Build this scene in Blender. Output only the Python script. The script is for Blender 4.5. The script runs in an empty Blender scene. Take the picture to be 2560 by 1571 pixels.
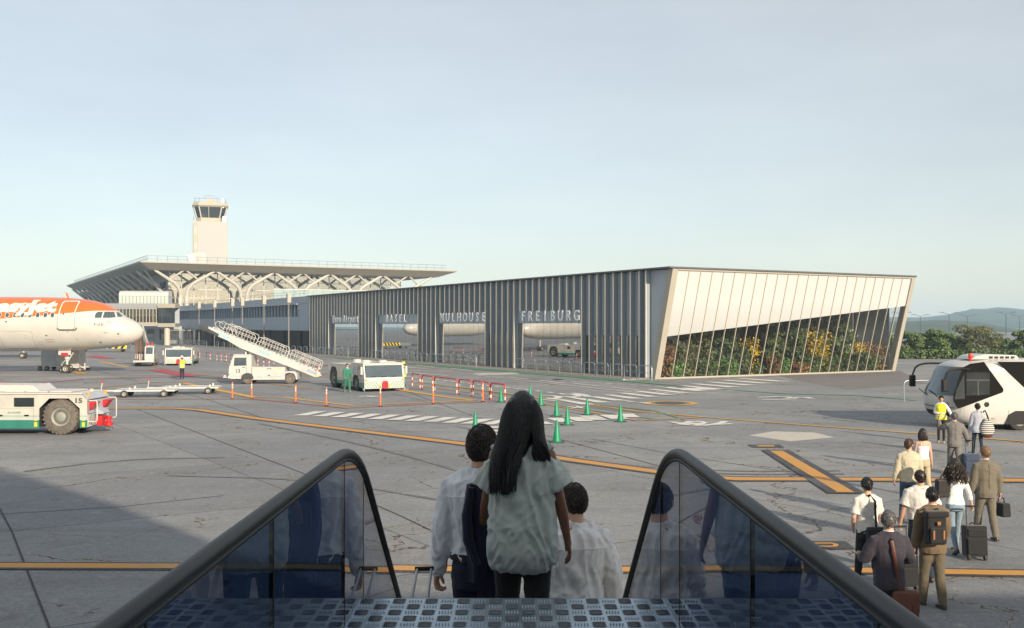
import bpy, bmesh, math, random
import numpy as np
from mathutils import Vector, Matrix, noise
random.seed(7)
rng = np.random.default_rng(7)
R = math.radians
S = bpy.context.scene
C = S.collection
# ------------------------------------------------------------ camera, sky, sun, exposure
F, CX, CY, H = 2500.0, 1280.0, 815.0, 4.15      # focal length and horizon in photograph pixels, eye height in metres
cam = bpy.data.cameras.new('camera')
cam.sensor_width = 36.0
cam.lens = 36.0 * F / 2560.0
cam.shift_y = (815.0 - 785.5) / 2560.0
cam.clip_start, cam.clip_end = 0.1, 9000.0
cam_o = bpy.data.objects.new('camera', cam)
C.objects.link(cam_o)
cam_o.location = (0, 0, H)
cam_o.rotation_euler = (R(90), 0, 0)
S.camera = cam_o
SUN_H = Vector((0.49, -0.872)).normalized()
SUN_EL = R(20)
sunv = Vector((SUN_H.x * math.cos(SUN_EL), SUN_H.y * math.cos(SUN_EL), math.sin(SUN_EL)))
world = bpy.data.worlds.new('World')
S.world = world
world.use_nodes = True
wn = world.node_tree
bg = wn.nodes['Background']
sky = wn.nodes.new('ShaderNodeTexSky')
sky.sky_type = 'NISHITA'
sky.sun_disc = False
sky.sun_elevation = SUN_EL
sky.sun_rotation = math.atan2(SUN_H.x, SUN_H.y)
sky.altitude = 250
sky.air_density = 1.0
sky.dust_density = 1.0
sky.ozone_density = 1.5
veil = wn.nodes.new('ShaderNodeMix'); veil.data_type = 'RGBA'; veil.blend_type = 'ADD'; veil.inputs['Factor'].default_value = 1.0
cn = wn.nodes.new('ShaderNodeTexNoise'); cn.inputs['Scale'].default_value = 2.2; cn.inputs['Detail'].default_value = 6; cn.inputs['Roughness'].default_value = .6
ct = wn.nodes.new('ShaderNodeTexCoord'); cmp_ = wn.nodes.new('ShaderNodeMapping'); cmp_.inputs['Scale'].default_value = (1.0, 1.0, 4.0)
wn.links.new(ct.outputs['Generated'], cmp_.inputs['Vector']); wn.links.new(cmp_.outputs[0], cn.inputs['Vector'])
cr_ = wn.nodes.new('ShaderNodeMapRange'); cr_.inputs[1].default_value = .3; cr_.inputs[2].default_value = .7; cr_.inputs[3].default_value = .90; cr_.inputs[4].default_value = 1.10
wn.links.new(cn.outputs['Fac'], cr_.inputs[0])
vc = wn.nodes.new('ShaderNodeVectorMath'); vc.operation = 'SCALE'; vc.inputs[0].default_value = (5.9, 5.7, 5.1); wn.links.new(cr_.outputs[0], vc.inputs['Scale'])
wn.links.new(vc.outputs[0], veil.inputs['B'])          # an even thin veil of high cloud over the clear sky
wn.links.new(sky.outputs['Color'], veil.inputs['A']); wn.links.new(veil.outputs['Result'], bg.inputs['Color'])
bg.inputs['Strength'].default_value = 0.053
sun = bpy.data.lights.new('sun', 'SUN')
sun.energy = 4.6
sun.angle = R(0.7)
sun.color = (1.0, 0.84, 0.64)
sun_o = bpy.data.objects.new('sun', sun)
C.objects.link(sun_o)
sun_o.rotation_euler = (-sunv).to_track_quat('-Z', 'Y').to_euler()
sun_o.location = (40, -80, 60)
S.view_settings.view_transform = 'Standard'
S.view_settings.look = 'None'
S.view_settings.gamma = 1.0
S.view_settings.exposure = 0.5
S.view_settings.use_curve_mapping = False
S.render.engine = 'CYCLES'
S.cycles.max_bounces = 8
S.cycles.transparent_max_bounces = 24
S.cycles.use_denoising = True
S.cycles.volume_bounces = 1

# ------------------------------------------------------------ materials
def lin(c):
    if isinstance(c, (int, float)): c = (c, c, c)
    return (c[0], c[1], c[2], 1.0)
def mat(name, col, rough=0.6, metal=0.0, var=0.10, scale=3.0, bump=0.0, bscale=60.0, spec=0.5, dirt=0.0, coat=0.0, sheen=0.0, stretch=None):
    m = bpy.data.materials.new(name); m.use_nodes = True
    nt = m.node_tree; b = nt.nodes['Principled BSDF']
    b.inputs['Roughness'].default_value = rough
    b.inputs['Metallic'].default_value = metal
    b.inputs['Specular IOR Level'].default_value = spec
    b.inputs['Coat Weight'].default_value = coat
    b.inputs['Sheen Weight'].default_value = sheen
    tc = nt.nodes.new('ShaderNodeTexCoord')
    vec = tc.outputs['Object']
    if stretch:
        mp = nt.nodes.new('ShaderNodeMapping'); mp.inputs['Scale'].default_value = stretch
        nt.links.new(vec, mp.inputs['Vector']); vec = mp.outputs['Vector']
    n = nt.nodes.new('ShaderNodeTexNoise'); n.inputs['Scale'].default_value = scale; n.inputs['Detail'].default_value = 5
    nt.links.new(vec, n.inputs['Vector'])
    mr = nt.nodes.new('ShaderNodeMapRange')
    mr.inputs['From Min'].default_value = 0.25; mr.inputs['From Max'].default_value = 0.75
    mr.inputs['To Min'].default_value = 1.0 - var; mr.inputs['To Max'].default_value = 1.0 + var
    nt.links.new(n.outputs['Fac'], mr.inputs['Value'])
    mx = nt.nodes.new('ShaderNodeMix'); mx.data_type = 'RGBA'; mx.blend_type = 'MULTIPLY'
    mx.inputs['Factor'].default_value = 1.0
    mx.inputs['A'].default_value = lin(col)
    nt.links.new(mr.outputs['Result'], mx.inputs['B'])
    out = mx.outputs['Result']
    if dirt > 0:
        n2 = nt.nodes.new('ShaderNodeTexNoise'); n2.inputs['Scale'].default_value = scale * 0.6; n2.inputs['Detail'].default_value = 8
        n2.inputs['Roughness'].default_value = 0.7
        nt.links.new(vec, n2.inputs['Vector'])
        r2 = nt.nodes.new('ShaderNodeMapRange'); r2.inputs['From Min'].default_value = 0.52; r2.inputs['From Max'].default_value = 0.72
        r2.inputs['To Max'].default_value = dirt
        nt.links.new(n2.outputs['Fac'], r2.inputs['Value'])
        m2 = nt.nodes.new('ShaderNodeMix'); m2.data_type = 'RGBA'
        nt.links.new(r2.outputs['Result'], m2.inputs['Factor'])
        nt.links.new(out, m2.inputs['A'])
        m2.inputs['B'].default_value = (col[0] * 0.45 if not isinstance(col, (int, float)) else col * .45,
                                        col[1] * 0.42 if not isinstance(col, (int, float)) else col * .42,
                                        col[2] * 0.36 if not isinstance(col, (int, float)) else col * .36, 1)
        out = m2.outputs['Result']
    nt.links.new(out, b.inputs['Base Color'])
    if bump > 0:
        nb = nt.nodes.new('ShaderNodeTexNoise'); nb.inputs['Scale'].default_value = bscale; nb.inputs['Detail'].default_value = 4
        nt.links.new(vec, nb.inputs['Vector'])
        bp = nt.nodes.new('ShaderNodeBump'); bp.inputs['Strength'].default_value = bump; bp.inputs['Distance'].default_value = 0.01
        nt.links.new(nb.outputs['Fac'], bp.inputs['Height'])
        nt.links.new(bp.outputs['Normal'], b.inputs['Normal'])
    return m
def glass(name, tint, refl=0.06, rough=0.0, power=5.0, gcol=(1, 1, 1)):
    """Thin glazing: tinted transparency under a mirror layer that grows towards grazing."""
    m = bpy.data.materials.new(name); m.use_nodes = True
    nt = m.node_tree; nt.nodes.clear()
    o = nt.nodes.new('ShaderNodeOutputMaterial')
    t = nt.nodes.new('ShaderNodeBsdfTransparent'); t.inputs['Color'].default_value = lin(tint)
    g = nt.nodes.new('ShaderNodeBsdfGlossy'); g.inputs['Roughness'].default_value = rough; g.inputs['Color'].default_value = lin(gcol)
    lw = nt.nodes.new('ShaderNodeLayerWeight'); lw.inputs['Blend'].default_value = 0.5
    pw = nt.nodes.new('ShaderNodeMath'); pw.operation = 'POWER'; pw.inputs[1].default_value = power
    nt.links.new(lw.outputs['Facing'], pw.inputs[0])
    mr = nt.nodes.new('ShaderNodeMapRange'); mr.inputs['To Min'].default_value = refl; mr.inputs['To Max'].default_value = 1.0
    nt.links.new(pw.outputs[0], mr.inputs['Value'])
    mx = nt.nodes.new('ShaderNodeMixShader')
    nt.links.new(mr.outputs['Result'], mx.inputs['Fac'])
    nt.links.new(t.outputs[0], mx.inputs[1]); nt.links.new(g.outputs[0], mx.inputs[2])
    nt.links.new(mx.outputs[0], o.inputs['Surface'])
    return m

# ------------------------------------------------------------ mesh helpers
class MB:
    def __init__(s): s.v = []; s.f = []; s.m = []; s.sm = []
    def add(s, verts, faces, m=0, M=None, smooth=False):
        o = len(s.v)
        if M is not None: verts = [M @ Vector(p) for p in verts]
        s.v.extend([tuple(p) for p in verts])
        for f in faces:
            s.f.append([i + o for i in f]); s.m.append(m); s.sm.append(smooth)
        return s
    def box(s, x0, x1, y0, y1, z0, z1, m=0, M=None):
        if x0 > x1: x0, x1 = x1, x0
        if y0 > y1: y0, y1 = y1, y0
        if z0 > z1: z0, z1 = z1, z0
        v = [(x0,y0,z0),(x1,y0,z0),(x1,y1,z0),(x0,y1,z0),(x0,y0,z1),(x1,y0,z1),(x1,y1,z1),(x0,y1,z1)]
        return s.add(v, [(0,3,2,1),(4,5,6,7),(0,1,5,4),(1,2,6,5),(2,3,7,6),(3,0,4,7)], m, M)
    def hexa(s, b, t, m=0, M=None):
        """b, t: four bottom and four top points, both counter-clockwise from above"""
        return s.add(list(b) + list(t), [(0,3,2,1),(4,5,6,7),(0,1,5,4),(1,2,6,5),(2,3,7,6),(3,0,4,7)], m, M)
    def prism(s, poly, a0, a1, axis='y', m=0, M=None):
        """poly: 2-D outline; axis 'y': (x,z) extruded along y; 'x': (y,z) along x; 'z': (x,y) along z"""
        n = len(poly)
        def p(q, a):
            return (q[0], a, q[1]) if axis == 'y' else ((a, q[0], q[1]) if axis == 'x' else (q[0], q[1], a))
        v = [p(q, a0) for q in poly] + [p(q, a1) for q in poly]
        fs = [tuple(range(n)), tuple(range(2*n-1, n-1, -1))] + [(i, i+n, (i+1) % n + n, (i+1) % n) for i in range(n)]
        return s.add(v, fs, m, M)
    def tube(s, pts, r, n=8, m=0, M=None, cap=True, flat=1.0, up=None):
        pts = [Vector(p) for p in pts]; k = len(pts)
        rs = r if isinstance(r, (list, tuple)) else [r] * k
        rings = []; ref = Vector(up) if up else None
        for i, p in enumerate(pts):
            d = (pts[min(i+1, k-1)] - pts[max(i-1, 0)])
            if d.length < 1e-9: d = Vector((0,0,1))
            d.normalize()
            if ref is None: ref = Vector((0,0,1)) if abs(d.z) < 0.9 else Vector((0,1,0))
            u = ref - d * ref.dot(d)
            if u.length < 1e-5: u = Vector((1,0,0)) - d * d.x
            u.normalize(); w = d.cross(u)
            if up is None: ref = u
            rr = rs[i]
            rx, ry = rr if isinstance(rr, tuple) else (rr, rr * flat)
            rings.append([p + u * (rx * math.cos(2*math.pi*j/n)) + w * (ry * math.sin(2*math.pi*j/n)) for j in range(n)])
        return s.loft(rings, m, M, cap)
    def loft(s, rings, m=0, M=None, cap=True, smooth=True, closed=True):
        n = len(rings[0]); v = [p for rg in rings for p in rg]; fs = []
        for i in range(len(rings) - 1):
            for j in range(n if closed else n - 1):
                a, b = i*n + j, i*n + (j+1) % n
                fs.append((a, b, b + n, a + n))
        s.add(v, fs, m, M, smooth)
        if cap:
            o = len(s.v) - len(v)
            s.f.append([o + j for j in range(n)][::-1]); s.m.append(m); s.sm.append(False)
            s.f.append([o + (len(rings)-1)*n + j for j in range(n)]); s.m.append(m); s.sm.append(False)
        return s
    def lathe(s, prof, n=24, m=0, M=None, axis='z', c=(0,0,0)):
        rings = []
        for (r, h) in prof:
            rg = []
            for j in range(n):
                a = 2*math.pi*j/n; x, y = r*math.cos(a), r*math.sin(a)
                p = (x, y, h) if axis == 'z' else ((x, h, -y) if axis == 'y' else (h, x, y))
                rg.append((p[0]+c[0], p[1]+c[1], p[2]+c[2]))
            rings.append(rg)
        return s.loft(rings, m, M, True)
    def ball(s, c, r, n=12, k=8, m=0, M=None):
        rx, ry, rz = r if isinstance(r, (tuple, list)) else (r, r, r)
        rings = []
        for i in range(k + 1):
            t = math.pi * (0.02 + 0.96 * i / k)
            rings.append([(c[0] + rx*math.sin(t)*math.cos(2*math.pi*j/n), c[1] + ry*math.sin(t)*math.sin(2*math.pi*j/n), c[2] - rz*math.cos(t)) for j in range(n)])
        return s.loft(rings, m, M, True)
    def text(s, txt, size, M, m=0, ext=0.0, off=0.0, width=None, align='LEFT', space=1.0):
        cu = bpy.data.curves.new('t', 'FONT'); cu.body = txt; cu.size = size; cu.extrude = ext; cu.offset = off
        cu.align_x = align; cu.resolution_u = 3; cu.space_character = space
        o = bpy.data.objects.new('t', cu); me = bpy.data.meshes.new_from_object(o)
        vs = [v.co.copy() for v in me.vertices]; fs = [tuple(p.vertices) for p in me.polygons]
        bpy.data.objects.remove(o); bpy.data.curves.remove(cu); bpy.data.meshes.remove(me)
        if width and vs:
            x0 = min(v.x for v in vs); x1 = max(v.x for v in vs); k = width / max(1e-6, x1 - x0)
            for v in vs: v.x = (v.x - (x0 if align == 'LEFT' else (x0 + x1) / 2)) * k
        return s.add(vs, fs, m, M)
    def mesh(s, name, mats, angle=40):
        me = bpy.data.meshes.new(name)
        me.from_pydata(s.v, [], s.f)
        for mm in (mats if isinstance(mats, (list, tuple)) else [mats]): me.materials.append(mm)
        me.polygons.foreach_set('material_index', s.m)
        me.polygons.foreach_set('use_smooth', [bool(x) for x in s.sm])
        me.update()
        if any(s.sm): me.set_sharp_from_angle(angle=R(angle))
        return me
    def build(s, name, mats, parent=None, bevel=0.0, fix=True, loc=None, angle=40):
        me = s.mesh(name, mats, angle)
        if fix:
            bm = bmesh.new(); bm.from_mesh(me); bmesh.ops.recalc_face_normals(bm, faces=bm.faces[:]); bm.to_mesh(me); bm.free()
        o = bpy.data.objects.new(name, me); C.objects.link(o)
        if parent is not None: o.parent = parent
        if loc is not None: o.location = loc
        if bevel > 0:
            b = o.modifiers.new('bevel', 'BEVEL'); b.width = bevel; b.segments = 2; b.limit_method = 'ANGLE'; b.angle_limit = R(35)
        return o
def thing(name, label, cat, loc=(0,0,0), rotz=0.0, group=None):
    o = bpy.data.objects.new(name, None); C.objects.link(o)
    o.location = loc; o.rotation_euler = (0, 0, rotz); o.empty_display_size = 0.2
    o['label'] = label; o['category'] = cat
    if group: o['group'] = group
    return o
def tag(o, label, cat, group=None):
    o['label'] = label; o['category'] = cat
    if group: o['group'] = group
    return o
def link(name, me, parent=None, loc=(0,0,0), rot=(0,0,0)):
    o = bpy.data.objects.new(name, me); C.objects.link(o)
    o.parent = parent; o.location = loc; o.rotation_euler = rot
    return o
def dup(root, loc, rotz, label=None, group=None):
    def cp(o, par):
        c = o.copy(); C.objects.link(c)
        if par is not None: c.parent = par
        for ch in o.children: cp(ch, c)
        return c
    r = cp(root, None); r.location = loc; r.rotation_euler = (0, 0, rotz)
    if label: r['label'] = label
    if group: r['group'] = group
    return r
def gp(px, py, z=0.0):
    """the ground point seen at a photograph pixel"""
    d = F * (H - z) / (py - CY)
    return Vector(((px - CX) * d / F, d, z))
def at(px, d, z=0.0): return Vector(((px - CX) * d / F, d, z))
def zat(py, d): return H - (py - CY) * d / F
def chaikin(pts, k=2):
    pts = [Vector(p) for p in pts]
    for _ in range(k):
        q = [pts[0]]
        for a, b in zip(pts[:-1], pts[1:]): q += [a*.75 + b*.25, a*.25 + b*.75]
        pts = q + [pts[-1]]
    return pts
# ------------------------------------------------------------ palette
M = {}
M['white'] = mat('white_paint', (.525,.515,.49), .35, var=.05, scale=1.5, dirt=.25, coat=.3)
M['cream'] = mat('cream_metal', (.50,.455,.365), .5, var=.05, scale=1)
M['whitemetal'] = mat('white_steel', (.52,.51,.48), .45, var=.04)
M['rubber'] = mat('tyre_rubber', (.045,.042,.040), .85, var=.25, scale=8, dirt=.4, bump=.3)
M['dustyrubber'] = mat('dusty_rubber', (.13,.115,.098), .9, var=.3, scale=5, dirt=.4, bump=.4, bscale=25)
M['rim'] = mat('rim_grey', (.25,.27,.24), .55, var=.1, dirt=.4)
M['rimwhite'] = mat('rim_white', (.66,.64,.58), .5, var=.08, dirt=.3)
M['black'] = mat('black_plastic', (.011,.011,.012), .5, var=.1, spec=.25)
M['dark'] = mat('dark_metal', (.05,.052,.055), .5, var=.1)
M['steel'] = mat('galvanised_steel', (.36,.39,.42), .42, metal=.6, var=.12, scale=6)
M['red'] = mat('red_paint', (.55,.02,.025), .4, var=.1)
M['orange'] = mat('orange_plastic', (.80,.16,.03), .45, var=.08)
M['amber'] = mat('amber_lens', (.75,.34,.05), .25, var=.05)
M['yellow'] = mat('yellow_label', (.78,.58,.02), .5, var=.05)
M['green'] = mat('green_plastic', (.0,.22,.10), .45, var=.1, scale=6, dirt=.15)
M['greenp'] = mat('green_paint', (.03,.22,.17), .4, var=.06)
M['darkglass'] = mat('dark_glass', (.02,.027,.033), .04, var=.1, spec=.8)
M['carglass'] = mat('vehicle_glass', (.06,.085,.10), .03, var=.15, scale=1.2, spec=1.0)
M['lens'] = mat('headlamp_lens', (.7,.7,.66), .12, var=.05)
M['textgrey'] = mat('dark_lettering', (.08,.085,.09), .5)
M['bluetext'] = mat('blue_lettering', (.10,.25,.48), .5)
M['bluelabel'] = mat('blue_label', (.22,.48,.62), .5)

# ------------------------------------------------------------ ground, with joints, cracks, patches
def ground_material():
    m = bpy.data.materials.new('apron_asphalt'); m.use_nodes = True
    nt = m.node_tree; b = nt.nodes['Principled BSDF']; N = nt.nodes.new; L = nt.links.new
    b.inputs['Roughness'].default_value = .82; b.inputs['Specular IOR Level'].default_value = .35
    tc = N('ShaderNodeTexCoord'); P = tc.outputs['Object']
    def nz(scale, det=4, rough=.55, vec=P):
        n = N('ShaderNodeTexNoise'); n.inputs['Scale'].default_value = scale; n.inputs['Detail'].default_value = det
        n.inputs['Roughness'].default_value = rough; L(vec, n.inputs['Vector']); return n
    def rng_(val, a, b_, c, d, clamp=True):
        r = N('ShaderNodeMapRange'); r.inputs[1].default_value = a; r.inputs[2].default_value = b_; r.inputs[3].default_value = c; r.inputs[4].default_value = d
        r.clamp = clamp; L(val, r.inputs[0]); return r.outputs[0]
    def mix(fac, a, b_, mode='MIX'):
        x = N('ShaderNodeMix'); x.data_type = 'RGBA'; x.blend_type = mode
        for s, k in ((fac, 'Factor'), (a, 'A'), (b_, 'B')):
            if hasattr(s, 'is_output'): L(s, x.inputs[k])
            elif isinstance(s, (int, float)): x.inputs[k].default_value = s if k == 'Factor' else lin(s)
            else: x.inputs[k].default_value = lin(s)
        return x.outputs['Result']
    big = nz(.035, 5); mid = nz(.22, 6, .6); fine = nz(26, 3, .7); grit = nz(7, 4, .75)
    c = mix(rng_(big.outputs['Fac'], .35, .65, 0, 1), (.225,.244,.268), (.305,.320,.336))
    c = mix(rng_(mid.outputs['Fac'], .38, .68, 0, .75), c, (.185,.195,.21))
    # stretched tyre streaks
    mp = N('ShaderNodeMapping'); mp.inputs['Rotation'].default_value = (0, 0, R(17)); mp.inputs['Scale'].default_value = (.06, .8, 1); L(P, mp.inputs['Vector'])
    st = nz(1.0, 5, .65, mp.outputs['Vector'])
    c = mix(rng_(st.outputs['Fac'], .52, .74, 0, .5), c, (.125,.13,.138))
    # pale worn patches
    c = mix(rng_(nz(.09, 7, .68).outputs['Fac'], .56, .70, 0, .55), c, (.42,.41,.39))
    # repair patches: voronoi cells
    wv = N('ShaderNodeTexVoronoi'); wv.inputs['Scale'].default_value = .055; L(P, wv.inputs['Vector'])
    c = mix(rng_(wv.outputs['Color'], 0, 1, 0, .6), c, mix(.5, c, (.19,.187,.188)))
    # cast slabs: each its own tone, tar-dark joints
    mb_ = N('ShaderNodeMapping'); mb_.inputs['Rotation'].default_value = (0, 0, R(-33)); L(P, mb_.inputs['Vector'])
    wj = nz(.9, 3); wjs = N('ShaderNodeVectorMath'); wjs.operation = 'MULTIPLY_ADD'; wjs.inputs[1].default_value = (.10,.10,0); L(wj.outputs['Color'], wjs.inputs[0]); L(mb_.outputs[0], wjs.inputs[2])
    bk = N('ShaderNodeTexBrick'); bk.offset = 0; bk.inputs['Scale'].default_value = 1.0; bk.inputs['Brick Width'].default_value = 9.0; bk.inputs['Row Height'].default_value = 7.5
    bk.inputs['Mortar Size'].default_value = .022; bk.inputs['Mortar Smooth'].default_value = .3; bk.inputs['Color1'].default_value = (.86,.87,.89,1); bk.inputs['Color2'].default_value = (1.08,1.07,1.05,1); bk.inputs['Mortar'].default_value = (.30,.29,.28,1)
    L(wjs.outputs[0], bk.inputs['Vector']); c = mix(.9, c, bk.outputs['Color'], 'MULTIPLY')
    # mottled darker and paler blotches
    c = mix(rng_(nz(.75, 6, .72).outputs['Fac'], .53, .63, 0, .42), c, (.17,.172,.178))
    c = mix(rng_(nz(1.9, 5, .7).outputs['Fac'], .58, .68, 0, .35), c, (.42,.40,.37))
    # aggregate
    c = mix(rng_(fine.outputs['Fac'], .3, .7, .0, 1), mix(1, c, (.70,.70,.71), 'MULTIPLY'), mix(1, c, (1.28,1.27,1.24), 'MULTIPLY'))
    c = mix(rng_(grit.outputs['Fac'], .3, .7, .0, 1), mix(1, c, (.80,.80,.81), 'MULTIPLY'), mix(1, c, (1.18,1.17,1.15), 'MULTIPLY'))
    # cracks: warped cell edges, only in places
    w1 = nz(.35, 5, .6); va = N('ShaderNodeVectorMath'); va.operation = 'SCALE'; va.inputs['Scale'].default_value = 5.0; L(w1.outputs['Color'], va.inputs[0])
    vb = N('ShaderNodeVectorMath'); vb.operation = 'ADD'; L(P, vb.inputs[0]); L(va.outputs[0], vb.inputs[1])
    cracks = None
    for sc, wid, lo, strength in ((.085, .0042, .38, .95), (.21, .0055, .48, .85)):
        v = N('ShaderNodeTexVoronoi'); v.feature = 'DISTANCE_TO_EDGE'; v.inputs['Scale'].default_value = sc; L(vb.outputs[0], v.inputs['Vector'])
        a = rng_(v.outputs['Distance'], wid * .35, wid, strength, 0)
        g = rng_(nz(.11 + sc, 3).outputs['Fac'], lo, lo + .06, 0, 1)
        mm = N('ShaderNodeMath'); mm.operation = 'MULTIPLY'; L(a, mm.inputs[0]); L(g, mm.inputs[1])
        # rusty / pale rim around the crack
        a2 = rng_(v.outputs['Distance'], wid, wid * 5, .18, 0)
        m3 = N('ShaderNodeMath'); m3.operation = 'MULTIPLY'; L(a2, m3.inputs[0]); L(g, m3.inputs[1])
        c = mix(m3.outputs[0], c, (.34,.27,.19))
        c = mix(mm.outputs[0], c, (.045,.042,.04))
    # oil spots
    c = mix(rng_(nz(.6, 3, .5).outputs['Fac'], .70, .80, 0, .7), c, (.07,.068,.066))
    L(c, b.inputs['Base Color'])
    bp = N('ShaderNodeBump'); bp.inputs['Strength'].default_value = .55; bp.inputs['Distance'].default_value = .012
    L(fine.outputs['Fac'], bp.inputs['Height']); L(bp.outputs['Normal'], b.inputs['Normal'])
    return m
M['ground'] = ground_material()
g = MB()
nx = 24
g.add([(-2600, -600, 0), (2600, -600, 0), (2600, 2700, 0), (-2600, 2700, 0)], [(0,1,2,3)])
ground = g.build('ground', M['ground'], fix=False)
ground['kind'] = 'structure'

def paint(name, col, wear=.45, scale=9):
    """road paint worn through to the asphalt"""
    m = bpy.data.materials.new(name); m.use_nodes = True
    nt = m.node_tree; b = nt.nodes['Principled BSDF']; N = nt.nodes.new; L = nt.links.new
    b.inputs['Roughness'].default_value = .7
    tc = N('ShaderNodeTexCoord')
    n = N('ShaderNodeTexNoise'); n.inputs['Scale'].default_value = scale; n.inputs['Detail'].default_value = 8; n.inputs['Roughness'].default_value = .75
    L(tc.outputs['Object'], n.inputs['Vector'])
    n2 = N('ShaderNodeTexNoise'); n2.inputs['Scale'].default_value = .7; n2.inputs['Detail'].default_value = 4; L(tc.outputs['Object'], n2.inputs['Vector'])
    ad = N('ShaderNodeMath'); ad.operation = 'MULTIPLY_ADD'; ad.inputs[1].default_value = .55; L(n2.outputs['Fac'], ad.inputs[0]); L(n.outputs['Fac'], ad.inputs[2])
    r = N('ShaderNodeMapRange'); r.inputs[1].default_value = .78; r.inputs[2].default_value = .98; r.inputs[4].default_value = wear * 1.6; L(ad.outputs[0], r.inputs[0])
    mx = N('ShaderNodeMix'); mx.data_type = 'RGBA'; L(r.outputs[0], mx.inputs['Factor']); mx.inputs['A'].default_value = lin(col); mx.inputs['B'].default_value = (.24,.23,.22,1)
    L(mx.outputs['Result'], b.inputs['Base Color'])
    return m
M['p_orange'] = paint('orange_road_paint', (.56,.27,.05), .35)
M['p_yellow'] = paint('yellow_road_paint', (.60,.33,.04), .4)
M['p_thin'] = paint('faded_orange_paint', (.50,.22,.07), .5)
M['p_red'] = paint('red_road_paint', (.42,.025,.05), .3)
M['p_redo'] = paint('orange_red_paint', (.55,.09,.03), .35)
M['p_white'] = paint('white_road_paint', (.68,.67,.63), .4)
M['p_pale'] = paint('faded_white_paint', (.52,.50,.46), .7)
M['p_black'] = paint('black_road_paint', (.042,.045,.052), .3)
M['p_green'] = paint('green_road_paint', (.06,.30,.14), .6)
M['concrete'] = paint('pale_concrete', (.50,.465,.41), .2, 3)
M['joint'] = mat('joint_tar', (.035,.034,.034), .8)
M['asphalt2'] = mat('dark_asphalt', (.155,.15,.15), .85, var=.18, scale=.6, bump=.4, bscale=30)

def ribbon(pts, width, material, z, name='painted_line', smooth=0):
    pts = [Vector((p[0], p[1], 0)) for p in pts]
    if smooth: pts = chaikin(pts, smooth)
    k = len(pts); le, ri = [], []; NLAY[0] += 1; z = z + .0004 * (NLAY[0] % 9)      # no two sheets in one plane
    for i, p in enumerate(pts):
        d = (pts[min(i+1,k-1)] - pts[max(i-1,0)]).normalized(); nrm = Vector((-d.y, d.x, 0))
        w = width / 2
        if 0 < i < k-1:
            d0 = (p - pts[i-1]).normalized(); cosh = max(.5, abs(d.dot(d0))); w = w / cosh
        le.append(p + nrm * w); ri.append(p - nrm * w)
    mb = MB(); v = []
    for a, b in zip(le, ri): v += [(a.x, a.y, z), (b.x, b.y, z)]
    mb.add(v, [(2*i+1, 2*i+3, 2*i+2, 2*i) for i in range(k-1)])
    return mb.build(name, material, ground)
def pxribbon(px, width, material, z, **kw): return ribbon([gp(*p) for p in px], width, material, z, **kw)
def pxpoly(px, material, z, name):
    mb = MB(); mb.add([tuple(gp(*p))[:2] + (z,) for p in px], [tuple(range(len(px)))])
    return mb.build(name, material, ground)
ZP, ZJ, ZT, Z1, Z2, Z3, Z4 = .004, .008, .012, .016, .020, .024, .028
NLAY = [0]
# tar joints between the slabs
for px in ([(343,1024),(760,1185),(1000,1290),(1130,1352)], [(-40,1200),(30,1330),(135,1600)], [(1480,1098),(1700,1140),(2100,1200)],
           [(640,948),(900,936),(1180,1040),(1700,1180)], [(-60,1290),(300,1268),(560,1240)],
           [(980,985),(1100,1012)], [(250,930),(520,1000),(700,1060)], [(1600,1010),(2150,1050),(2600,1075)]):
    pxribbon(px, .035, M['joint'], ZJ, name='slab_joint')
# long orange lines edged in black
def edged(px, w, e, smooth=0):
    pts = [gp(*p) for p in px]
    if smooth: pts = chaikin(pts, smooth)
    ribbon(pts, w + 2*e, M['p_black'], Z1, name='line_border'); ribbon(pts, w, M['p_orange'], Z2)
edged([(225,1022),(440,1022),(500,1026),(640,1047),(1169,1112),(1440,1153),(1700,1189),(1840,1199),(2080,1199.5),(2620,1203)], .50, .17)
edged([(-120,1416),(760,1419),(1300,1428),(1900,1424),(2640,1437)], .33, .10)
ribbon([gp(1938,1127), gp(2118,1236)], .92, M['p_black'], Z3, name='line_border'); ribbon([gp(1941,1129.5), gp(2115,1233.5)], .42, M['p_orange'], Z4)
pxpoly([(1868,1113),(1948,1113),(1962,1120),(1882,1120)], M['p_black'], Z1, 'marking_pad'); pxpoly([(1892,1115),(1934,1115),(1938,1118),(1896,1118)], M['p_orange'], Z2, 'painted_dash')
pxpoly([(1980,1355),(2112,1355),(2140,1375),(2000,1375)], M['p_black'], Z1, 'marking_pad')
ribbon([gp(2020,1361), gp(2080,1361), gp(2090,1364), gp(2088,1368), gp(2078,1369), gp(2022,1369)], .09, M['p_orange'], Z2, name='painted_symbol')
pxpoly([(1872,1089),(1935,1079),(2035,1082),(2086,1094),(1976,1104)], M['concrete'], ZP, 'concrete_patch')
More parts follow.
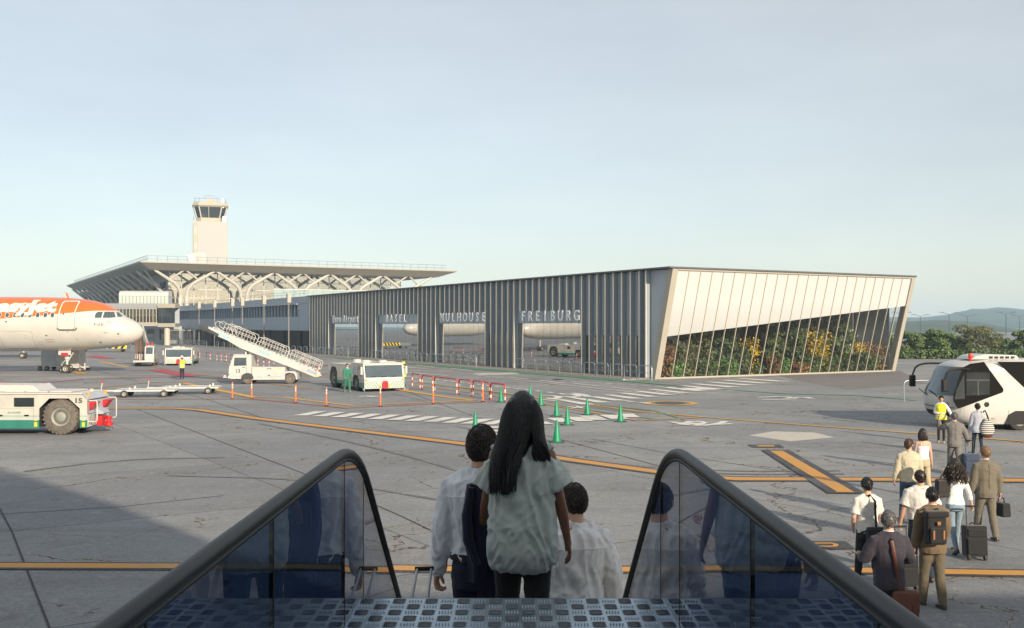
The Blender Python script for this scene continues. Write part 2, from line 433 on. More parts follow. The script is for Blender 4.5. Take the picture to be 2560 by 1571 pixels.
# apron lines, thin
for px, w, mm in (([(214,974),(361,958),(572,953),(760,949)], .28, 'p_thin'), ([(262,1000),(440,998),(633,999)], .22, 'p_thin'),
                  ([(458,958),(540,975),(633,994)], .55, 'p_yellow'), ([(633,994),(714,995),(883,1015.5),(1000,1010),(1185,1002)], .33, 'p_yellow'),
                  ([(981,973),(1120,994),(1185,1002)], .5, 'p_yellow'), ([(0,941),(300,939),(520,940),(780,948)], .25, 'p_thin'),
                  ([(1000,951),(1180,972),(1290,987),(1600,1030),(1760,1044),(2000,1063),(2600,1108)], .26, 'p_yellow'),
                  ([(1020,963),(1200,985),(1350,1009),(1500,1036),(1594,1053)], .26, 'p_thin'), ([(1594,1053),(1680,1049),(1765,1044)], .26, 'p_thin'),
                  ([(360,915),(560,945),(780,973)], .25, 'p_thin'), ([(250,905),(320,919)], .55, 'p_yellow'), ([(185,926),(205,935)], .8, 'p_yellow'),
                  ([(480,940),(640,928),(1000,947)], .22, 'p_thin'), ([(560,911),(780,941),(990,960)], .2, 'p_thin')):
    pxribbon(px, w, M[mm], Z2)
for px, w, mm in (([(-60,929),(389,926)], .32, 'p_red'), ([(389,925.5),(478,942)], 1.5, 'p_red'), ([(-10,970),(47,964),(208,949),(478,942)], .32, 'p_red'), ([(228,890),(272,898)], 1.6, 'p_red'),
                  ([(-40,908),(200,895),(420,897)], .3, 'p_red'), ([(633,999),(730,1008),(864,1021.5),(1080,1011),(1240,1005)], .20, 'p_redo')):
    pxribbon(px, w, M[mm], Z3)
for px, w in (([(1040,955),(1284,989),(1450,1008),(1640,1029),(1700,1047),(1620,1050)], .14), ([(1284,1000),(1420,1018),(1560,1040),(1640,1049)], .14),
              ([(1700,966),(1860,978),(1960,985),(2150,990),(2290,1002)], .35)):
    pxribbon(px, w, M['p_green'], Z3)
# zebra crossings: every stripe its own piece
def stripes(rows, material='p_white'):
    for q in rows: pxpoly(q, M[material], Z3 + .0044, 'stripe')
rows = []
for i in range(11):
    t = i / 9.0
    bx, by = 732 + t * (1149 - 732), 1040.5 + t * (1061 - 1040.5); tx, ty = 787 + t * (1203 - 787), 1030 + t * (1049 - 1030)
    w0 = 36 + 2 * t
    rows.append([(bx, by), (bx + w0, by), (tx + w0 - 4, ty), (tx, ty)])
for i in range(6):
    y = 1068 + i * 8.6
    rows.append([(1222, y + 4.5), (1266 + i, y + 4.5), (1264 + i, y), (1224, y)])
for (a, b, c_, y0, y1) in ((1330,1386,36,1056,1062),(1364,1438,40,1047,1057),(1408,1486,44,1044,1055),(1446,1524,46,1041,1052),(1496,1575,48,1039,1049),(1540,1600,44,1036,1045)):
    rows.append([(a, y0), (a + c_, y0), (b, y1), (b - c_, y1)])
stripes(rows)
rows = []
for i in range(13):
    x0, y0 = 1395 + i * 36.5, 1002 - i * 4.6
    L_ = 70 + i * 4.2
    rows.append([(x0, y0), (x0 + 26, y0), (x0 + L_ + 24, y0 + 10.5 - i*.2), (x0 + L_ - 14, y0 + 10.5 - i*.2)])
stripes(rows)
# dashed road edges
def dashes(p0, p1, n, duty, w, material, z=Z2):
    a, b = gp(*p0), gp(*p1)
    for i in range(n):
        ribbon([a.lerp(b, i / n), a.lerp(b, (i + duty) / n)], w, material, z, name='painted_dash')
dashes((985,938), (1640,1012), 26, .55, .35, M['p_white'])
dashes((1400,953), (1850,979), 14, .6, .3, M['p_white']); dashes((560,868), (1400,952), 34, .75, .16, M['p_pale'])
for a, b in (((1272,944),(1320,949)), ((1350,952),(1412,959)), ((1435,960),(1495,966)), ((1530,970),(1598,976)), ((1640,980),(1710,987)), ((1130,922),(1180,928)), ((1040,914),(1085,919)), ((950,902),(990,906)), ((860,892),(895,896)), ((760,880),(800,884))):
    pxribbon([a, b], .26, M['p_white'], Z2, name='painted_dash')
for a, b in (((1180,938),(1600,984)), ((700,886),(1150,931))): pxribbon([a, b], .3, M['p_pale'], Z2)
for a, b in (((850,904),(1010,913)), ((880,910),(1060,922)), ((1015,926),(1130,931)), ((1020,932),(1120,940)), ((560,884),(720,892)), ((500,873),(620,880)), ((660,901),(800,905))): pxribbon([a, b], .5, M['p_pale'], Z2, name='worn_stripe')
pxpoly([(1695,973),(1768,970),(1790,975),(1705,977)], M['p_white'], Z3 + .004, 'stripe'); pxpoly([(1180,934),(1290,932),(1300,937),(1200,939)], M['p_pale'], Z2, 'stripe')
# lettering on the road: brush-like strokes, too foreshortened to read
def strokes(px, w, material='p_white', k=1):
    for s in px: pxribbon(s, w, M[material], Z3, name='road_lettering', smooth=k)
strokes([[(1352,991),(1390,991),(1400,996),(1370,998)], [(1366,996),(1412,1001)], [(1400,987),(1440,987),(1450,992),(1420,994)], [(1412,992),(1450,998)], [(1430,984),(1462,988),(1470,993)], [(1386,993),(1430,993)], [(1350,1000),(1392,1003)]], .42)
strokes([[(1676,1056),(1700,1060),(1722,1058)], [(1695,1063),(1720,1058),(1728,1055)], [(1712,1064),(1742,1059)], [(1738,1066),(1768,1056),(1776,1057)], [(1756,1066),(1800,1060),(1812,1055)], [(1782,1063),(1830,1061)], [(1735,1056),(1760,1055)]], .33)
strokes([[(1418,1018),(1446,1020)], [(1426,1022),(1460,1018)], [(1440,1016),(1456,1022)]], .2); strokes([[(1895,995),(1960,992),(1990,998)], [(1905,1000),(1990,1002)], [(1960,998),(2010,994),(2030,998)]], .35); strokes([[(898,993),(915,991.5),(935,993.5)], [(915,991),(948,992.5)]], .35)
M['tyre'] = paint('tyre_rubber_mark', (.13,.13,.133), .9, 5)
for px, w in (([(1300,1120),(1500,1160),(1800,1180),(2100,1178)], .20), ([(1310,1126),(1510,1167),(1800,1188),(2110,1186)], .20), ([(420,1190),(800,1200),(1150,1260)], .16),
              ([(650,1060),(900,1110),(1200,1190),(1500,1320)], .18), ([(60,1180),(300,1150),(560,1145)], .14)):
    pxribbon(px, w, M['tyre'], ZT, name='tyre_mark', smooth=2)
pxpoly([(1905,925),(2250,928),(2320,960),(2120,975),(1990,952)], M['asphalt2'], ZP, 'asphalt_patch'); pxpoly([(1500,1012),(1640,1026),(1600,1034),(1440,1018)], M['asphalt2'], ZP, 'asphalt_patch')
# ring round a drain cover
mb = MB(); cc = gp(1676, 1009); n = 48
mb.add([(cc.x + r_*math.cos(2*math.pi*i/n), cc.y + r_*math.sin(2*math.pi*i/n), Z2) for r_ in (1.05, 1.45) for i in range(n)], [(i, i+n, (i+1) % n + n, (i+1) % n) for i in range(n)])
mb.build('painted_ring', M['p_yellow'], ground)
mb = MB(); mb.add([(cc.x + .8*math.cos(2*math.pi*i/n), cc.y + .8*math.sin(2*math.pi*i/n), Z2) for i in range(n)], [tuple(range(n))]); mb.build('drain_cover', M['dark'], ground)
mb = MB(); mb.add([tuple(gp(1395 + dx, 949 + dy))[:2] + (Z4,) for dx, dy in ((-18,0),(0,-1.2),(18,0),(0,1.6))], [(0,1,2,3)]); mb.build('drain_cover', M['dark'], ground)
# kerb strip along the building is laid with the building
ORD = ('first second third fourth fifth sixth seventh eighth ninth tenth eleventh twelfth thirteenth fourteenth fifteenth sixteenth seventeenth '
       'eighteenth nineteenth twentieth').split()
def ordinal(i):
    """0 -> first"""
    if i < 20: return ORD[i]
    tens = ['', '', 'twenty', 'thirty', 'forty', 'fifty', 'sixty'][(i + 1) // 10]
    u = (i + 1) % 10
    return tens + '-' + ORD[u - 1] if u else {20: 'twentieth', 30: 'thirtieth', 40: 'fortieth', 50: 'fiftieth'}[i + 1]
# ------------------------------------------------------------ the pier building
M['panel'] = mat('blue_grey_cladding', (.36,.41,.46), .5, var=.08, scale=.7)
M['fin'] = mat('grey_fin', (.25,.285,.32), .5, var=.08, scale=.7)
M['fin_suntip'] = mat('fin_sunlit_tip', (.62,.57,.46), .5, var=.06)  # added pale edge strips: grazing sun on the fin tips put into the colour
M['beam'] = mat('beige_steel', (.37,.345,.29), .5, var=.05, scale=.8)
M['roofmetal'] = mat('dark_roof_edge', (.10,.105,.11), .5)
M['facadeglass'] = glass('facade_glass', (.50,.53,.55), refl=.52, power=3.0)
M['endglass'] = glass('end_glass', (.95,.96,.96), refl=.04)
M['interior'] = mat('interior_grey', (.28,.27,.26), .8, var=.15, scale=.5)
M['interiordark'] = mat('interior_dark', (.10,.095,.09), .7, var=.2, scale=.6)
M['corr'] = mat('corrugated_inner_wall', (.50,.52,.53), .6, var=.2, scale=1.0, stretch=(3.0, 3.0, .02))
M['soil'] = mat('planting_soil', (.05,.04,.03), .95, var=.3)
M['pavement'] = mat('pavement_concrete', (.23,.215,.20), .85, var=.15, scale=.8, bump=.3)
M['kerb'] = mat('kerb_stone', (.40,.385,.36), .8, var=.15)
def screen_mat():
    m = bpy.data.materials.new('white_fritted_glass'); m.use_nodes = True
    nt = m.node_tree; nt.nodes.clear(); N = nt.nodes.new; L = nt.links.new
    o = N('ShaderNodeOutputMaterial'); t = N('ShaderNodeBsdfTransparent')
    d = N('ShaderNodeBsdfPrincipled'); d.inputs['Base Color'].default_value = (.54,.56,.56,1); d.inputs['Roughness'].default_value = .2
    tc = N('ShaderNodeTexCoord'); w = N('ShaderNodeTexWave'); w.bands_direction = 'X'; w.inputs['Scale'].default_value = 9
    mp = N('ShaderNodeMapping'); mp.inputs['Rotation'].default_value = (0, R(-38), 0); L(tc.outputs['Object'], mp.inputs['Vector']); L(mp.outputs[0], w.inputs['Vector'])
    sp = N('ShaderNodeSeparateXYZ'); L(tc.outputs['Object'], sp.inputs[0])
    r = N('ShaderNodeMapRange'); r.inputs[1].default_value = 3.4; r.inputs[2].default_value = 6.2; r.inputs[3].default_value = .70; r.inputs[4].default_value = .95; L(sp.outputs['Z'], r.inputs[0])
    r2 = N('ShaderNodeMapRange'); r2.inputs[3].default_value = -.07; r2.inputs[4].default_value = .07; L(w.outputs['Fac'], r2.inputs[0])
    a = N('ShaderNodeMath'); a.operation = 'ADD'; a.use_clamp = True; L(r.outputs[0], a.inputs[0]); L(r2.outputs[0], a.inputs[1])
    mx = N('ShaderNodeMixShader'); L(a.outputs[0], mx.inputs['Fac']); L(t.outputs[0], mx.inputs[1]); L(d.outputs[0], mx.inputs[2]); L(mx.outputs[0], o.inputs['Surface'])
    return m
M['screen'] = screen_mat()
BO = Vector((11.15, 77.4, 0)); BA = R(30.06)
bx_, by_ = Vector((math.cos(BA), math.sin(BA), 0)), Vector((-math.sin(BA), math.cos(BA), 0))
def bw(x, y, z=0): return BO + bx_ * x + by_ * y + Vector((0, 0, z))
def fs(px, x=0.0):
    """how far along the facade (offset x from it) a photograph column falls"""
    u = (px - CX) / F
    return (u * (BO.y + x * bx_.y) - (BO.x + x * bx_.x)) / (by_.x - u * by_.y)
bld = thing('pier_building', 'long grey airport pier building with vertical fins and a slanted glass end wall', 'building', BO, BA)
HT, LEAN, W_, LEN = 8.5, -2.2 / 8.5, 27.5, 82.5
# roof and portal frame
mb = MB(); mb.prism([(-.5, LEAN*HT - .12), (W_ + .02, LEAN*HT - .12), (W_ + .02, LEN), (-.5, LEN)], HT, HT + .13, 'z')
mb.build('roof', M['roofmetal'], bld, bevel=.02)
def slant_post(x0, x1, t0, t1):
    mb = MB()
    b = [(x0, t0, 0), (x1, t0, 0), (x1, t1, 0), (x0, t1, 0)]
    t = [(p[0], p[1] + LEAN*HT, HT - .003) for p in b]
    mb.hexa(b, t); return mb
slant_post(-.12, .42, 0, .62).build('corner_post', M['beam'], bld, bevel=.015)
slant_post(W_ - .45, W_, 0, .62).build('corner_post', M['beam'], bld, bevel=.015)
mb = MB(); mb.prism([(LEAN*8.42, 8.36), (LEAN*8.42 + .3, 8.36), (LEAN*8.5 + .3, 8.49), (LEAN*8.5, 8.49)], .425, W_ - .455, 'x'); mb.build('head_beam', M['beam'], bld)
mb = MB(); mb.box(.425, W_ - .455, .05, .3, 0, .13); mb.build('sill_beam', M['beam'], bld)
# end wall: mullions, clear panes, fritted panels
NP = 23; xs = [.42 + i * (W_ - .45 - .42) / NP for i in range(NP + 1)]
mu = MB(); mu.hexa([(-.022, .02, .13), (.022, .02, .13), (.022, .16, .13), (-.022, .16, .13)], [(-.022, .02 + LEAN*8.23, 8.36), (.022, .02 + LEAN*8.23, 8.36), (.022, .16 + LEAN*8.23, 8.36), (-.022, .16 + LEAN*8.23, 8.36)])
mume = mu.mesh('mullion', M['cream'])
for x in xs[1:-1]: link('mullion', mume, bld, (x, 0, 0))
zl = lambda x: 3.25 + (5.95 - 3.25) * x / W_
def inpl(x, z, dy=0): return (x, LEAN * z + .10 + dy, z)
for i in range(NP):
    a, b = xs[i] + .035, xs[i+1] - .035
    mb = MB(); q = [inpl(a, .132), inpl(b, .132), inpl(b, zl(b)), inpl(a, zl(a))]; q2 = [(p[0], p[1] + .02, p[2]) for p in q]
    mb.add(q + q2, [(0,1,2,3), (7,6,5,4), (0,4,5,1), (1,5,6,2), (2,6,7,3), (3,7,4,0)]); mb.build('glass_pane', M['endglass'], bld)
    mb = MB(); q = [inpl(a, zl(a) + .03), inpl(b, zl(b) + .03), inpl(b, 8.355), inpl(a, 8.355)]; q2 = [(p[0], p[1] + .03, p[2]) for p in q]
    mb.add(q + q2, [(0,1,2,3), (7,6,5,4), (0,4,5,1), (1,5,6,2), (2,6,7,3), (3,7,4,0)]); mb.build('screen_panel', M['screen'], bld)
# inner spaces
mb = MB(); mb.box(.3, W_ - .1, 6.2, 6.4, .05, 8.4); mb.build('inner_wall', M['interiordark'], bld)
mb = MB()
for i in range(22): mb.box(W_ - 6.6 + i*.28, W_ - 6.6 + i*.28 + .14, 4.35, 4.5, .05, 7.6)
mb.box(W_ - 6.7, W_ - .3, 4.5, 4.7, .05, 7.6); mb.build('ribbed_wall', M['corr'], bld)
mb = MB(); mb.box(W_ - 7.5, W_ - 6.72, 4.2, 4.7, .05, 7.8); mb.build('column', M['cream'], bld)
mb = MB(); mb.box(.3, W_ - .1, .35, 6.19, .0, .045); mb.build('floor', M['soil'], bld)
mb = MB(); mb.box(.3, W_ - .1, -1.4, 6.19, 8.3, 8.4); mb.build('ceiling', M['interior'], bld)
mb = MB(); mb.box(W_ - .1, W_ - .02, .63, LEN, .0, 8.45); mb.build('side_wall', M['panel'], bld)
mb = MB(); mb.box(.3, W_ - .1, LEN - .2, LEN - .02, .0, 8.45); mb.build('side_wall', M['panel'], bld)
# inner door front
dr = MB(); x0 = 9.4
for x in (x0, x0 + 1.25, x0 + 2.5, x0 + 3.6, x0 + 4.6): dr.box(x - .06, x + .06, 5.9, 6.05, .05, 5.0)
for z in (3.3, 4.98): dr.box(x0 - .06, x0 + 4.66, 5.9, 6.05, z, z + .1)
dr.box(x0 + 1.15, x0 + 3.65, 5.85, 5.95, 2.95, 3.12)
dr.build('inner_door_frame', M['cream'], bld)
mb = MB(); mb.box(x0 + 1.35, x0 + 2.42, 6.0, 6.03, .1, 2.94); mb.box(x0 + 2.58, x0 + 3.5, 6.0, 6.03, .1, 2.94); mb.build('inner_door', mat('door_glass', (.16,.20,.25), .05), bld)
# long facade: fins, panels, panes
FS = 1.15; fy = [.0 + .40 + FS * i for i in range(72) if .4 + FS * i < LEN]
wins = [(9.6, 21.1), (26.8, 38.3), (44.05, 55.55), (61.3, 72.8)]
def in_win(y):
    for a, b in wins:
        if a + .05 < y < b - .05: return True
    return False
def fin_me(z0, z1, d=.42):
    mb = MB(); mb.box(-d, 0, -.035, .035, z0, z1, 0); mb.box(-d - .07, -d - .002, -.04, .04, z0, z1, 1)
    return mb.mesh('fin', [M['fin'], M['fin_suntip']])
f_full, f_win = fin_me(.125, 8.45), fin_me(5.5, 8.45)
pan_full, pan_win = MB().box(0, .06, .04, FS - .04, 3.35, 8.45).mesh('facade_panel', M['panel']), MB().box(0, .06, .04, FS - .04, 4.40, 8.45).mesh('facade_panel', M['panel'])
gl_full, gl_win = MB().box(.10, .12, .03, FS - .03, .16, 3.34).mesh('glass_pane', M['facadeglass']), MB().box(.02, .04, .012, FS - .012, .16, 4.38).mesh('glass_pane', M['facadeglass'])
ys = [9.6 + FS * k for k in range(-7, 63)]
for y in ys:
    z_lo = max(.0, (-y + .5) / -LEAN * 0)
    link('fin', f_win if in_win(y) else f_full, bld, (0, y, 0))
    w = in_win(y + FS / 2)
    link('facade_panel', pan_win if w else pan_full, bld, (0, y, 0))
    link('glass_pane', gl_win if w else gl_full, bld, (0, y, 0))
link('fin', f_full, bld, (0, .70, 0))
# sheet between the corner post and the first fin, following the slant
mb = MB(); y1 = ys[0]
mb.add([(.01, .62, .125), (.01, y1, .125), (.01, y1, 8.45), (.01, .62 + LEAN*8.4, 8.45), (.07, .62, .125), (.07, y1, .125), (.07, y1, 8.45), (.07, .62 + LEAN*8.4, 8.45)], [(3,2,1,0), (4,5,6,7), (0,1,5,4), (1,2,6,5), (2,3,7,6), (3,0,4,7)])
mb.build('end_panel', M['panel'], bld)
mb = MB(); mb.box(-.06, .10, .62, LEN, .0, .12); mb.build('plinth', M['kerb'], bld)
mb = MB(); mb.box(5.5, 5.6, 6.42, LEN - .3, .0, 8.3); mb.build('inner_wall', M['interior'], bld)
mb = MB(); mb.box(.14, 5.5, 6.42, LEN - .3, .0, .03); mb.build('floor', M['interior'], bld)
mb = MB(); mb.box(.14, 5.5, 6.42, LEN - .3, 4.45, 4.6); mb.build('ceiling', M['interior'], bld)
mb = MB()
for k in range(14): mb.box(2.5, 2.9, 8 + 5.4*k, 8.35 + 5.4*k, .03, 4.45)
mb.build('inner_columns', M['cream'], bld)
# raised letters over the windows, each word a sign
M['letter'] = mat('white_letters', (.80,.80,.80), .4, var=.03)
def wall_word(word, pxa, pxb, z, size, label, k=.58):
    ya, yb = fs(pxa, -.62), fs(pxb, -.62)
    t = thing('wall_lettering', label, 'sign', bw(-.62, (ya + yb) / 2, 0), BA)
    n = len(word); L_ = ya - yb
    for i, ch in enumerate(word):
        if ch == ' ': continue
        f = (i + .5) / n
        yy = ya + (yb - ya) * f - (ya + yb) / 2
        Mx = Matrix.Translation((0, yy, z)) @ Matrix.Rotation(R(-90), 4, 'Z') @ Matrix.Rotation(R(90), 4, 'X')
        mb = MB(); mb.text(ch, size, Mx, ext=.02, off=.016, align='CENTER', width=None)
        mb.build('letter', M['letter'], t)
    return t
wall_word('FREIBURG', 1299, 1452, 4.62, 1.30, 'spaced white capital letters FREIBURG raised on the finned facade over a window')
wall_word('MULHOUSE', 1098, 1217, 4.62, 1.30, 'spaced white capital letters MULHOUSE raised on the finned facade over a window')
wall_word('BASEL', 962, 1018, 4.62, 1.30, 'spaced white capital letters BASEL raised on the finned facade over a window')
wall_word('Euro Airport', 831, 897, 4.65, 1.30, 'white lettering Euro Airport raised on the finned facade over a window')
# pavement and kerb
def bquad(name, pts, z0, z1, material, kind='structure'):
    mb = MB(); mb.prism([tuple(bw(*p))[:2] for p in pts], z0, z1, 'z'); o = mb.build(name, material); o['kind'] = kind; return o
bquad('pavement', [(-3.0, .0), (-.07, .63), (-.07, 176), (-3.0, 176)], -.02, .10, M['pavement'])
bquad('kerb', [(-3.16, .0), (-3.003, .0), (-3.003, 176), (-3.16, 176)], -.02, .12, M['kerb'])
mb = MB(); mb.add([tuple(bw(x, y))[:2] + (.034,) for x, y in ((-4.1, -9), (-3.2, -3), (-3.2, 60), (-4.0, 60))], [(0,1,2,3)]); mb.build('painted_lane', M['p_green'], ground)
# ------------------------------------------------------------ grey tube hoops along the facade
def hoop_me(w, h, r, name, m):
    mb = MB(); c = .22
    pts = [(0, 0, 0), (0, 0, h - c)] + [(0, -c + c*math.cos(a), h - c + c*math.sin(a)) for a in (R(30), R(60), R(90))]
    pts = [(0, -p[1], p[2]) for p in pts]
    pts += [(0, w - p[1], p[2]) for p in pts[::-1]]
    mb.tube(pts, r, 8, m); return mb
hoopm = hoop_me(1.55, 1.08, .035, 'hoop', 0).mesh('hoop_barrier', M['steel'])
mbq = MB(); mbq.tube([(0, 0, .55), (0, 1.55, .55)], .02, 6); barm = mbq.mesh('cross_bar', M['steel'])
def hoops(pxs, ref, group):
    for i, px in enumerate(pxs):
        y = fs(px, -2.55)
        o = link('hoop_barrier', hoopm, None, bw(-2.55, y - 1.55, .10), (0, 0, BA))
        tag(o, 'grey steel tube hoop barrier, %s along from %s' % (ordinal(i), ref), 'barrier', group)
        link('cross_bar', barm, o)
hoops([1240 + r_/4.446 for r_ in (1590,1428,1275,1122,980,838,708,580,455,335,215)], 'the slanted beige corner post', 'grey hoop barriers by the FREIBURG window')
hoops([780 + r_/4.4 for r_ in (1725,1635,1545,1455,1370,1290,1205,1130,1058,982,912,848,780,710,650)], 'the gap beside the FREIBURG window', 'grey hoop barriers by the middle windows')
hoops([780 + r_/4.4 for r_ in (350,295,240,190,140,90,40)] + [480 + (1130 - 56*i)/3.85 for i in range(17)], 'the gap beside the BASEL window', 'grey hoop barriers by the far windows')
hoops([512 - 4.6*i for i in range(15)], 'the open end by the dark slatted fence', 'grey hoop barriers by the slatted fence')

# ------------------------------------------------------------ annex: blue-grey block with a window strip
M['annex'] = mat('blue_grey_sheet', (.25,.31,.39), .45, var=.05, scale=.4)
M['slat'] = mat('dark_slat', (.07,.07,.072), .6)
M['warmglass'] = glass('annex_glass', (.45,.43,.38), refl=.25)
ann = thing('annex_building', 'low blue-grey annex with a strip of windows and an open columned ground floor', 'building', bw(0, LEN, 0), BA)
AL = 94.0
mb = MB(); mb.box(0, 18, .02, AL, 8.35, 8.6); mb.build('roof', M['annex'], ann)
PWM = {}
def annex_panels(z0, z1, step, y0, y1):
    k = 0; y = y0
    while y < y1 - .1:
        e = min(step, y1 - y); key = (z0, z1, round(e, 2), k % 3)
        if key not in PWM: PWM[key] = MB().box(-.02 - .01 * (k % 3), .2, .015, e - .015, z0, z1).mesh('facade_panel', M['annex'])
        link('facade_panel', PWM[key], ann, (0, y, 0)); y += step; k += 1
annex_panels(7.55, 8.34, 4.6, .03, AL); annex_panels(3.5, 5.55, 4.6, .03, AL)
mb = MB(); mb.box(.05, .2, .03, 5.2, 5.56, 7.54); mb.build('facade_panel', M['annex'], ann)
mb = MB(); mb.box(.7, .8, 5.2, AL, 5.56, 7.54); mb.build('window_backing', M['interior'], ann)
mb = MB(); mb.box(-.35, .1, 5.2, AL - 2, 7.42, 7.53); mb.build('sun_shade', M['panel'], ann)
wp = MB().box(.22, .25, .04, 1.62, 5.62, 7.4).mesh('window_pane', M['warmglass']); wf = MB().box(-.02, .6, -.12, .12, 5.56, 7.42).mesh('window_post', M['annex'])
for k in range(50):
    y = 5.3 + k * 1.74
    if y > AL - 3: break
    link('window_pane', wp, ann, (0, y, 0)); link('window_post', wf, ann, (0, y, 0))
colm = MB().box(.3, .75, -.2, .2, 0, 3.5).mesh('column', M['cream']); slm = MB().box(.0, .22, -.05, .05, .12, 3.48).mesh('slat', M['slat'])
for k in range(17): link('column', colm, ann, (1.4, 2 + 5.6*k, 0))
for k in range(120):
    y = .8 + k * .62
    if y < 76 and (k % 13) not in (5, 6): link('slat', slm, ann, (.1, y, 0))
mb = MB(); mb.box(4.0, 4.1, .1, AL, 0, 3.5); mb.build('inner_wall', M['interior'], ann)
gp1 = MB().box(1.0, 1.03, .05, 2.75, .1, 3.45).mesh('glass_pane', M['warmglass'])
for k in range(32): link('glass_pane', gp1, ann, (0, .1 + 2.8*k, 0))
mb = MB(); mb.box(0, 18, AL, AL + .1, 3.5, 8.34); mb.build('side_wall', M['annex'], ann)
mb = MB(); mb.box(.02, 18, .05, AL - .05, 3.38, 3.49); mb.build('soffit', M['interior'], ann)
mb = MB()
for k in range(40): mb.tube([(.4, 1 + k*2.3, 8.6), (.4, 1 + k*2.3, 9.5)], .03, 5)
for z in (9.1, 9.5): mb.tube([(.4, 1, z), (.4, 91, z)], .03, 5)
mb.build('roof_railing', M['whitemetal'], ann)
# lamp posts before the annex
lm = MB(); lm.tube([(0,0,0),(0,0,7.6)], [.09,.07], 8); lpm = lm.mesh('lamp_post', mat('grey_post', (.26,.25,.225), .5))
lh = MB(); lh.box(-.28,.28,-.28,.28,7.6,9.0); lhm = lh.mesh('lamp_head', mat('lamp_box', (.40,.37,.31), .6))
for i, px in enumerate((722, 660, 605.6, 581, 536.5, 497.6)):
    y = fs(px, -1.2); o = link('lamp_post', lpm, None, bw(-1.2, y, .1), (0, 0, BA)); link('lamp_head', lhm, o)
    tag(o, 'slim box-headed lamp post before the annex, %s from the finned facade' % ordinal(i), 'lamp post', 'box-headed lamp posts by the annex')

# ------------------------------------------------------------ terminal with the winged roof
M['roofgrey'] = mat('roof_soffit_grey', (.33,.33,.325), .6, var=.06, scale=.2)
M['fascia'] = mat('roof_fascia', (.33,.305,.25), .5, var=.05, scale=.2)
M['ycol'] = mat('warm_white_column', (.44,.425,.38), .5, var=.04)
M['termglass'] = glass('terminal_glass', (.82,.83,.83), refl=.28)
M['paleglass'] = mat('pale_green_glass', (.44,.50,.46), .15, var=.10, scale=.3)
TO = at(459, 249); TA = R(29.6)
ter = thing('terminal_building', 'large terminal with a broad overhanging roof carried on branching white columns', 'building', TO, TA)
X0, X1, Y0, Y1 = -11.0, 73.5, -5.0, 160.0; zt, zb, ins = 19.35, 17.8, 2.9
mb = MB()
b = [(X0 + ins, Y0 + ins, zb), (X1 - ins*1.6, Y0 + ins, zb), (X1 - ins*1.6, Y1, zb), (X0 + ins, Y1, zb)]; t = [(X0, Y0, zt), (X1, Y0, zt), (X1, Y1, zt), (X0, Y1, zt)]
mb.add(b + t, [(0,3,2,1), (4,5,6,7), (0,1,5,4), (1,2,6,5), (2,3,7,6), (3,0,4,7)])
mb.add([], [])
mb.m = [0, 0, 1, 1, 0, 0]
mb.build('roof', [M['roofgrey'], M['fascia']], ter)
mb = MB(); mb.box(X0 - .05, X1 + .05, Y0 - .06, Y0 + .3, zt + .004, zt + .32); mb.box(X0 - .05, X0 + .3, Y0 + .31, Y1, zt + .004, zt + .32); mb.build('roof_trim', M['fascia'], ter)
mb = MB()
for k in range(34): mb.tube([(X0 + 2 + 2.4*k, Y0 + 3, zt), (X0 + 2 + 2.4*k, Y0 + 3, zt + 1.9)], .05, 4)
for k in range(60): mb.tube([(X0 + 2, Y0 + 3 + 2.6*k, zt), (X0 + 2, Y0 + 3 + 2.6*k, zt + 1.9)], .05, 4)
for z in (zt + 1.1, zt + 1.9):
    mb.tube([(X0 + 2, Y1 - 2, z), (X0 + 2, Y0 + 3, z), (X1 - 2, Y0 + 3, z)], .05, 4)
mb.build('roof_railing', M['steel'], ter)
def bez(a, b, c, n=8): return [Vector(a)*(1-t)**2 + Vector(b)*2*t*(1-t) + Vector(c)*t*t for t in [i/(n-1) for i in range(n)]]
yc = MB()
for s in (-1, 1):
    yc.tube([(s*.75, 0, 0), (s*.75, 0, 11.0)] + bez((s*.75, 0, 11.5), (s*.8, -.2, 14.0), (s*3.0, -.6, 15.2), 7) + [(s*7.25, -1.6, zb + .02)], [(.42,.58)]*2 + [.44]*7 + [.32], 8)
    yc.tube([(s*3.6, -.7, 15.5), (s*.35, -1.7, zb + .02)], [.27, .22], 7)
ycm = yc.mesh('branching_column', M['ycol'])
for k in range(5): link('branching_column', ycm, ter, (15*k, 0, 0))
# inner struts, further back under the roof
ist = MB()
for s in (-1, 1): ist.tube([(0, 0, 9), (0, 0, 12.5), (s*6, 4, zb)], [.24,.24,.16], 6)
istm = ist.mesh('roof_strut', M['ycol'])
for k in range(5): link('roof_strut', istm, ter, (7.5 + 15*k, 13, 0))
# front curtain wall
cwx0, cwx1, cwy = -2.5, 63.0, 5.0
pme = MB().box(.06, 2.93, 0, .03, .05, 2.12).mesh('glass_pane', M['termglass'])
for i in range(21):
    for j in range(7): link('glass_pane', pme, ter, (cwx0 + 3.0*i, cwy, 2.6 + 2.17*j))
mb = MB()
for i in range(22): mb.box(cwx0 + 3*i - .09, cwx0 + 3*i + .09, cwy - .15, cwy - .02, 0, zb)
for j in range(8): mb.box(cwx0, cwx0 + 63, cwy - .10, cwy - .03, 2.53 + 2.17*j, 2.66 + 2.17*j)
mb.build('curtain_wall_frame', M['whitemetal'], ter)
mb = MB(); mb.box(cwx0, 63, cwy + 14, cwy + 14.3, 0, 17.4); mb.build('inner_wall', mat('hall_wall', (.80,.82,.84), .8, var=.04, scale=.08), ter)
mb = MB(); mb.box(cwx0, 63, cwy + .1, cwy + 14, 8.6, 9.1); mb.build('hall_floor', M['ycol'], ter)
mb = MB(); mb.box(cwx0 - .3, cwx0, cwy, Y1 - 10, 0, zb); mb.build('flank_wall', M['roofgrey'], ter)
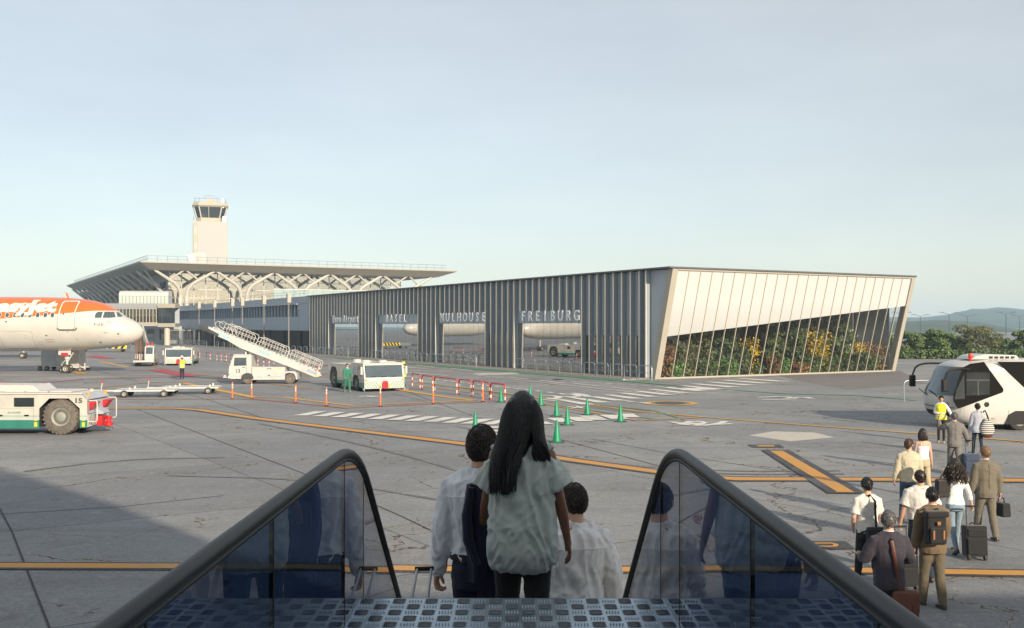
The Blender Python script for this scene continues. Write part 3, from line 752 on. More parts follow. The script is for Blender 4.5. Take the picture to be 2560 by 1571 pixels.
# flank: curved ribs carrying the long eave
rib = MB(); rib.tube([(0, 0, 0), (0, 0, 9.0)] + bez((0, 0, 10), (0, 0, 13.0), (-3.0, 0, 15.0), 7) + [(-6.8, 0, zb)], [(.4,.55)]*2 + [.5]*7 + [.3], 8)
rib.tube([(-1.5, 0, 13.6), (-5.5, 4.5, zb)], [.3,.22], 6); rib.tube([(-1.5, 0, 13.6), (-5.5, -4.5, zb)], [.3,.22], 6)
ribm = rib.mesh('eave_rib', mat('grey_rib', (.45,.45,.44), .5))
fw = MB().box(-.02, .02, -3.6, 3.6, 1, 15.5).mesh('flank_window', M['darkglass'])
for k in range(14):
    link('eave_rib', ribm, ter, (-3.4, 6 + 11*k, 0)); link('flank_window', fw, ter, (cwx0 - .35, 11.5 + 11*k, 0))
# glazed gallery and bridge before the terminal
gal = thing('glass_gallery', 'pale green glazed gallery with a rounded white roof beside the terminal eave', 'building', at(297, 236), R(8))
prof = [(0, 8.0), (0, 11.2), (.4, 12.0), (1.6, 12.5), (4, 12.6), (4, 8.0)]
mb = MB(); mb.prism([(.0, 11.25), (.3, 12.0), (1.2, 12.4), (5, 12.6), (5, 11.25)], 0, 11.2, 'x'); mb.build('roof', M['whitemetal'], gal)
gpm = MB().box(.03, .75, 0, .05, 8.2, 11.2).mesh('glass_pane', M['paleglass'])
for k in range(14): link('glass_pane', gpm, gal, (.8*k, 0, 0))
mb = MB(); mb.box(0, 11.2, .06, 5, 0, 8.19); mb.box(0, 11.2, .5, 5, 8.2, 11.24); mb.build('wall', M['panel'], gal)
M['bridgeglass'] = glass('bridge_glass', (.62,.60,.52), refl=.12)
br = thing('passenger_bridge', 'raised glazed passenger bridge on concrete columns behind the airliner nose', 'bridge', at(268, 214), R(4))
L1 = 10.6
mb = MB(); mb.box(-3, L1, -.15, 3.6, 4.2, 4.9); mb.build('deck', M['fascia'], br)
mb = MB(); mb.box(-3, L1, -.1, 3.6, 7.75, 7.95); mb.prism([(-.2, 7.96), (3.6, 7.96), (3.6, 9.0), (2.2, 9.0)], -3, L1, 'x'); mb.build('roof', M['roofgrey'], br)
gpm = MB().box(.03, .67, 0, .04, 4.92, 7.74).mesh('glass_pane', M['bridgeglass'])
for k in range(19): link('glass_pane', gpm, br, (-3 + .7*k, 0, 0))
mb = MB()
for k in range(20): mb.box(-3 + .7*k - .05, -3 + .7*k + .05, -.08, -.01, 4.9, 7.75)
mb.build('bridge_frame', M['cream'], br)
mb = MB(); mb.box(-3, L1, 2.6, 2.7, 4.9, 7.75); mb.build('rear_wall', M['fascia'], br)
hx = L1 + .1
mb = MB(); mb.box(hx, hx + 3.7, -.6, 3.2, 8.0, 8.9); mb.build('stair_head', M['fascia'], br)
mb = MB(); mb.box(hx, hx + 3.7, -.6, 3.2, 3.9, 4.7); mb.build('landing', M['fascia'], br)
hg = MB().box(.05, .85, -.5, -.46, 4.72, 7.98).mesh('glass_pane', M['darkglass'])
for k in range(4): link('glass_pane', hg, br, (hx + .05 + .9*k, 0, 0))
mb = MB(); mb.box(hx, hx + 3.7, 2.9, 3.1, 4.7, 8.0); mb.build('rear_wall', M['panel'], br)
cm = MB().lathe([(.55, 0), (.55, 4.19)], 16).mesh('column', M['fascia'])
for x in (-2, 2.2, 6.4): link('column', cm, br, (x, 1.5, 0))
cm2 = MB().lathe([(.62, 0), (.62, 3.89)], 16).mesh('column', M['cream']); link('column', cm2, br, (hx + 1.7, .6, 0))
mb = MB(); mb.box(-6, L1 + 4, 9, 9.3, 0, 4.1); mb.build('ground_floor_wall', M['panel'], br)
wm_ = MB().box(0, 1.5, 8.9, 8.98, 1.0, 3.4).mesh('window', M['warmglass'])
for k in range(7): link('window', wm_, br, (-5 + 2.7*k, 0, 0))
sf = thing('slatted_fence', 'dark vertical slat fence with a gate gap before the blue-grey annex', 'fence', at(425, 216), R(2))
slf = MB().box(-.05, .05, 0, .12, .1, 3.1).mesh('slat', M['slat'])
for k in range(27):
    if k not in (10, 11, 12): link('slat', slf, sf, (.27*k, 0, 0))
mb = MB(); mb.box(-.1, 7.2, -.03, .15, 3.12, 3.3); mb.build('top_rail', M['fascia'], sf)
mb = MB(); mb.box(2.6, 2.9, -.03, .15, 0, 3.1); mb.box(3.5, 3.7, -.03, .15, 0, 3.1); mb.build('gate_post', M['slat'], sf)
tg = thing('glass_balustrade', 'green glass parapet on the roof terrace before the terminal front', 'railing', at(684, 196), R(29.6))
gbm = MB().box(.03, 1.97, 0, .04, .0, 2.7).mesh('glass_pane', mat('green_terrace_glass', (.28,.36,.36), .08, var=.2, scale=.3))
for k in range(14): link('glass_pane', gbm, tg, (2*k, 0, 8.6))
mb = MB(); mb.box(0, 28, -.03, .07, 11.3, 11.42); mb.build('top_rail', M['whitemetal'], tg)

# ------------------------------------------------------------ control tower
M['tower'] = mat('tower_cladding', (.35,.355,.355), .5, var=.05, scale=.3, stretch=(3,3,.05))
M['towerb'] = mat('tower_beige', (.38,.34,.265), .6, var=.05)
M['towerg'] = mat('tower_grey_panel', (.42,.39,.36), .6)
tw = thing('control_tower', 'tall pale control tower with a glazed cab rising behind the terminal roof', 'tower', at(526, 330), R(17))
hw = 5.4
mb = MB(); mb.box(-hw, hw, 0, 11, 0, 38.6); mb.build('shaft', M['towerb'], tw)
slat_ = MB().box(.02, .60, -.14, -.003, 0, 38.4).mesh('cladding_strip', M['tower'])
for k in range(14): link('cladding_strip', slat_, tw, (-hw + 1.6 + .64*k - 0.2, 0, 0))
sl2 = MB().box(-.14, -.003, .02, 1.3, 0, 38.2).mesh('cladding_strip', M['tower'])
for k in range(5): link('cladding_strip', sl2, tw, (-hw, 3.2 + 1.35*k, 0))
pq = MB().box(.0, 1.0, -.05, -.004, 0, 2.4).mesh('grey_panel', M['towerg']); pq2 = MB().box(-.06, -.004, .4, 2.2, 0, 3.2).mesh('window', M['darkglass'])
for k in range(8): link('grey_panel', pq, tw, (-hw + .2, 0, 34.3 - 5.1*k)); link('window', pq2, tw, (-hw, 0, 33.5 - 5.1*k)); link('window', pq2, tw, (-hw, 8.6, 33.5 - 5.1*k))
def octa(r, z, cut=.32, cy=5.2):
    c = r * (1 - cut); return [(-c, cy - r, z), (c, cy - r, z), (r, cy - c, z), (r, cy + c, z), (c, cy + r, z), (-c, cy + r, z), (-r, cy + c, z), (-r, cy - c, z)]
mb = MB(); mb.loft([octa(4.4, 38.61), octa(4.4, 39.9)], smooth=False); mb.build('cab_base', M['towerb'], tw)
mb = MB(); mb.loft([octa(4.2, 39.91), octa(5.2, 43.4)], smooth=False, cap=True); mb.build('cab_glass', M['darkglass'], tw)
mb = MB()
lo, hi = octa(4.27, 39.91), octa(5.27, 43.4)
for a, b in zip(lo, hi): mb.tube([a, b], .24, 5)
for f in (.42,): mb.tube([Vector(lo[0]).lerp(Vector(lo[1]), f), Vector(hi[0]).lerp(Vector(hi[1]), f)], .10, 5)
mb.build('cab_frame', M['ycol'], tw)
mb = MB(); mb.loft([octa(5.3, 43.41), octa(5.75, 43.9), octa(5.3, 45.0)], smooth=False); mb.build('cab_roof', M['towerb'], tw)
mb = MB(); mb.box(-1.2, 1.6, 3.5, 6, 45.01, 46.4); mb.build('roof_hatch', M['towerb'], tw)
mb = MB(); top = octa(5.0, 45.0); top2 = octa(5.0, 46.2)
for a, b in zip(top, top2): mb.tube([a, b], .05, 4)
mb.tube(top2 + top2[:1], .05, 4); mb.tube([(-2,3.5,46.3),(-1.5,3.5,47.4),(1,3.5,47.6),(2.2,3.5,46.9),(2.4,3.5,45)], .05, 4); mb.box(3.6, 4.3, .2, .7, 43.2, 46.4)
for x in (-hw + .1, hw - .1): mb.tube([(x, .2, 38.6), (x, .2, 40.2)], .05, 4)
mb.tube([(-hw + .1, .2, 40.1), (-hw + .1, 10, 40.1)], .05, 4); mb.box(hw - 1.6, hw - .3, .3, .8, 38.6, 40.4)
mb.build('roof_railing', M['steel'], tw)
rc = thing('rooftop_cabin', 'small white slanted cabin with louvred side at the foot of the control tower', 'cabin', at(495, 300) + Vector((0,0,0)), R(17))
zz = zat(660, 300)
mb = MB(); mb.prism([(-2.4, zz), (2.2, zz), (2.2, zz + 3.2), (-.2, zz + 3.5), (-3.4, zz + 2.7)], 0, 4, 'y'); mb.build('shell', mat('cabin_white', (.40,.40,.39), .5), rc)
mb = MB(); mb.box(-.6, 1.0, -.06, -.004, zz + 1.2, zz + 2.4); mb.build('window', M['towerg'], rc)
mb = MB(); mb.prism([(-3.1, zz + 2.5), (-1.2, zz + 2.9), (-.9, zz + .5), (-2.25, zz + .4)], -.05, -.004, 'y'); mb.build('louvre', M['steel'], rc)
mb = MB(); mb.box(-3, 4, .5, 3.5, zt - 2, zz - .01); mb.build('base', M['roofgrey'], rc)

# ------------------------------------------------------------ hills, haze
def hill(name, d0, d1, xr, hfun, material, seed):
    mb = MB(); nx_, ny_ = 160, 14; v = []
    for j in range(ny_):
        t = j / (ny_ - 1); y = d0 + (d1 - d0) * t
        for i in range(nx_):
            x = xr[0] + (xr[1] - xr[0]) * i / (nx_ - 1)
            z = hfun(x * (d0 + (d1-d0)*.6) / y * 1.0) * math.sin(t * math.pi * .5) ** .8
            z *= 1 + .12 * noise.noise(Vector((x*.02, y*.02, seed))) * t
            z += 1.6 * noise.noise(Vector((x*.09, y*.09, seed + 3))) * t
            v.append((x, y, z - .5))
    fs_ = [(j*nx_ + i, j*nx_ + i + 1, (j+1)*nx_ + i + 1, (j+1)*nx_ + i) for j in range(ny_-1) for i in range(nx_-1)]
    mb.add(v, fs_, 0, None, True); o = mb.build(name, material, fix=False); o['kind'] = 'structure'; return o
M['hill'] = mat('forest_hill', (.05,.075,.045), .95, var=.5, scale=.012, bump=1.0, bscale=.15)
M['hill'].node_tree.nodes['Noise Texture'].inputs['Detail'].default_value = 10
def prof(pts, d):
    """ridge line read as (photograph column, row) at distance d"""
    xs_ = [(p[0] - CX) * d / F for p in pts]; zs_ = [zat(p[1], d) for p in pts]
    return lambda x: float(np.interp(x, xs_, zs_)) * 1.18
far = prof([(-200,812),(600,805),(1500,803),(2150,800),(2258,794),(2300,797),(2330,793),(2370,791),(2398,786),(2416,778),(2436,776),(2452,780),(2475,775),(2500,770),(2520,770),(2545,775),(2570,777),(2650,772),(2750,781),(2900,776),(3200,788),(4200,800)], 2000)
hill('far_hills', 1500, 2350, (-1800, 2600), far, M['hill'], 1.0)
near = prof([(-200,818),(1700,816),(2200,806),(2260,803),(2330,806),(2400,814),(2440,822),(2500,828),(2560,824),(2620,818),(2800,814),(3200,817)], 900)
hill('near_hills', 620, 980, (-700, 1000), near, M['hill'], 5.0)
hz = MB(); hz.box(-2750, 2750, -700, 2800, -1.5, 62)
hm = bpy.data.materials.new('pale_air'); hm.use_nodes = True; nt = hm.node_tree; nt.nodes.clear()
ho = nt.nodes.new('ShaderNodeOutputMaterial'); pv = nt.nodes.new('ShaderNodeVolumePrincipled')
pv.inputs['Color'].default_value = (.52,.76,1.0,1); pv.inputs['Density'].default_value = .00025; pv.inputs['Anisotropy'].default_value = -.15
nt.links.new(pv.outputs[0], ho.inputs['Volume'])
haze = hz.build('haze', hm); haze['kind'] = 'stuff'

# ------------------------------------------------------------ plants
def leafmats(base):
    return [mat('leaf_' + base[0], base[1], .6, var=.25, scale=2.0), mat('leaf_' + base[0], tuple(c * .62 for c in base[1]), .6, var=.25, scale=2.0), mat('leaf_' + base[0], tuple(min(1, c * 1.45) for c in base[1]), .6, var=.2, scale=2.0)]
LEAF = {k: leafmats((k, c)) for k, c in {'dark': (.06,.10,.035), 'mid': (.085,.135,.04), 'olive': (.10,.11,.04), 'yellow': (.62,.42,.02), 'rust': (.24,.13,.05), 'fresh': (.10,.22,.05)}.items()}
def crown(clumps, n, size, mats, name, parent, aspect=1.7, droop=0.0):
    """leaf-sized faces spread through the clumps: (centre, radii)"""
    vol = np.array([c[1][0]*c[1][1]*c[1][2] for c in clumps]) ** .75; cnt = (vol / vol.sum() * n).astype(int) + 4
    V = []; 
    for (c, r), k in zip(clumps, cnt):
        d = rng.normal(size=(k, 3)); d /= np.linalg.norm(d, axis=1)[:, None]
        rad = rng.uniform(.45, 1.06, size=(k, 1)) ** .6
        p = np.array(c) + d * rad * np.array(r)
        nrm = d + rng.normal(scale=.75, size=(k, 3)); nrm[:, 2] += .3; nrm /= np.linalg.norm(nrm, axis=1)[:, None]
        t = np.cross(nrm, rng.normal(size=(k, 3))); t /= np.linalg.norm(t, axis=1)[:, None] + 1e-9; b = np.cross(nrm, t)
        s = (size * rng.uniform(.6, 1.4, size=(k, 1)))
        V.append(np.stack([p - t*s*aspect/2, p + b*s*.4, p + t*s*aspect/2 - np.array([0,0,droop])*s, p - b*s*.4], axis=1))
    V = np.concatenate(V).reshape(-1, 3); V[:, 2] = np.maximum(V[:, 2], .02); q = len(V) // 4
    me = bpy.data.meshes.new(name)
    me.vertices.add(len(V)); me.vertices.foreach_set('co', V.ravel())
    me.loops.add(q * 4); me.loops.foreach_set('vertex_index', np.arange(q * 4, dtype=np.int32))
    me.polygons.add(q); me.polygons.foreach_set('loop_start', np.arange(0, q*4, 4, dtype=np.int32)); me.polygons.foreach_set('loop_total', np.full(q, 4, dtype=np.int32))
    for m_ in mats: me.materials.append(m_)
    me.polygons.foreach_set('material_index', rng.integers(0, len(mats), q).astype(np.int32)); me.update(); me.validate()
    return link(name, me, parent)
M['bark'] = mat('bark', (.075,.06,.045), .9, var=.3, scale=6)
def plant(name, label, cat, loc, h, w, kind, n, size, form='bush', group=None):
    t = thing(name, label, cat, loc, rng.uniform(0, 6.28), group)
    tr = MB(); cl = []
    if form == 'tree':
        tr.tube([(0,0,0),(.05*w,.03*w,h*.3),(.0,.05*w,h*.55),(.06*w,0,h*.85)], [.06*h**.5, .05*h**.5, .035*h**.5, .01], 6)
        for k in range(14):
            a = 2.4*k + rng.uniform(-.4,.4); zc = h * (.16 + .76 * (k / 13.0)); rr = w * .5 * rng.uniform(.35,.85) * (1.05 - .5 * abs(zc/h - .5))
            e = (rr*math.cos(a), rr*math.sin(a), zc); tr.tube([(0,.03*w,zc*.72), e], [.025*h**.5, .008], 5)
            cl.append((e, (w*rng.uniform(.12,.20), w*rng.uniform(.12,.20), h*rng.uniform(.09,.16))))
        cl.append(((0,0,h*.88), (w*.2, w*.2, h*.12)))
    elif form == 'column':
        tr.tube([(0,0,0),(.03,.02,h*.5),(0,0,h*.95)], [.07,.05,.015], 6)
        for k in range(16):
            a = 2.4*k; zc = h*(.10 + .84*k/15); rr = w*.22*rng.uniform(.6,1.2)*(1.15 - .6*(k/15)**2)
            cl.append(((rr*math.cos(a), rr*math.sin(a), zc), (w*rng.uniform(.22,.34), w*rng.uniform(.22,.34), h*rng.uniform(.06,.10))))
    else:
        for k in range(5):
            a = 1.26*k + rng.uniform(-.4,.4); e = (w*.33*math.cos(a)*rng.uniform(.5,1.1), w*.33*math.sin(a)*rng.uniform(.5,1.1), h*rng.uniform(.45,.8))
            tr.tube([(0,0,0), (e[0]*.4,e[1]*.4,e[2]*.5), e], [.03,.02,.006], 5); cl.append((e, (w*.26, w*.26, h*.24)))
        cl.append(((0,0,h*.35), (w*.42, w*.42, h*.33))); cl.append(((0,0,h*.15), (w*.46, w*.46, h*.15)))
    tr.build('trunk', M['bark'], t)
    crown(cl, n, size, LEAF[kind], 'crown', t)
    return t
def inside(px, dep, x_face_y=0.0):
    """local point behind the end wall at a photograph column and depth behind the glass"""
    u = (px - CX) / F; o = bw(0, dep); x = (u * o.y - o.x) / (bx_.x - u * bx_.y); return bw(x, dep, .045)
gtall = 'tall evergreens behind the slanted glass'
for px, dep, h, w, kind, n, lab in ((1928, 3.2, 4.4, 2.2, 'mid', 1900, 'slim mid-green evergreen behind the glass just past the cream inner doors'), (2035, 3.6, 5.2, 2.2, 'dark', 1900, 'dark evergreen column deep behind the tallest yellow shrub'), (1806, 2.3, 4.6, 2.8, 'dark', 2600, 'broad dark evergreen column behind the slanted glass, next to the cream inner doors'), (1745, 2.6, 3.4, 2.6, 'olive', 1500, 'olive evergreen behind the slanted glass, shortest of the tall ones'),
                                   (1980, 2.6, 5.3, 2.5, 'dark', 2600, 'dark evergreen column behind the slanted glass between two yellow shrubs'), (2098, 2.5, 6.3, 2.3, 'mid', 2600, 'tallest green evergreen column behind the slanted glass by the ribbed wall')):
    plant('evergreen', lab, 'tree', inside(px, dep), h*1.12, w*1.25, kind, int(n*1.9), .20, 'column', gtall)
for px, dep, h, w, kind, n, size, nm, lab in (
    (1872, 1.3, 2.6, 1.8, 'yellow', 380, .11, 'yellow_shrub', 'sparse yellow flowering shrub behind glass beside the cream inner doors'),
    (2048, 1.5, 3.3, 2.2, 'yellow', 620, .11, 'yellow_shrub', 'tallest yellow flowering shrub, behind the slanted glass mid-way along'),
    (2150, 1.5, 2.5, 1.7, 'yellow', 360, .11, 'yellow_shrub', 'yellow flowering shrub behind glass next to the cream inner column'),
    (1660, 1.0, 2.2, 1.5, 'rust', 700, .12, 'rust_grass', 'dry rust-coloured shrub just inside the slanted beige corner post'),
    (1935, 1.2, 1.5, 1.3, 'rust', 350, .11, 'rust_grass', 'small reddish-brown shrub behind the glass by a bright green fern'),
    (2180, 1.5, 2.2, 2.2, 'rust', 700, .12, 'rust_grass', 'wide rust-coloured shrub before the ribbed inner wall'),
    (1700, 1.2, 2.3, 2.3, 'olive', 900, .14, 'low_bush', 'olive bush behind the glass near the slanted corner post'),
    (1690, .9, 1.2, 1.6, 'fresh', 500, .14, 'fern', 'bright green fern at the glass foot near the corner post'),
    (1760, 1.0, 1.3, 2.0, 'mid', 600, .14, 'low_bush', 'low green bush at the glass foot under the broad evergreen'),
    (1822, 1.0, 1.1, 1.6, 'fresh', 450, .14, 'fern', 'bright green fern at the glass foot before the broad dark evergreen'),
    (1852, 1.6, 2.4, 1.8, 'dark', 800, .14, 'low_bush', 'dark bush behind the glass just before the inner doors'),
    (1885, .9, .9, 1.4, 'mid', 350, .12, 'low_bush', 'small green bush under the yellow shrub by the inner doors'),
    (1957, .9, 1.4, 1.0, 'fresh', 450, .14, 'fern', 'upright bright green fern at the glass foot by the reddish shrub'),
    (1995, .9, .9, 1.6, 'rust', 420, .12, 'rust_grass', 'low brown shrub at the foot of a dark evergreen column'),
    (2030, .9, 1.5, 1.5, 'mid', 500, .14, 'low_bush', 'green bush under the tallest yellow shrub'),
    (2075, .9, 1.2, 1.7, 'mid', 500, .14, 'low_bush', 'green bush at the foot of the tallest evergreen column'),
    (2115, .9, 1.0, 1.5, 'dark', 450, .13, 'low_bush', 'low dark bush beside the tallest evergreen column'),
    (2152, 1.0, 1.5, 1.6, 'dark', 600, .14, 'low_bush', 'dark round bush beneath the yellow shrub by the inner column'),
    (2176, .9, 1.3, 1.5, 'mid', 500, .14, 'low_bush', 'green bush before the wide rust-coloured shrub'),
    (1730, 4.5, 3.4, 3.0, 'dark', 1000, .20, 'low_bush', 'big dark bush deep behind the glass near the corner post')):
    plant(nm, lab, 'shrub', inside(px, dep), h*1.25, w*1.2, kind, int(n*1.7), size*1.1)
for px, d, h, w, kind, lab in ((2258, 128, 3.3, 5.6, 'mid', 'bushy green tree just past the slanted glass end wall'), (2300, 133, 3.2, 4.6, 'dark', 'dark bushy tree behind the apron, second past the glass wall'),
                              (2345, 128, 3.6, 5.0, 'mid', 'pointed green tree behind the apron, tallest before the lamp pair'), (2378, 134, 2.8, 4.0, 'dark', 'small dark tree behind the apron under the twin lamps'),
                              (2448, 130, 4.1, 8.2, 'olive', 'wide spreading tree behind the apron above the white bus roof'), (2500, 140, 2.4, 3.4, 'mid', 'low green tree behind the apron between two wide trees'),
                              (2562, 130, 3.6, 4.0, 'mid', 'green tree behind the apron at the edge of the picture'), (2410, 142, 2.2, 4.0, 'dark', 'low dark bush behind the apron beside the wide spreading tree'),
                              (2530, 138, 2.0, 3.6, 'dark', 'low dark bush behind the apron beyond the bus roof hatch')):
    plant('apron_tree', lab, 'tree', at(px, d), h, w, kind, 4600 if h > 3 else 2600, .17, 'tree', 'trees beyond the apron')
hg_ = thing('hedge', 'low green hedge running along the far edge of the apron', 'hedge', at(2410, 126), 0)
cl = [((-12 + .8*k, rng.uniform(-.5,.5), .5), (.8, .8, .7)) for k in range(31)]
crown(cl, 3800, .26, LEAF['mid'], 'foliage', hg_)
mb = MB()
for k in range(16): mb.tube([(-12 + 1.6*k, 0, 0), (-12 + 1.6*k, 0, .5)], .03, 5)
mb.build('stems', M['bark'], hg_)
# tall twin lamps beyond the trees
M['pole'] = mat('dark_pole', (.035,.04,.045), .5)
tl = MB(); tl.tube([(0,0,0),(0,0,10.2)], [.20,.12], 8)
for s in (-1, 1): tl.tube([(0,0,10.0)] + bez((0,0,10.2),(s*.3,0,10.5),(s*3.4,0,11.2), 5), .09, 6)
tlm = tl.mesh('street_lamp', M['pole']); th = MB().box(-.9,.9,-.25,.25,-.10,.12).mesh('lamp_head', M['pole'])
for i, (px, d) in enumerate(((2254, 430), (2301, 470), (2373, 440), (2419, 480), (2515, 430), (2549, 470))):
    o = link('street_lamp', tlm, None, at(px, d, -1.2 + (0 if d < 450 else -.6)), (0,0,R(14)))
    tag(o, 'tall two-armed street lamp against the hills, %s past the slanted glass building' % ordinal(i), 'street lamp', 'two-armed street lamps')
    for s in (-1, 1): link('lamp_head', th, o, (s*3.9, 0, 11.2))
# ------------------------------------------------------------ wheels
def wheel_meshes(r, w, rr, tyre, rim, lugs=0, hub=.3):
    """tyre and rim around the Y axis, outer face at -w/2"""
    mb = MB(); h = w / 2
    mb.lathe([(rr*.98, -h*.75), (rr*1.08, -h), (r*.86, -h*1.02), (r*.97, -h*.8), (r, -h*.45), (r, h*.45), (r*.97, h*.8), (r*.86, h*1.02), (rr*1.08, h), (rr*.98, h*.75)], 32, 0, None, 'y')
    if lugs:
        for k in range(lugs):
            Mx = Matrix.Rotation(2*math.pi*k/lugs, 4, 'Y')
            for s, o in ((-1, 0), (1, .5)):
                Mq = Matrix.Rotation(2*math.pi*(k + o)/lugs, 4, 'Y')
                mb.hexa([(-.03*r, s*h*.06, r*.99), (.05*r, s*h*.06, r*.99), (.02*r, s*h*1.0, r*.90), (-.07*r, s*h*1.0, r*.90)] if s > 0 else [(-.07*r, s*h*1.0, r*.90), (.02*r, s*h*1.0, r*.90), (.05*r, s*h*.06, r*.99), (-.03*r, s*h*.06, r*.99)],
                        [(-.03*r, s*h*.06, r*1.03), (.05*r, s*h*.06, r*1.03), (.02*r, s*h*1.04, r*.985), (-.07*r, s*h*1.04, r*.985)] if s > 0 else [(-.07*r, s*h*1.04, r*.985), (.02*r, s*h*1.04, r*.985), (.05*r, s*h*.06, r*1.03), (-.03*r, s*h*.06, r*1.03)], 0, Mq)
    t = mb.mesh('wheel', tyre)
    mb = MB()
    mb.lathe([(rr*1.05, -h*.72), (rr*.98, -h*.95), (rr*.80, -h*.80), (rr*.72, -h*.45), (rr*.55, -h*.38), (rr*hub*1.5, -h*.62), (rr*hub, -h*.85), (.001, -h*.87)][::1], 28, 0, None, 'y')
    for k in range(8):
        a = 2*math.pi*k/8; mb.ball((rr*.62*math.cos(a), -h*.46, rr*.62*math.sin(a)), rr*.05, 6, 4)
    rm = mb.mesh('rim', rim)
    return t, rm
def put_wheel(wm, parent, x, y, z, flip=False):
    o = link('wheel', wm[0], parent, (x, y, z), (0, 0, math.pi if flip else 0)); link('rim', wm[1], o); return o
# ------------------------------------------------------------ airliner
def livery(name, orange=True):
    m = bpy.data.materials.new(name); m.use_nodes = True
    nt = m.node_tree; b = nt.nodes['Principled BSDF']; N = nt.nodes.new; L = nt.links.new
    b.inputs['Roughness'].default_value = .32; b.inputs['Coat Weight'].default_value = .5; b.inputs['Coat Roughness'].default_value = .12
    tc = N('ShaderNodeTexCoord'); n = N('ShaderNodeTexNoise'); n.inputs['Scale'].default_value = .8; n.inputs['Detail'].default_value = 6; L(tc.outputs['Object'], n.inputs['Vector'])
    r = N('ShaderNodeMapRange'); r.inputs[1].default_value = .3; r.inputs[2].default_value = .7; r.inputs[3].default_value = .93; r.inputs[4].default_value = 1.04; L(n.outputs['Fac'], r.inputs[0])
    sp = N('ShaderNodeSeparateXYZ'); L(tc.outputs['Object'], sp.inputs[0])
    mx = N('ShaderNodeMix'); mx.data_type = 'RGBA'; mx.inputs['A'].default_value = (.54,.53,.49,1); mx.inputs['B'].default_value = (.72,.14,.018,1)
    if orange:
        fc = N('ShaderNodeFloatCurve'); c = fc.mapping.curves[0]
        pts = [(-20, 3.9), (-11.9, 4.70), (-9.96, 4.87), (-8.05, 5.0), (-6.4, 5.18), (-5.06, 5.30), (-3.7, 5.43), (-2.2, 5.47), (0, 5.6)]
        q = [((x + 20) / 20, (z - 3) / 4) for x, z in pts]
        c.points[0].location = q[0]; c.points[1].location = q[-1]
        for p in q[1:-1]: c.points.new(*p)
        fc.mapping.update()
        ma = N('ShaderNodeMapRange'); ma.inputs[1].default_value = -20; ma.inputs[2].default_value = 0; L(sp.outputs['X'], ma.inputs[0]); L(ma.outputs[0], fc.inputs['Value'])
        zz = N('ShaderNodeMapRange'); zz.inputs[1].default_value = 3; zz.inputs[2].default_value = 7; L(sp.outputs['Z'], zz.inputs[0])
        gt = N('ShaderNodeMath'); gt.operation = 'GREATER_THAN'; L(zz.outputs[0], gt.inputs[0]); L(fc.outputs[0], gt.inputs[1])
        lt = N('ShaderNodeMath'); lt.operation = 'LESS_THAN'; lt.inputs[1].default_value = -2.15; L(sp.outputs['X'], lt.inputs[0])
        mu = N('ShaderNodeMath'); mu.operation = 'MULTIPLY'; L(gt.outputs[0], mu.inputs[0]); L(lt.outputs[0], mu.inputs[1])
        L(mu.outputs[0], mx.inputs['Factor'])
    else: mx.inputs['Factor'].default_value = 0
    m2 = N('ShaderNodeMix'); m2.data_type = 'RGBA'; m2.blend_type = 'MULTIPLY'; m2.inputs['Factor'].default_value = 1; L(mx.outputs['Result'], m2.inputs['A']); L(r.outputs[0], m2.inputs['B'])
    # grime streaks low on the belly
    g = N('ShaderNodeMapRange'); g.inputs[1].default_value = 2.5; g.inputs[2].default_value = 1.9; g.inputs[4].default_value = .45; L(sp.outputs['Z'], g.inputs[0])
    g2 = N('ShaderNodeMath'); g2.operation = 'MULTIPLY'; L(g.outputs[0], g2.inputs[0]); L(n.outputs['Fac'], g2.inputs[1])
    m3 = N('ShaderNodeMix'); m3.data_type = 'RGBA'; L(g2.outputs[0], m3.inputs['Factor']); L(m2.outputs['Result'], m3.inputs['A']); m3.inputs['B'].default_value = (.20,.18,.15,1)
    L(m3.outputs['Result'], b.inputs['Base Color'])
    return m
TOPP = [(0,3.66),(-.06,3.86),(-.16,4.03),(-.44,4.36),(-1.03,4.73),(-1.58,4.95),(-2.18,5.42),(-2.61,5.74),(-3.43,6.12),(-4.5,6.39),(-5.9,6.56),(-7.5,6.65),(-11.9,6.68),(-27,6.68),(-31,6.62),(-38,6.3)]
BOTP = [(0,3.62),(-.06,3.36),(-.16,3.18),(-.33,2.99),(-.7,2.72),(-1.5,2.42),(-2.9,2.2),(-4.8,2.05),(-6.4,1.96),(-11.9,1.9),(-25,1.9),(-29,2.3),(-33,3.3),(-38,5.2)]
def ip(pts, x):
    xs_ = [p[0] for p in pts][::-1]; zs_ = [p[1] for p in pts][::-1]; return float(np.interp(x, xs_, zs_))
def fus(x):
    t, b = ip(TOPP, x), ip(BOTP, x); hz_ = max(.02, (t - b) / 2)
    wd = ip([(0,.02),(-.06,.26),(-.16,.45),(-.44,.82),(-1.03,1.30),(-1.58,1.6),(-2.6,1.95),(-4.5,2.28),(-6.5,2.38),(-27,2.38),(-31,1.9),(-38,.4)], x)
    return (t + b) / 2, hz_, wd
def skin(x, z, off=0.0):
    cz, hz_, wd = fus(x); q = max(-.999, min(.999, (z - cz) / hz_)); return Vector((x, -(wd + off) * math.sqrt(1 - q*q), z + off * q * .6))
def fuselage_mesh(name, m):
    xs_ = [0,-.02,-.06,-.12,-.2,-.33,-.5,-.75,-1.03,-1.35,-1.7,-2.1,-2.5,-3,-3.6,-4.3,-5.1,-6,-7,-8.5,-10,-12,-15,-19,-23,-27,-29,-31,-33,-35,-38]
    rings = []
    for x in xs_:
        cz, hz_, wd = fus(x)
        rings.append([(x, -wd*math.sin(2*math.pi*j/48), cz + hz_*math.cos(2*math.pi*j/48)) for j in range(48)])
    mb = MB(); mb.loft(rings); return mb.mesh(name, m, 60)
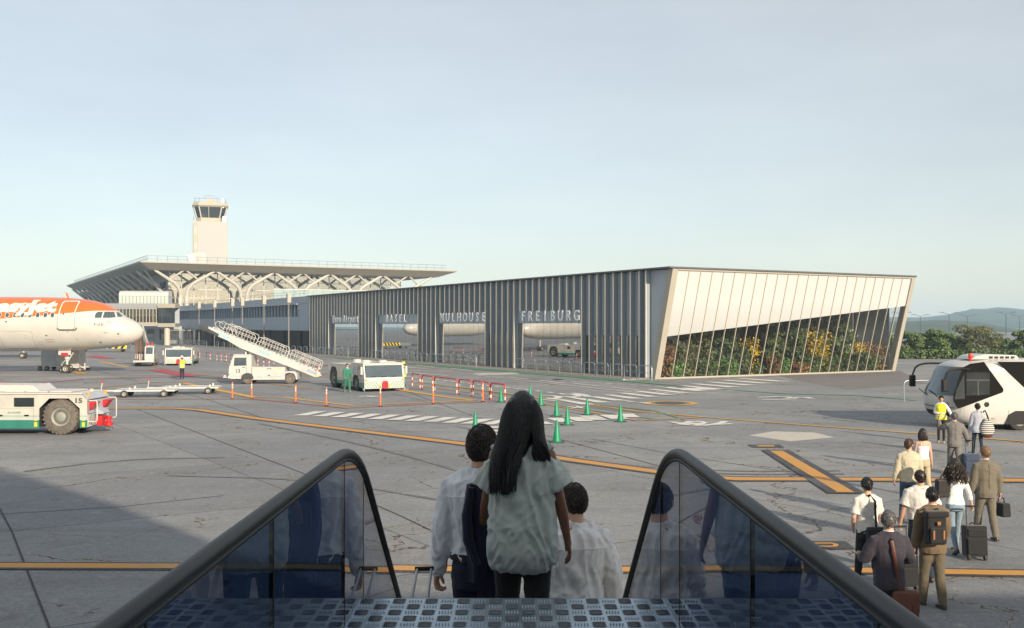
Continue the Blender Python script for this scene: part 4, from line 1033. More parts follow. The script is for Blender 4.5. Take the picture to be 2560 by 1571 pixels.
def decal(outline, off, material, name, parent, holes=None, seg=.25):
    """a flat shape (x,z outline) laid on the fuselage skin"""
    bm = bmesh.new(); vs = [bm.verts.new((p[0], 0, p[1])) for p in outline]; bm.faces.new(vs)
    return _lay(bm, off, material, name, parent, seg)
def _lay(bm, off, material, name, parent, seg=.25):
    bmesh.ops.triangulate(bm, faces=bm.faces[:])
    for _ in range(4):
        e = [e for e in bm.edges if e.calc_length() > seg]
        if not e: break
        bmesh.ops.subdivide_edges(bm, edges=e, cuts=1); bmesh.ops.triangulate(bm, faces=[f for f in bm.faces if len(f.verts) > 3])
    for v in bm.verts: v.co = skin(v.co.x, v.co.z, off)
    for f in bm.faces: f.smooth = True
    me = bpy.data.meshes.new(name); bm.to_mesh(me); bm.free(); me.materials.append(material)
    return link(name, me, parent)
def rrect(x0, x1, z0, z1, r, n=5):
    p = []
    for cx, cz, a0 in ((x1-r, z1-r, 0), (x0+r, z1-r, 90), (x0+r, z0+r, 180), (x1-r, z0+r, 270)):
        for k in range(n + 1):
            a = R(a0 + 90*k/n); p.append((cx + r*math.cos(a), cz + r*math.sin(a)))
    return p
def frame_decal(o1, wid, off, material, name, parent):
    d1 = []
    for a, b in zip(o1, o1[1:] + o1[:1]):
        m_ = max(1, int(math.hypot(b[0]-a[0], b[1]-a[1]) / .12)); d1 += [(a[0] + (b[0]-a[0])*i/m_, a[1] + (b[1]-a[1])*i/m_) for i in range(m_)]
    o1 = d1
    cx = sum(p[0] for p in o1) / len(o1); cz = sum(p[1] for p in o1) / len(o1); n = len(o1); mb = MB(); v = []
    hx = max(p[0] for p in o1) - cx; hz_ = max(p[1] for p in o1) - cz
    for p in o1: v += [skin(p[0], p[1], off), skin(cx + (p[0]-cx) * (1 - wid/hx), cz + (p[1]-cz) * (1 - wid/hz_), off)]
    mb.add(v, [(2*i, 2*i+1, (2*i+3) % (2*n), (2*i+2) % (2*n)) for i in range(n)]); return mb.build(name, material, parent, fix=False)
def lay_text(txt, size, x, z, width, off, material, name, parent, bold=0.0, align='LEFT', extra=None):
    mb = MB(); mb.text(txt, size, Matrix.Identity(4), off=bold, width=width)
    bm = bmesh.new(); vs = [bm.verts.new((x + p[0], 0, z + p[1])) for p in mb.v]
    for f in mb.f:
        try: bm.faces.new([vs[i] for i in f])
        except ValueError: pass
    if extra:
        for o in extra: bm.faces.new([bm.verts.new((p[0], 0, p[1])) for p in o])
    bmesh.ops.remove_doubles(bm, verts=bm.verts[:], dist=.0005)
    return _lay(bm, off, material, name, parent, .2)
M['liv'] = livery('orange_white_livery'); M['livw'] = livery('white_livery', False)
M['lettering'] = mat('white_livery_letters', (.62,.60,.55), .35, var=.02)
M['greyline'] = mat('panel_line_grey', (.20,.195,.185), .5)
M['darkline'] = mat('dark_seal', (.16,.155,.145), .5)
AD = 85.7
air = thing('airliner', 'white and orange airliner nose and forward cabin parked side-on, grey NEO mark below the cockpit', 'airplane', Vector((-32.3, 87.6, 0)), 0)
fusm = fuselage_mesh('fuselage', M['liv']); link('fuselage', fusm, air)
gwheel = wheel_meshes(.39, .26, .19, M['rubber'], M['rimwhite'])
for x in (73,198,320,435,556,677,797,908,-48,-169,-290,-411,-532,-653,-774,-895):
    X = -(2180 - x) * .00544
    w = decal(rrect(X-.15, X+.15, 4.87, 5.26, .13), .012, M['carglass'], 'cabin_window', air, seg=.2)
    frame_decal(rrect(X-.185, X+.185, 4.84, 5.29, .16), .035, .016, M['lettering'], 'window_frame', w)
px_ = lambda rx: -(2180 - rx) * .00544
pz_ = lambda ry: (1360 - ry) * .00544
def pp(l): return [(px_(a), pz_(b)) for a, b in l]
for o in (pp([(1545,440),(1552,395),(1575,376),(1638,374),(1642,472),(1553,472)]), pp([(1660,374),(1765,374),(1822,462),(1755,472),(1662,472)])):
    decal(o[::-1], .012, M['carglass'], 'cockpit_window', air, seg=.15)
    frame_decal([( (p[0] - sum(q[0] for q in o)/len(o))*1.13 + sum(q[0] for q in o)/len(o), (p[1] - sum(q[1] for q in o)/len(o))*1.13 + sum(q[1] for q in o)/len(o)) for p in o], .03, .010, M['lettering'], 'window_frame', air)
decal(pp([(1775,377),(1805,385),(1885,452),(1840,458),(1785,378)])[::-1], .02, M['carglass'], 'cockpit_window', air, seg=.1)
dro = rrect(px_(1008), px_(1242), pz_(636), pz_(210), .16)
dd = decal(dro, .012, M['liv'], 'cabin_door', air)
frame_decal(rrect(px_(1000), px_(1250), pz_(646), pz_(200), .18), .075, .022, M['lettering'], 'door_frame', dd)
frame_decal(rrect(px_(992), px_(1258), pz_(654), pz_(192), .19), .06, .020, M['darkline'] if False else mat('door_seal_grey', (.22,.215,.20), .5), 'door_seal', dd)
decal(rrect(px_(1060), px_(1084), pz_(424), pz_(398), .06), .016, M['black'], 'door_window', dd)
frame_decal(rrect(px_(1132), px_(1180), pz_(460), pz_(392), .03), .012, .016, M['greyline'], 'door_handle', dd)
mb = MB(); mb.tube([skin(px_(a), pz_(b), .05) for a, b in ((992,630),(1025,660),(1265,660),(1295,630))], .06, 6); mb.build('door_sill', M['darkline'], air)
# lettering with slab serifs
X_R = px_(942); bz = pz_(366)
def slab(cx, cz, w, h): return [(cx-w/2, cz-h/2), (cx+w/2, cz-h/2), (cx+w/2, cz+h/2), (cx-w/2, cz+h/2)]
lay_text('easyJet', 1.32, X_R - 6.0, bz, 6.0, .014, M['lettering'], 'airline_name', air, bold=.085,
         extra=[slab(px_(270), pz_(243), .30, .10), slab(px_(420), pz_(243), .30, .10), slab(px_(575), pz_(197), .62, .12), slab(px_(930), pz_(352), .20, .14)])
lay_text('NE', .40, px_(1546), pz_(600), .86, .012, M['greyline'], 'type_mark', air, bold=.004)
for rr in (.22, .15, .08):
    mb = MB(); cxx, czz = px_(1752), pz_(563); mb.tube([skin(cxx + rr*math.cos(a), czz + rr*math.sin(a), .012) for a in [2*math.pi*k/24 for k in range(25)]], .012, 4, cap=False); mb.build('type_ring', M['greyline'], air)
frame_decal(rrect(px_(72), px_(585), pz_(960), pz_(680), .08), .018, .010, M['greyline'], 'cargo_door_outline', air)
for a, b, c, d in ((758,908,860,804), (1842,1936,762,696)): frame_decal(rrect(px_(a), px_(b), pz_(c), pz_(d), .03), .014, .010, mat('faded_red_line', (.50,.22,.16), .5), 'panel_outline', air)
for a, b, c, d in ((638,712,892,850), (1428,1500,888,850), (455,495,800,745)): frame_decal(rrect(px_(a), px_(b), pz_(c), pz_(d), .02), .010, .010, M['greyline'], 'panel_outline', air)
frame_decal(rrect(px_(782), px_(884), pz_(846), pz_(812), .07), .016, .012, mat('red_line', (.38,.10,.07), .5), 'panel_outline', air)
for a, b in ((192,532), (805,750), (1144,692), (1262,810), (1890,724), (1600,858)):
    r_ = .07 if b not in (692, 810) else .035
    decal([(px_(a) + r_*1.5*math.cos(t), pz_(b) + r_*math.sin(t)) for t in [2*math.pi*k/12 for k in range(12)]], .012, M['darkline'], 'static_port', air)
mb = MB(); mb.prism([(px_(1000), 6.50), (px_(965), 6.52), (px_(925), 7.06), (px_(950), 7.06)], -.02, .02, 'y'); mb.build('antenna', M['orange'], air)
mb = MB(); mb.tube([skin(px_(1690), pz_(700), 0)] + [skin(px_(1710), pz_(700), .10), skin(px_(1745), pz_(700), .10)], .012, 5); mb.build('probe', M['darkline'], air)
# nose gear
ng = MB(); gx = px_(1030) - .42
ng.tube([(gx + .05, 0, 2.3), (gx, 0, 1.25)], .20, 12); ng.tube([(gx, 0, 1.3), (gx, 0, .42)], .10, 12)
ng.tube([(gx + .75, 0, 2.15), (gx + .08, 0, 1.05)], .055, 8); ng.tube([(gx, -.36, .39), (gx, .36, .39)], .07, 10)
ng.tube([(gx - .05, -.12, 1.2), (gx - .45, -.12, .75), (gx - .12, -.1, .5)], .035, 6)
ng.box(gx - .24, gx + .22, -.27, .27, 1.55, 2.25); ng.box(gx - .10, gx + .42, -.05, .05, .50, .60)
ng.build('nose_gear_leg', M['white'], air)
mb = MB(); mb.box(gx - .30, gx + .30, -.505, -.483, 1.56, 1.80); mb.build('red_placard', M['red'], air)
mb = MB()
for s in (-1, 1): mb.box(gx - .55, gx + .55, s*.46 - .02, s*.46 + .02, 1.62, 2.05)
mb.build('gear_door', M['white'], air)
for y, fl in ((-.26, False), (.26, True)): put_wheel(gwheel, air, gx, y, .39, fl)
for X, Y in ((-25.5, -3.8), (-25.5, 3.8)): put_wheel(gwheel, air, X, Y, .39)
mb = MB(); mb.prism([(-31, 6.5), (-33.5, 6.4), (-39, 12.0), (-36.8, 12.2)], -.15, .15, 'y'); mb.build('tail_fin', M['orange'], air)
mb = MB()
for s in (-1, 1): mb.hexa([(-20, s*2, 2.5), (-26, s*2, 2.5), (-29, s*17, 3.6), (-27.4, s*17, 3.6)], [(-20, s*2, 3.0), (-26, s*2, 2.9), (-29, s*17, 3.75), (-27.4, s*17, 3.75)])
mb.build('wing', M['livw'], air)
# two plain white jets further off, behind the orange one: only a nose wheel and their reflections show
wfm = fuselage_mesh('fuselage', M['livw'])
def plain_jet(px, d, rz, label):
    t = thing('white_jet', label, 'airplane', at(px, d), rz); link('fuselage', wfm, t)
    g = MB(); g.tube([(gx, 0, 2.3), (gx, 0, .42)], .14, 10); g.tube([(gx, -.36, .39), (gx, .36, .39)], .07, 8); g.build('nose_gear_leg', M['white'], t)
    for y, fl in ((-.26, False), (.26, True)): put_wheel(gwheel, t, gx, y, .39, fl)
    mb = MB(); mb.prism([(-31, 6.5), (-33.5, 6.4), (-39, 12.0), (-36.8, 12.2)], -.15, .15, 'y'); mb.build('tail_fin', M['livw'], t)
    for k in range(2):
        X = -1.9 - .75*k; mb = MB(); q = [skin(X, 5.0, .015), skin(X - .6, 5.0, .015), skin(X - .6, 5.42, .015), skin(X, 5.3, .015)]; mb.add(q, [(0,1,2,3)]); mb.build('cockpit_window', M['carglass'], t)
    return t
plain_jet(190, 127, 0, 'plain white jet hidden behind the orange airliner, its nose wheel showing under the belly')
plain_jet(120, 165, 0, 'plain white jet parked farthest out behind the orange airliner')

# ------------------------------------------------------------ tractor paint: white over a pale and a green band
def tractor_paint():
    m = bpy.data.materials.new('tow_tractor_paint'); m.use_nodes = True
    nt = m.node_tree; b = nt.nodes['Principled BSDF']; N = nt.nodes.new; L = nt.links.new
    b.inputs['Roughness'].default_value = .4; b.inputs['Coat Weight'].default_value = .3
    tc = N('ShaderNodeTexCoord'); sp = N('ShaderNodeSeparateXYZ'); L(tc.outputs['Object'], sp.inputs[0])
    ma = N('ShaderNodeMapRange'); ma.inputs[2].default_value = 2.0; L(sp.outputs['Z'], ma.inputs[0])
    cr = N('ShaderNodeValToRGB'); cr.color_ramp.interpolation = 'CONSTANT'; e = cr.color_ramp.elements
    e[0].position = 0; e[0].color = (.03,.20,.155,1); e[1].position = .285; e[1].color = (.52,.505,.45,1)
    for p, c in ((.335, (.34,.44,.41,1)), (.375, (.52,.505,.45,1))): x = e.new(p); x.color = c
    L(ma.outputs[0], cr.inputs[0])
    n = N('ShaderNodeTexNoise'); n.inputs['Scale'].default_value = 1.7; n.inputs['Detail'].default_value = 7; L(tc.outputs['Object'], n.inputs['Vector'])
    r = N('ShaderNodeMapRange'); r.inputs[1].default_value = .3; r.inputs[2].default_value = .72; r.inputs[3].default_value = 1.05; r.inputs[4].default_value = .82; L(n.outputs['Fac'], r.inputs[0])
    mx = N('ShaderNodeMix'); mx.data_type = 'RGBA'; mx.blend_type = 'MULTIPLY'; mx.inputs['Factor'].default_value = 1; L(cr.outputs[0], mx.inputs['A']); L(r.outputs[0], mx.inputs['B'])
    L(mx.outputs['Result'], b.inputs['Base Color']); return m
M['tpaint'] = tractor_paint()
M['stripew'] = mat('warning_stripe_green', (.22,.33,.28), .5)
M['greysheet'] = mat('grey_blue_sheet', (.36,.41,.47), .45, var=.08)
bigw = wheel_meshes(.68, .50, .36, M['dustyrubber'], M['rim'], lugs=26, hub=.42)
# ---- tow tractor 15, seen from the side, rear end towards the middle of the picture
t15 = thing('tow_tractor', 'white and green tow tractor numbered 15 with a big dusty wheel and red hitch', 'tow tractor', at(150, 38.0), 0)
Wd = 2.0
def side_shell(y0, y1):
    mb = MB(); o = [(-5.6,.25),(-.80,.25),(-.80,1.0),(-.41,1.39),(.33,1.39),(.75,1.01),(.75,.27),(1.03,.27),(1.03,1.33),(.83,1.54),(-5.6,1.54)]
    mb.prism(o, y0, y1, 'y'); return mb
side_shell(0, .05).build('body_side', M['tpaint'], t15); side_shell(Wd - .05, Wd).build('body_side', M['tpaint'], t15)
mb = MB(); mb.box(-5.6, -.82, .06, Wd - .06, .3, 1.5); mb.box(-.82, .75, .62, Wd - .62, .4, 1.36); mb.box(.76, 1.0, .06, Wd - .06, .28, 1.30); mb.build('chassis', M['dark'], t15)
mb = MB(); mb.box(-5.6, .83, .0, Wd, 1.545, 1.60); mb.build('top_deck', M['white'], t15, bevel=.02)
mb = MB()
for x0, x1 in ((-2.2, -1.5), (-1.4, -.6), (-.5, .3)): mb.box(x0, x1, .25, Wd - .2, 1.605, 1.65)
mb.build('deck_hatch', M['white'], t15, bevel=.015)
mb = MB(); mb.prism([(-5.6,1.605),(-1.66,1.605),(-1.0,1.62),(-1.3,1.86),(-5.6,1.90)], .5, Wd - .1, 'y'); mb.build('engine_hood', M['white'], t15, bevel=.03)
mb = MB(); mb.add([(-1.64,.50,1.625),(-.98,Wd-.1,1.64),(-1.28,Wd-.1,1.885),(-1.86,.50,1.80)], [(0,1,2,3)]); mb.build('hood_slope', M['greysheet'], t15)
mb = MB(); mb.prism([(.86,1.545),(1.05,1.33),(1.07,1.36),(.90,1.575)], .02, Wd - .02, 'y'); mb.build('rear_slope', M['greysheet'], t15)
mb = MB(); mb.lathe([(.10, 1.6), (.10, 1.66), (.001, 1.70)], 12, 0, None, 'z', (.70, 1.2, 0)); mb.build('lifting_eye', M['white'], t15)
for y in (.22, 1.75):
    mb = MB(); mb.lathe([(.05,1.44),(.05,1.58),(.03,1.60)], 10, 0, None, 'z', (1.0, y, 0)); mb.build('amber_beacon', M['amber'], t15)
mb = MB(); mb.prism([(0.02,.30),(Wd-.02,.38),(Wd-.02,.78),(.02,.78)], 1.035, 1.06, 'x'); rp = mb.build('rear_panel', M['white'], t15)
mb = MB()
for k in range(9):
    y = .04 + k*.21; mb.add([(1.063, y, .36), (1.063, y + .10, .36), (1.063, min(Wd-.03, y + .34), .77), (1.063, min(Wd-.03, y + .24), .77)], [(0,1,2,3)])
mb.build('warning_stripe', M['stripew'], rp)
mb = MB(); mb.box(1.035, 1.05, .1, Wd-.1, .80, 1.30); mb.build('rear_recess', M['greysheet'], t15)
for y0, y1 in ((.12,.62), (1.38,1.88)):
    mb = MB(); mb.prism([(1.055,1.24),(1.30,1.24),(1.055,.92)], y0, y1, 'y'); mb.build('red_flap', M['red'], t15)
mb = MB(); mb.box(1.06, 1.35, .7, 1.3, .74, .78); mb.prism([(1.06,.78),(1.4,.78),(1.06,1.0)], .72, 1.28, 'y'); mb.build('hitch_cover', M['greysheet'], t15)
mb = MB(); mb.box(1.06, 1.24, .80, 1.20, .28, .66); mb.lathe([(.16,.26),(.16,.40),(.09,.42),(.09,.56),(.14,.57),(.14,.62),(.05,.64)], 14, 0, None, 'z', (1.45, 1.0, 0)); mb.tube([(1.3,1.0,.33),(1.45,1.0,.33)], .11, 8); mb.tube([(1.3,1.0,.58),(1.45,1.0,.58)], .07, 8); mb.build('red_hitch', M['red'], t15, bevel=.01)
mb = MB()
for y in (.08, Wd - .08): mb.tube([(1.06,y,1.30),(1.34,y,1.30),(1.38,y,1.25),(1.38,y,.55),(1.33,y,.50),(1.06,y,.50)], .025, 6)
mb.build('guard_rail', M['whitemetal'], t15)
put_wheel(bigw, t15, 0, .27, .68); put_wheel(bigw, t15, 0, Wd - .27, .68, True); put_wheel(bigw, t15, -4.2, .27, .68); put_wheel(bigw, t15, -4.2, Wd - .27, .68, True)
mb = MB(); mb.box(-1.73, -1.0, -.012, -.002, 1.09, 1.40); wv_ = mb.build('side_window', M['darkglass'], t15)
mb = MB(); mb.prism(rrect(-1.75,-.98,1.07,1.42,.03), -.008, -.0015, 'y'); mb.build('window_seal', M['dark'], wv_)
mb = MB(); mb.text('15', .245, Matrix.Translation((.585, -.008, 1.225)) @ Matrix.Rotation(R(90), 4, 'X'), off=.010, width=.27); mb.build('number', M['textgrey'], t15)
mb = MB(); mb.text('SCHOPF', .095, Matrix.Translation((-1.99, -.008, .82)) @ Matrix.Rotation(R(90), 4, 'X'), width=.50, off=.002); mb.build('maker_name', M['greenp'], t15)
mb = MB(); mb.box(-5.5, -1.01, -.006, -.001, .999, 1.007); mb.box(-1.012, -1.004, -.006, -.001, .27, 1.0); mb.box(-5.5, .82, -.006, -.001, 1.528, 1.536); mb.build('panel_joint', M['greyline'], t15)
for x in (-1.27, -2.27):
    mb = MB(); mb.prism(rrect(x-.09, x+.09, .71, .77, .025), -.012, -.001, 'y'); mb.build('door_handle', M['black'], t15)
for x in (-.92, .89):
    mb = MB(); mb.prism([(x-.055,.54),(x+.055,.54),(x,.63)], -.007, -.001, 'y'); mb.box(x-.055, x+.055, -.007, -.001, .32, .48); mb.build('warning_label', M['yellow'], t15)
mb = MB()
for k in range(9): mb.box(-2.55 + .02*abs(k-4), -2.02 - .02*abs(k-4), -.014, -.001, 1.08 + .04*k, 1.10 + .04*k)
mb.build('round_vent', M['white'], t15)

# ---- tow tractor with a wide windscreen (front towards the camera)
smallw = wheel_meshes(.50, .38, .26, M['rubber'], M['rim'], hub=.4)
midw = wheel_meshes(.66, .45, .36, M['rubber'], M['rim'], lugs=20, hub=.35)
def tow_tractor(label, loc, rz):
    """local +X is forward; width along y about 0"""
    t = thing('tow_tractor', label, 'tow tractor', loc, rz, 'windscreen tow tractors'); h = 1.36; Lr = -6.6
    o = [(Lr,.55),(Lr+.35,.55),(Lr+.35,1.05),(Lr+.65,1.42),(Lr+1.45,1.42),(Lr+1.75,1.05),(Lr+1.75,.35),(-2.0,.35),(-2.0,.75),(-1.8,1.0),(-1.1,1.0),(-.9,.75),(-.9,.30),(-.02,.18),(-.02,.86),(-.22,1.72),(-2.1,1.72),(-2.4,1.60),(Lr+.1,1.58),(Lr,1.4)]
    for y0, y1 in ((-h, -h+.06), (h-.06, h)):
        mb = MB(); mb.prism(o, y0, y1, 'y'); mb.build('body_side', M['tpaint'], t)
    mb = MB(); mb.box(Lr+.02, -2.45, -h+.07, h-.07, .5, 1.57); mb.box(-2.44, -.05, -h+.07, h-.07, .35, .9); mb.box(-2.44, -2.3, -h+.07, h-.07, .9, 1.7); mb.build('chassis', M['dark'], t)
    mb = MB(); mb.prism([(Lr,1.585),(-2.4,1.605),(-2.4,1.64),(Lr,1.62)], -h, h, 'y'); mb.build('rear_deck', M['white'], t, bevel=.015)
    mb = MB(); mb.box(-2.38, -.20, -h-.02, h+.02, 1.725, 1.80); mb.build('cab_roof', M['white'], t, bevel=.03)
    for x, y in ((-1.6,-.6),(-1.0,.3),(-3.4,-.5)):
        mb = MB(); mb.lathe([(.28,1.62 if x < -2.4 else 1.80),(.28,1.92),(.20,1.96)], 16, 0, None, 'z', (x,y,0)); mb.build('roof_vent', M['white'], t)
    mb = MB(); mb.box(-1.9,-.5,-.1,1.0,1.805,1.86); mb.box(-4.8,-3.9,.2,1.0,1.63,1.80); mb.build('roof_hatch', M['white'], t, bevel=.02)
    f = MB(); f.prism([(-.02,.18),(.03,.20),(.03,.80),(-.02,.86)], -h, h, 'y'); fp = f.build('front_panel', M['white'], t)
    for s in (-1, 1):
      mb = MB()
      for k in range(7):
            y = s * (.26 + k*.19); a, b = y, y + s*.085; c = .34
            q = [(.034, a, .22), (.034, b, .22), (.034, min(h-.03, max(-h+.03, b + s*c)), .66), (.034, min(h-.03, max(-h+.03, a + s*c)), .66)]
            if abs(a + s*c) < h - .02: mb.add(q if s > 0 else q[::-1], [(0,1,2,3)])
            else: mb.add([(.034,a,.22),(.034,b,.22),(.034,s*(h-.03),.22+(h-.03-abs(b))*1.29),(.034,s*(h-.03),.22+(h-.03-abs(a))*1.29)], [(0,1,2,3)])
      mb.build('warning_stripe', M['stripew'], fp)
    mb = MB(); mb.prism([(-h+.10,.90),(h-.10,.90),(h-.14,1.66),(-h+.14,1.66)], 0, .02, 'x', 0, Matrix(((1,0,-.2326,.19),(0,1,0,0),(0,0,1,0),(0,0,0,1)))); ws = mb.build('windscreen', M['carglass'], t)
    mb = MB()
    for y in (-.7, 0, .7): mb.tube([(.045,y-.25,.93),(.03,y+.12,.97)], .014, 5)
    mb.build('wiper', M['black'], ws)
    mb = MB(); S4 = Matrix(((1,0,-.2326,.18),(0,1,0,0),(0,0,1,0),(0,0,0,1)))
    mb.box(-.01,.018,-h,-h+.10,.86,1.72,0,S4); mb.box(-.01,.018,h-.10,h,.86,1.72,0,S4); mb.box(-.01,.018,-h+.1,h-.1,1.66,1.72,0,S4); mb.box(-.01,.018,-h+.1,h-.1,.81,.90,0,S4); mb.build('windscreen_frame', M['white'], t)
    for s in (-1, 1):
        for k in range(2):
            mb = MB(); mb.box(.035,.055,s*(.72+.24*k)-.10,s*(.72+.24*k)+.10,.70,.82); mb.build('headlamp', M['lens'], t)
        mb = MB(); mb.box(.035,.05,s*1.24-.06,s*1.24+.06,.69,.80); mb.build('indicator', M['amber'], t)
        mb = MB(); mb.box(.035,.05,s*.33-.05,s*.33+.05,.28,.46); mb.build('yellow_tab', M['yellow'], t)
        mb = MB(); mb.tube([(-.15,s*h,1.45),(-.05,s*(h+.22),1.5)], .02, 5); mb.build('mirror_arm', M['black'], t)
        mb = MB(); mb.box(-.12,.0,s*(h+.16)-.07,s*(h+.16)+.07,1.08,1.58); mb.build('mirror', M['white'], t, bevel=.03)
        mb = MB(); mb.box(-1.05,-.40,s*h-.012 if s<0 else s*h+.002,s*h-.002 if s<0 else s*h+.012,.98,1.60); mb.build('door_window', M['carglass'], t)
        mb = MB(); mb.box(-2.0,-1.35,s*h-.012 if s<0 else s*h+.002,s*h-.002 if s<0 else s*h+.012,1.02,1.55); mb.build('side_panel', M['greysheet'], t)
        mb = MB(); mb.box(-3.2,-2.75,s*h-.012 if s<0 else s*h+.002,s*h-.002 if s<0 else s*h+.012,1.12,1.42); mb.build('engine_window', M['darkglass'], t)
        mb = MB(); mb.box(-.38,-.36,s*h-.010 if s<0 else s*h+.002,s*h-.002 if s<0 else s*h+.010,.3,1.66); mb.box(-1.12,-1.10,s*h-.010 if s<0 else s*h+.002,s*h-.002 if s<0 else s*h+.010,.8,1.66); mb.build('door_joint', M['greyline'], t)
    mb = MB(); mb.prism([(-.18,.20),(.18,.20),(.18,.56),(.10,.68),(-.10,.68),(-.18,.56)], .04, .22, 'x'); mb.build('red_hitch', M['red'], t, bevel=.01)
    mb = MB(); mb.box(.222,.235,-.09,.09,.36,.40); mb.box(.222,.235,-.09,.09,.50,.53); mb.build('hitch_slot', M['black'], t)
    for x, wm, r_ in ((Lr+1.05, midw, .66), (-1.45, smallw, .50)):
        put_wheel(wm, t, x, -h+.22, r_); put_wheel(wm, t, x, h-.22, r_, True)
    return t
tm = tow_tractor('white and green tow tractor with a wide windscreen, between two ground crew', at(961, 63.2), R(-60))
tow_tractor_b = dup(tm, at(446, 104.5), R(-79), 'green and white windscreen tow tractor next to the half-cab stairs truck by the airliner nose')

# ---- passenger stairs on a truck; local forward is -X
truckw = wheel_meshes(.37, .28, .20, M['dustyrubber'], mat('dusty_rim', (.22,.20,.17), .7, dirt=.5), hub=.35)
def stairs_truck(label, loc, rz, half=False, num='13'):
    t = thing('stairs_truck', label, 'stairs truck', loc, rz); W2 = 2.0
    c0, c1 = (0.0, .90) if half else (0.0, 2.0)
    def cab_outline(): return [(-1.16,.37),(-.47,.37),(-.43,.60),(-.25,.74),(0,.80),(.25,.74),(.27,.70),(.27,2.0),(.22,2.05),(-.95,2.05),(-1.03,1.98),(-1.30,1.22),(-1.34,.80),(-1.22,.40)]
    mb = MB(); mb.prism(cab_outline(), c0, c1, 'y'); cab = mb.build('cab', M['white'], t, bevel=.03)
    mb = MB(); mb.box(-1.02, .2, c0 + .08, c1 - .08, 2.052, 2.11); mb.build('cab_roof', M['white'], t, bevel=.02)
    for y, s in ((c0, -1), (c1, 1)):
        e = (y - .012, y - .002) if s < 0 else (y + .002, y + .012)
        mb = MB(); mb.prism([(-.97,1.30),(-.10,1.32),(-.10,1.88),(-.92,1.88)], e[0], e[1], 'y'); mb.build('side_window', M['carglass'], t)
        mb = MB(); mb.prism(rrect(-.36,-.18,1.165,1.205,.015), e[0], e[1], 'y'); mb.box(-.08,-.07,e[0],e[1],.45,2.0); mb.box(-1.06,-.08,e[0],e[1],.56,.565); mb.build('door_handle', M['black'], t)
        mb = MB(); mb.prism([(-.43+.0,.37)] + [(-.0 + .43*math.cos(a), .37 + .43*math.sin(a)) for a in [R(180 - 18*k) for k in range(11)]], e[0] - .003*s*-1, e[1], 'y'); mb.build('wheel_arch', M['dark'], t)
    mb = MB(); mb.prism([(c0 + .12,1.28),(c1 - .12,1.28),(c1 - .12,1.95),(c0 + .12,1.95)], 0, .012, 'x', 0, Matrix(((1,0,.355,-1.775),(0,1,0,0),(0,0,1,0),(0,0,0,1)))); mb.build('windscreen', M['carglass'], t)
    mb = MB(); mb.box(-1.40,-1.23,.02,1.98,.40,.62); mb.box(-1.78,-1.41,.15,1.85,.44,.50); mb.box(-1.74,-1.6,.2,1.8,.50,.62); mb.build('bumper', M['whitemetal'], t, bevel=.02)
    for y in (.3, 1.7):
        mb = MB(); mb.box(-1.42,-1.405,y-.16,y+.16,.47,.58); mb.build('headlamp', M['lens'], t)
    mb = MB(); mb.box(-1.2, 3.35, .35, 1.65, .32, .60); mb.build('chassis', M['dark'], t)
    mb = MB(); mb.prism([(.30,.30),(2.62,.30),(2.62,1.21),(.30,1.21)], 0, W2, 'y'); mb.build('box_body', M['white'], t, bevel=.02)
    mb = MB(); mb.prism([(2.52,.30),(2.55,.55),(2.68,.72),(2.95,.80),(3.25,.72),(3.38,.5),(3.42,.30),(3.50,.30),(3.50,.62),(3.35,.80),(3.40,.86),(2.64,.86),(2.64,.30)][:-1] + [(2.64,.86)] if False else [(2.64,.62),(2.68,.74),(2.95,.82),(3.25,.74),(3.36,.55),(3.40,.32),(3.52,.32),(3.50,.70),(3.3,.90),(2.64,.90)], 0, W2, 'y'); mb.build('rear_fender', M['white'], t)
    mb = MB(); mb.box(1.35,1.68,-.010,-.002,1.07,1.11); mb.box(1.44,1.57,-.012,-.002,.58,.66); mb.box(.65,1.05,-.008,-.002,.49,.505); mb.box(1.15,1.95,-.008,-.002,.51,.522); mb.box(2.0,2.35,-.008,-.002,.53,.54); mb.build('locker_trim', M['dark'], t)
    mb = MB(); mb.box(2.03,2.13,-.010,-.002,1.06,1.16); mb.box(2.16,2.26,-.010,-.002,1.06,1.16); mb.build('yellow_label', M['yellow'], t)
    if not half:
        mb = MB(); mb.text(num, .36, Matrix.Translation((-.82, -.010, .82)) @ Matrix.Rotation(R(90), 4, 'X'), width=.29, off=.010); mb.build('number', M['textgrey'], t)
    for x in (0.0, 2.97): put_wheel(truckw, t, x, .16, .37); put_wheel(truckw, t, x, W2 - .16, .37, True)
    # the flight: two side beams, treads, handrails
    A, B = Vector((-3.0, 0, 3.72)), Vector((4.98, 0, .42)); d = (B - A).normalized(); nn = Vector((-d.z, 0, d.x)); nn = -nn if nn.z < 0 else nn
    y0, y1 = (.98, 1.98) if half else (.38, 1.62)
    side = [A + nn*.42, A + d*2.0 + nn*.42, B - d*.55 + nn*.42, B + nn*.08, B - d*.3 - nn*.08, B - d*1.4 - nn*.06, A + d*2.6 - nn*.16, A + d*1.6 + nn*.0, A + d*.1 + nn*.02]
    for y in (y0, y1):
        mb = MB(); mb.prism([(p.x, p.z) for p in side], y, y + .07, 'y'); mb.build('side_beam', M['white'], t, bevel=.01)
    mb = MB(); q = [A - d*.55 + nn*.34, A + d*.9 + nn*.20, A + d*.9 + nn*.0, A - d*.45 + nn*.02]; mb.prism([(p.x, p.z) for p in q], y0 - .03, y1 + .10, 'y'); mb.build('top_fender', M['dark'], t, bevel=.03)
    mb = MB(); q = [A + d*.95 + nn*.16, B - d*.3 + nn*.06, B - d*.3 + nn*.02, A + d*.95 + nn*.08]; mb.prism([(p.x, p.z) for p in q], y0 + .075, y1 - .005, 'y'); mb.build('underside', mat('stairs_underside', (.58,.53,.43), .6), t)
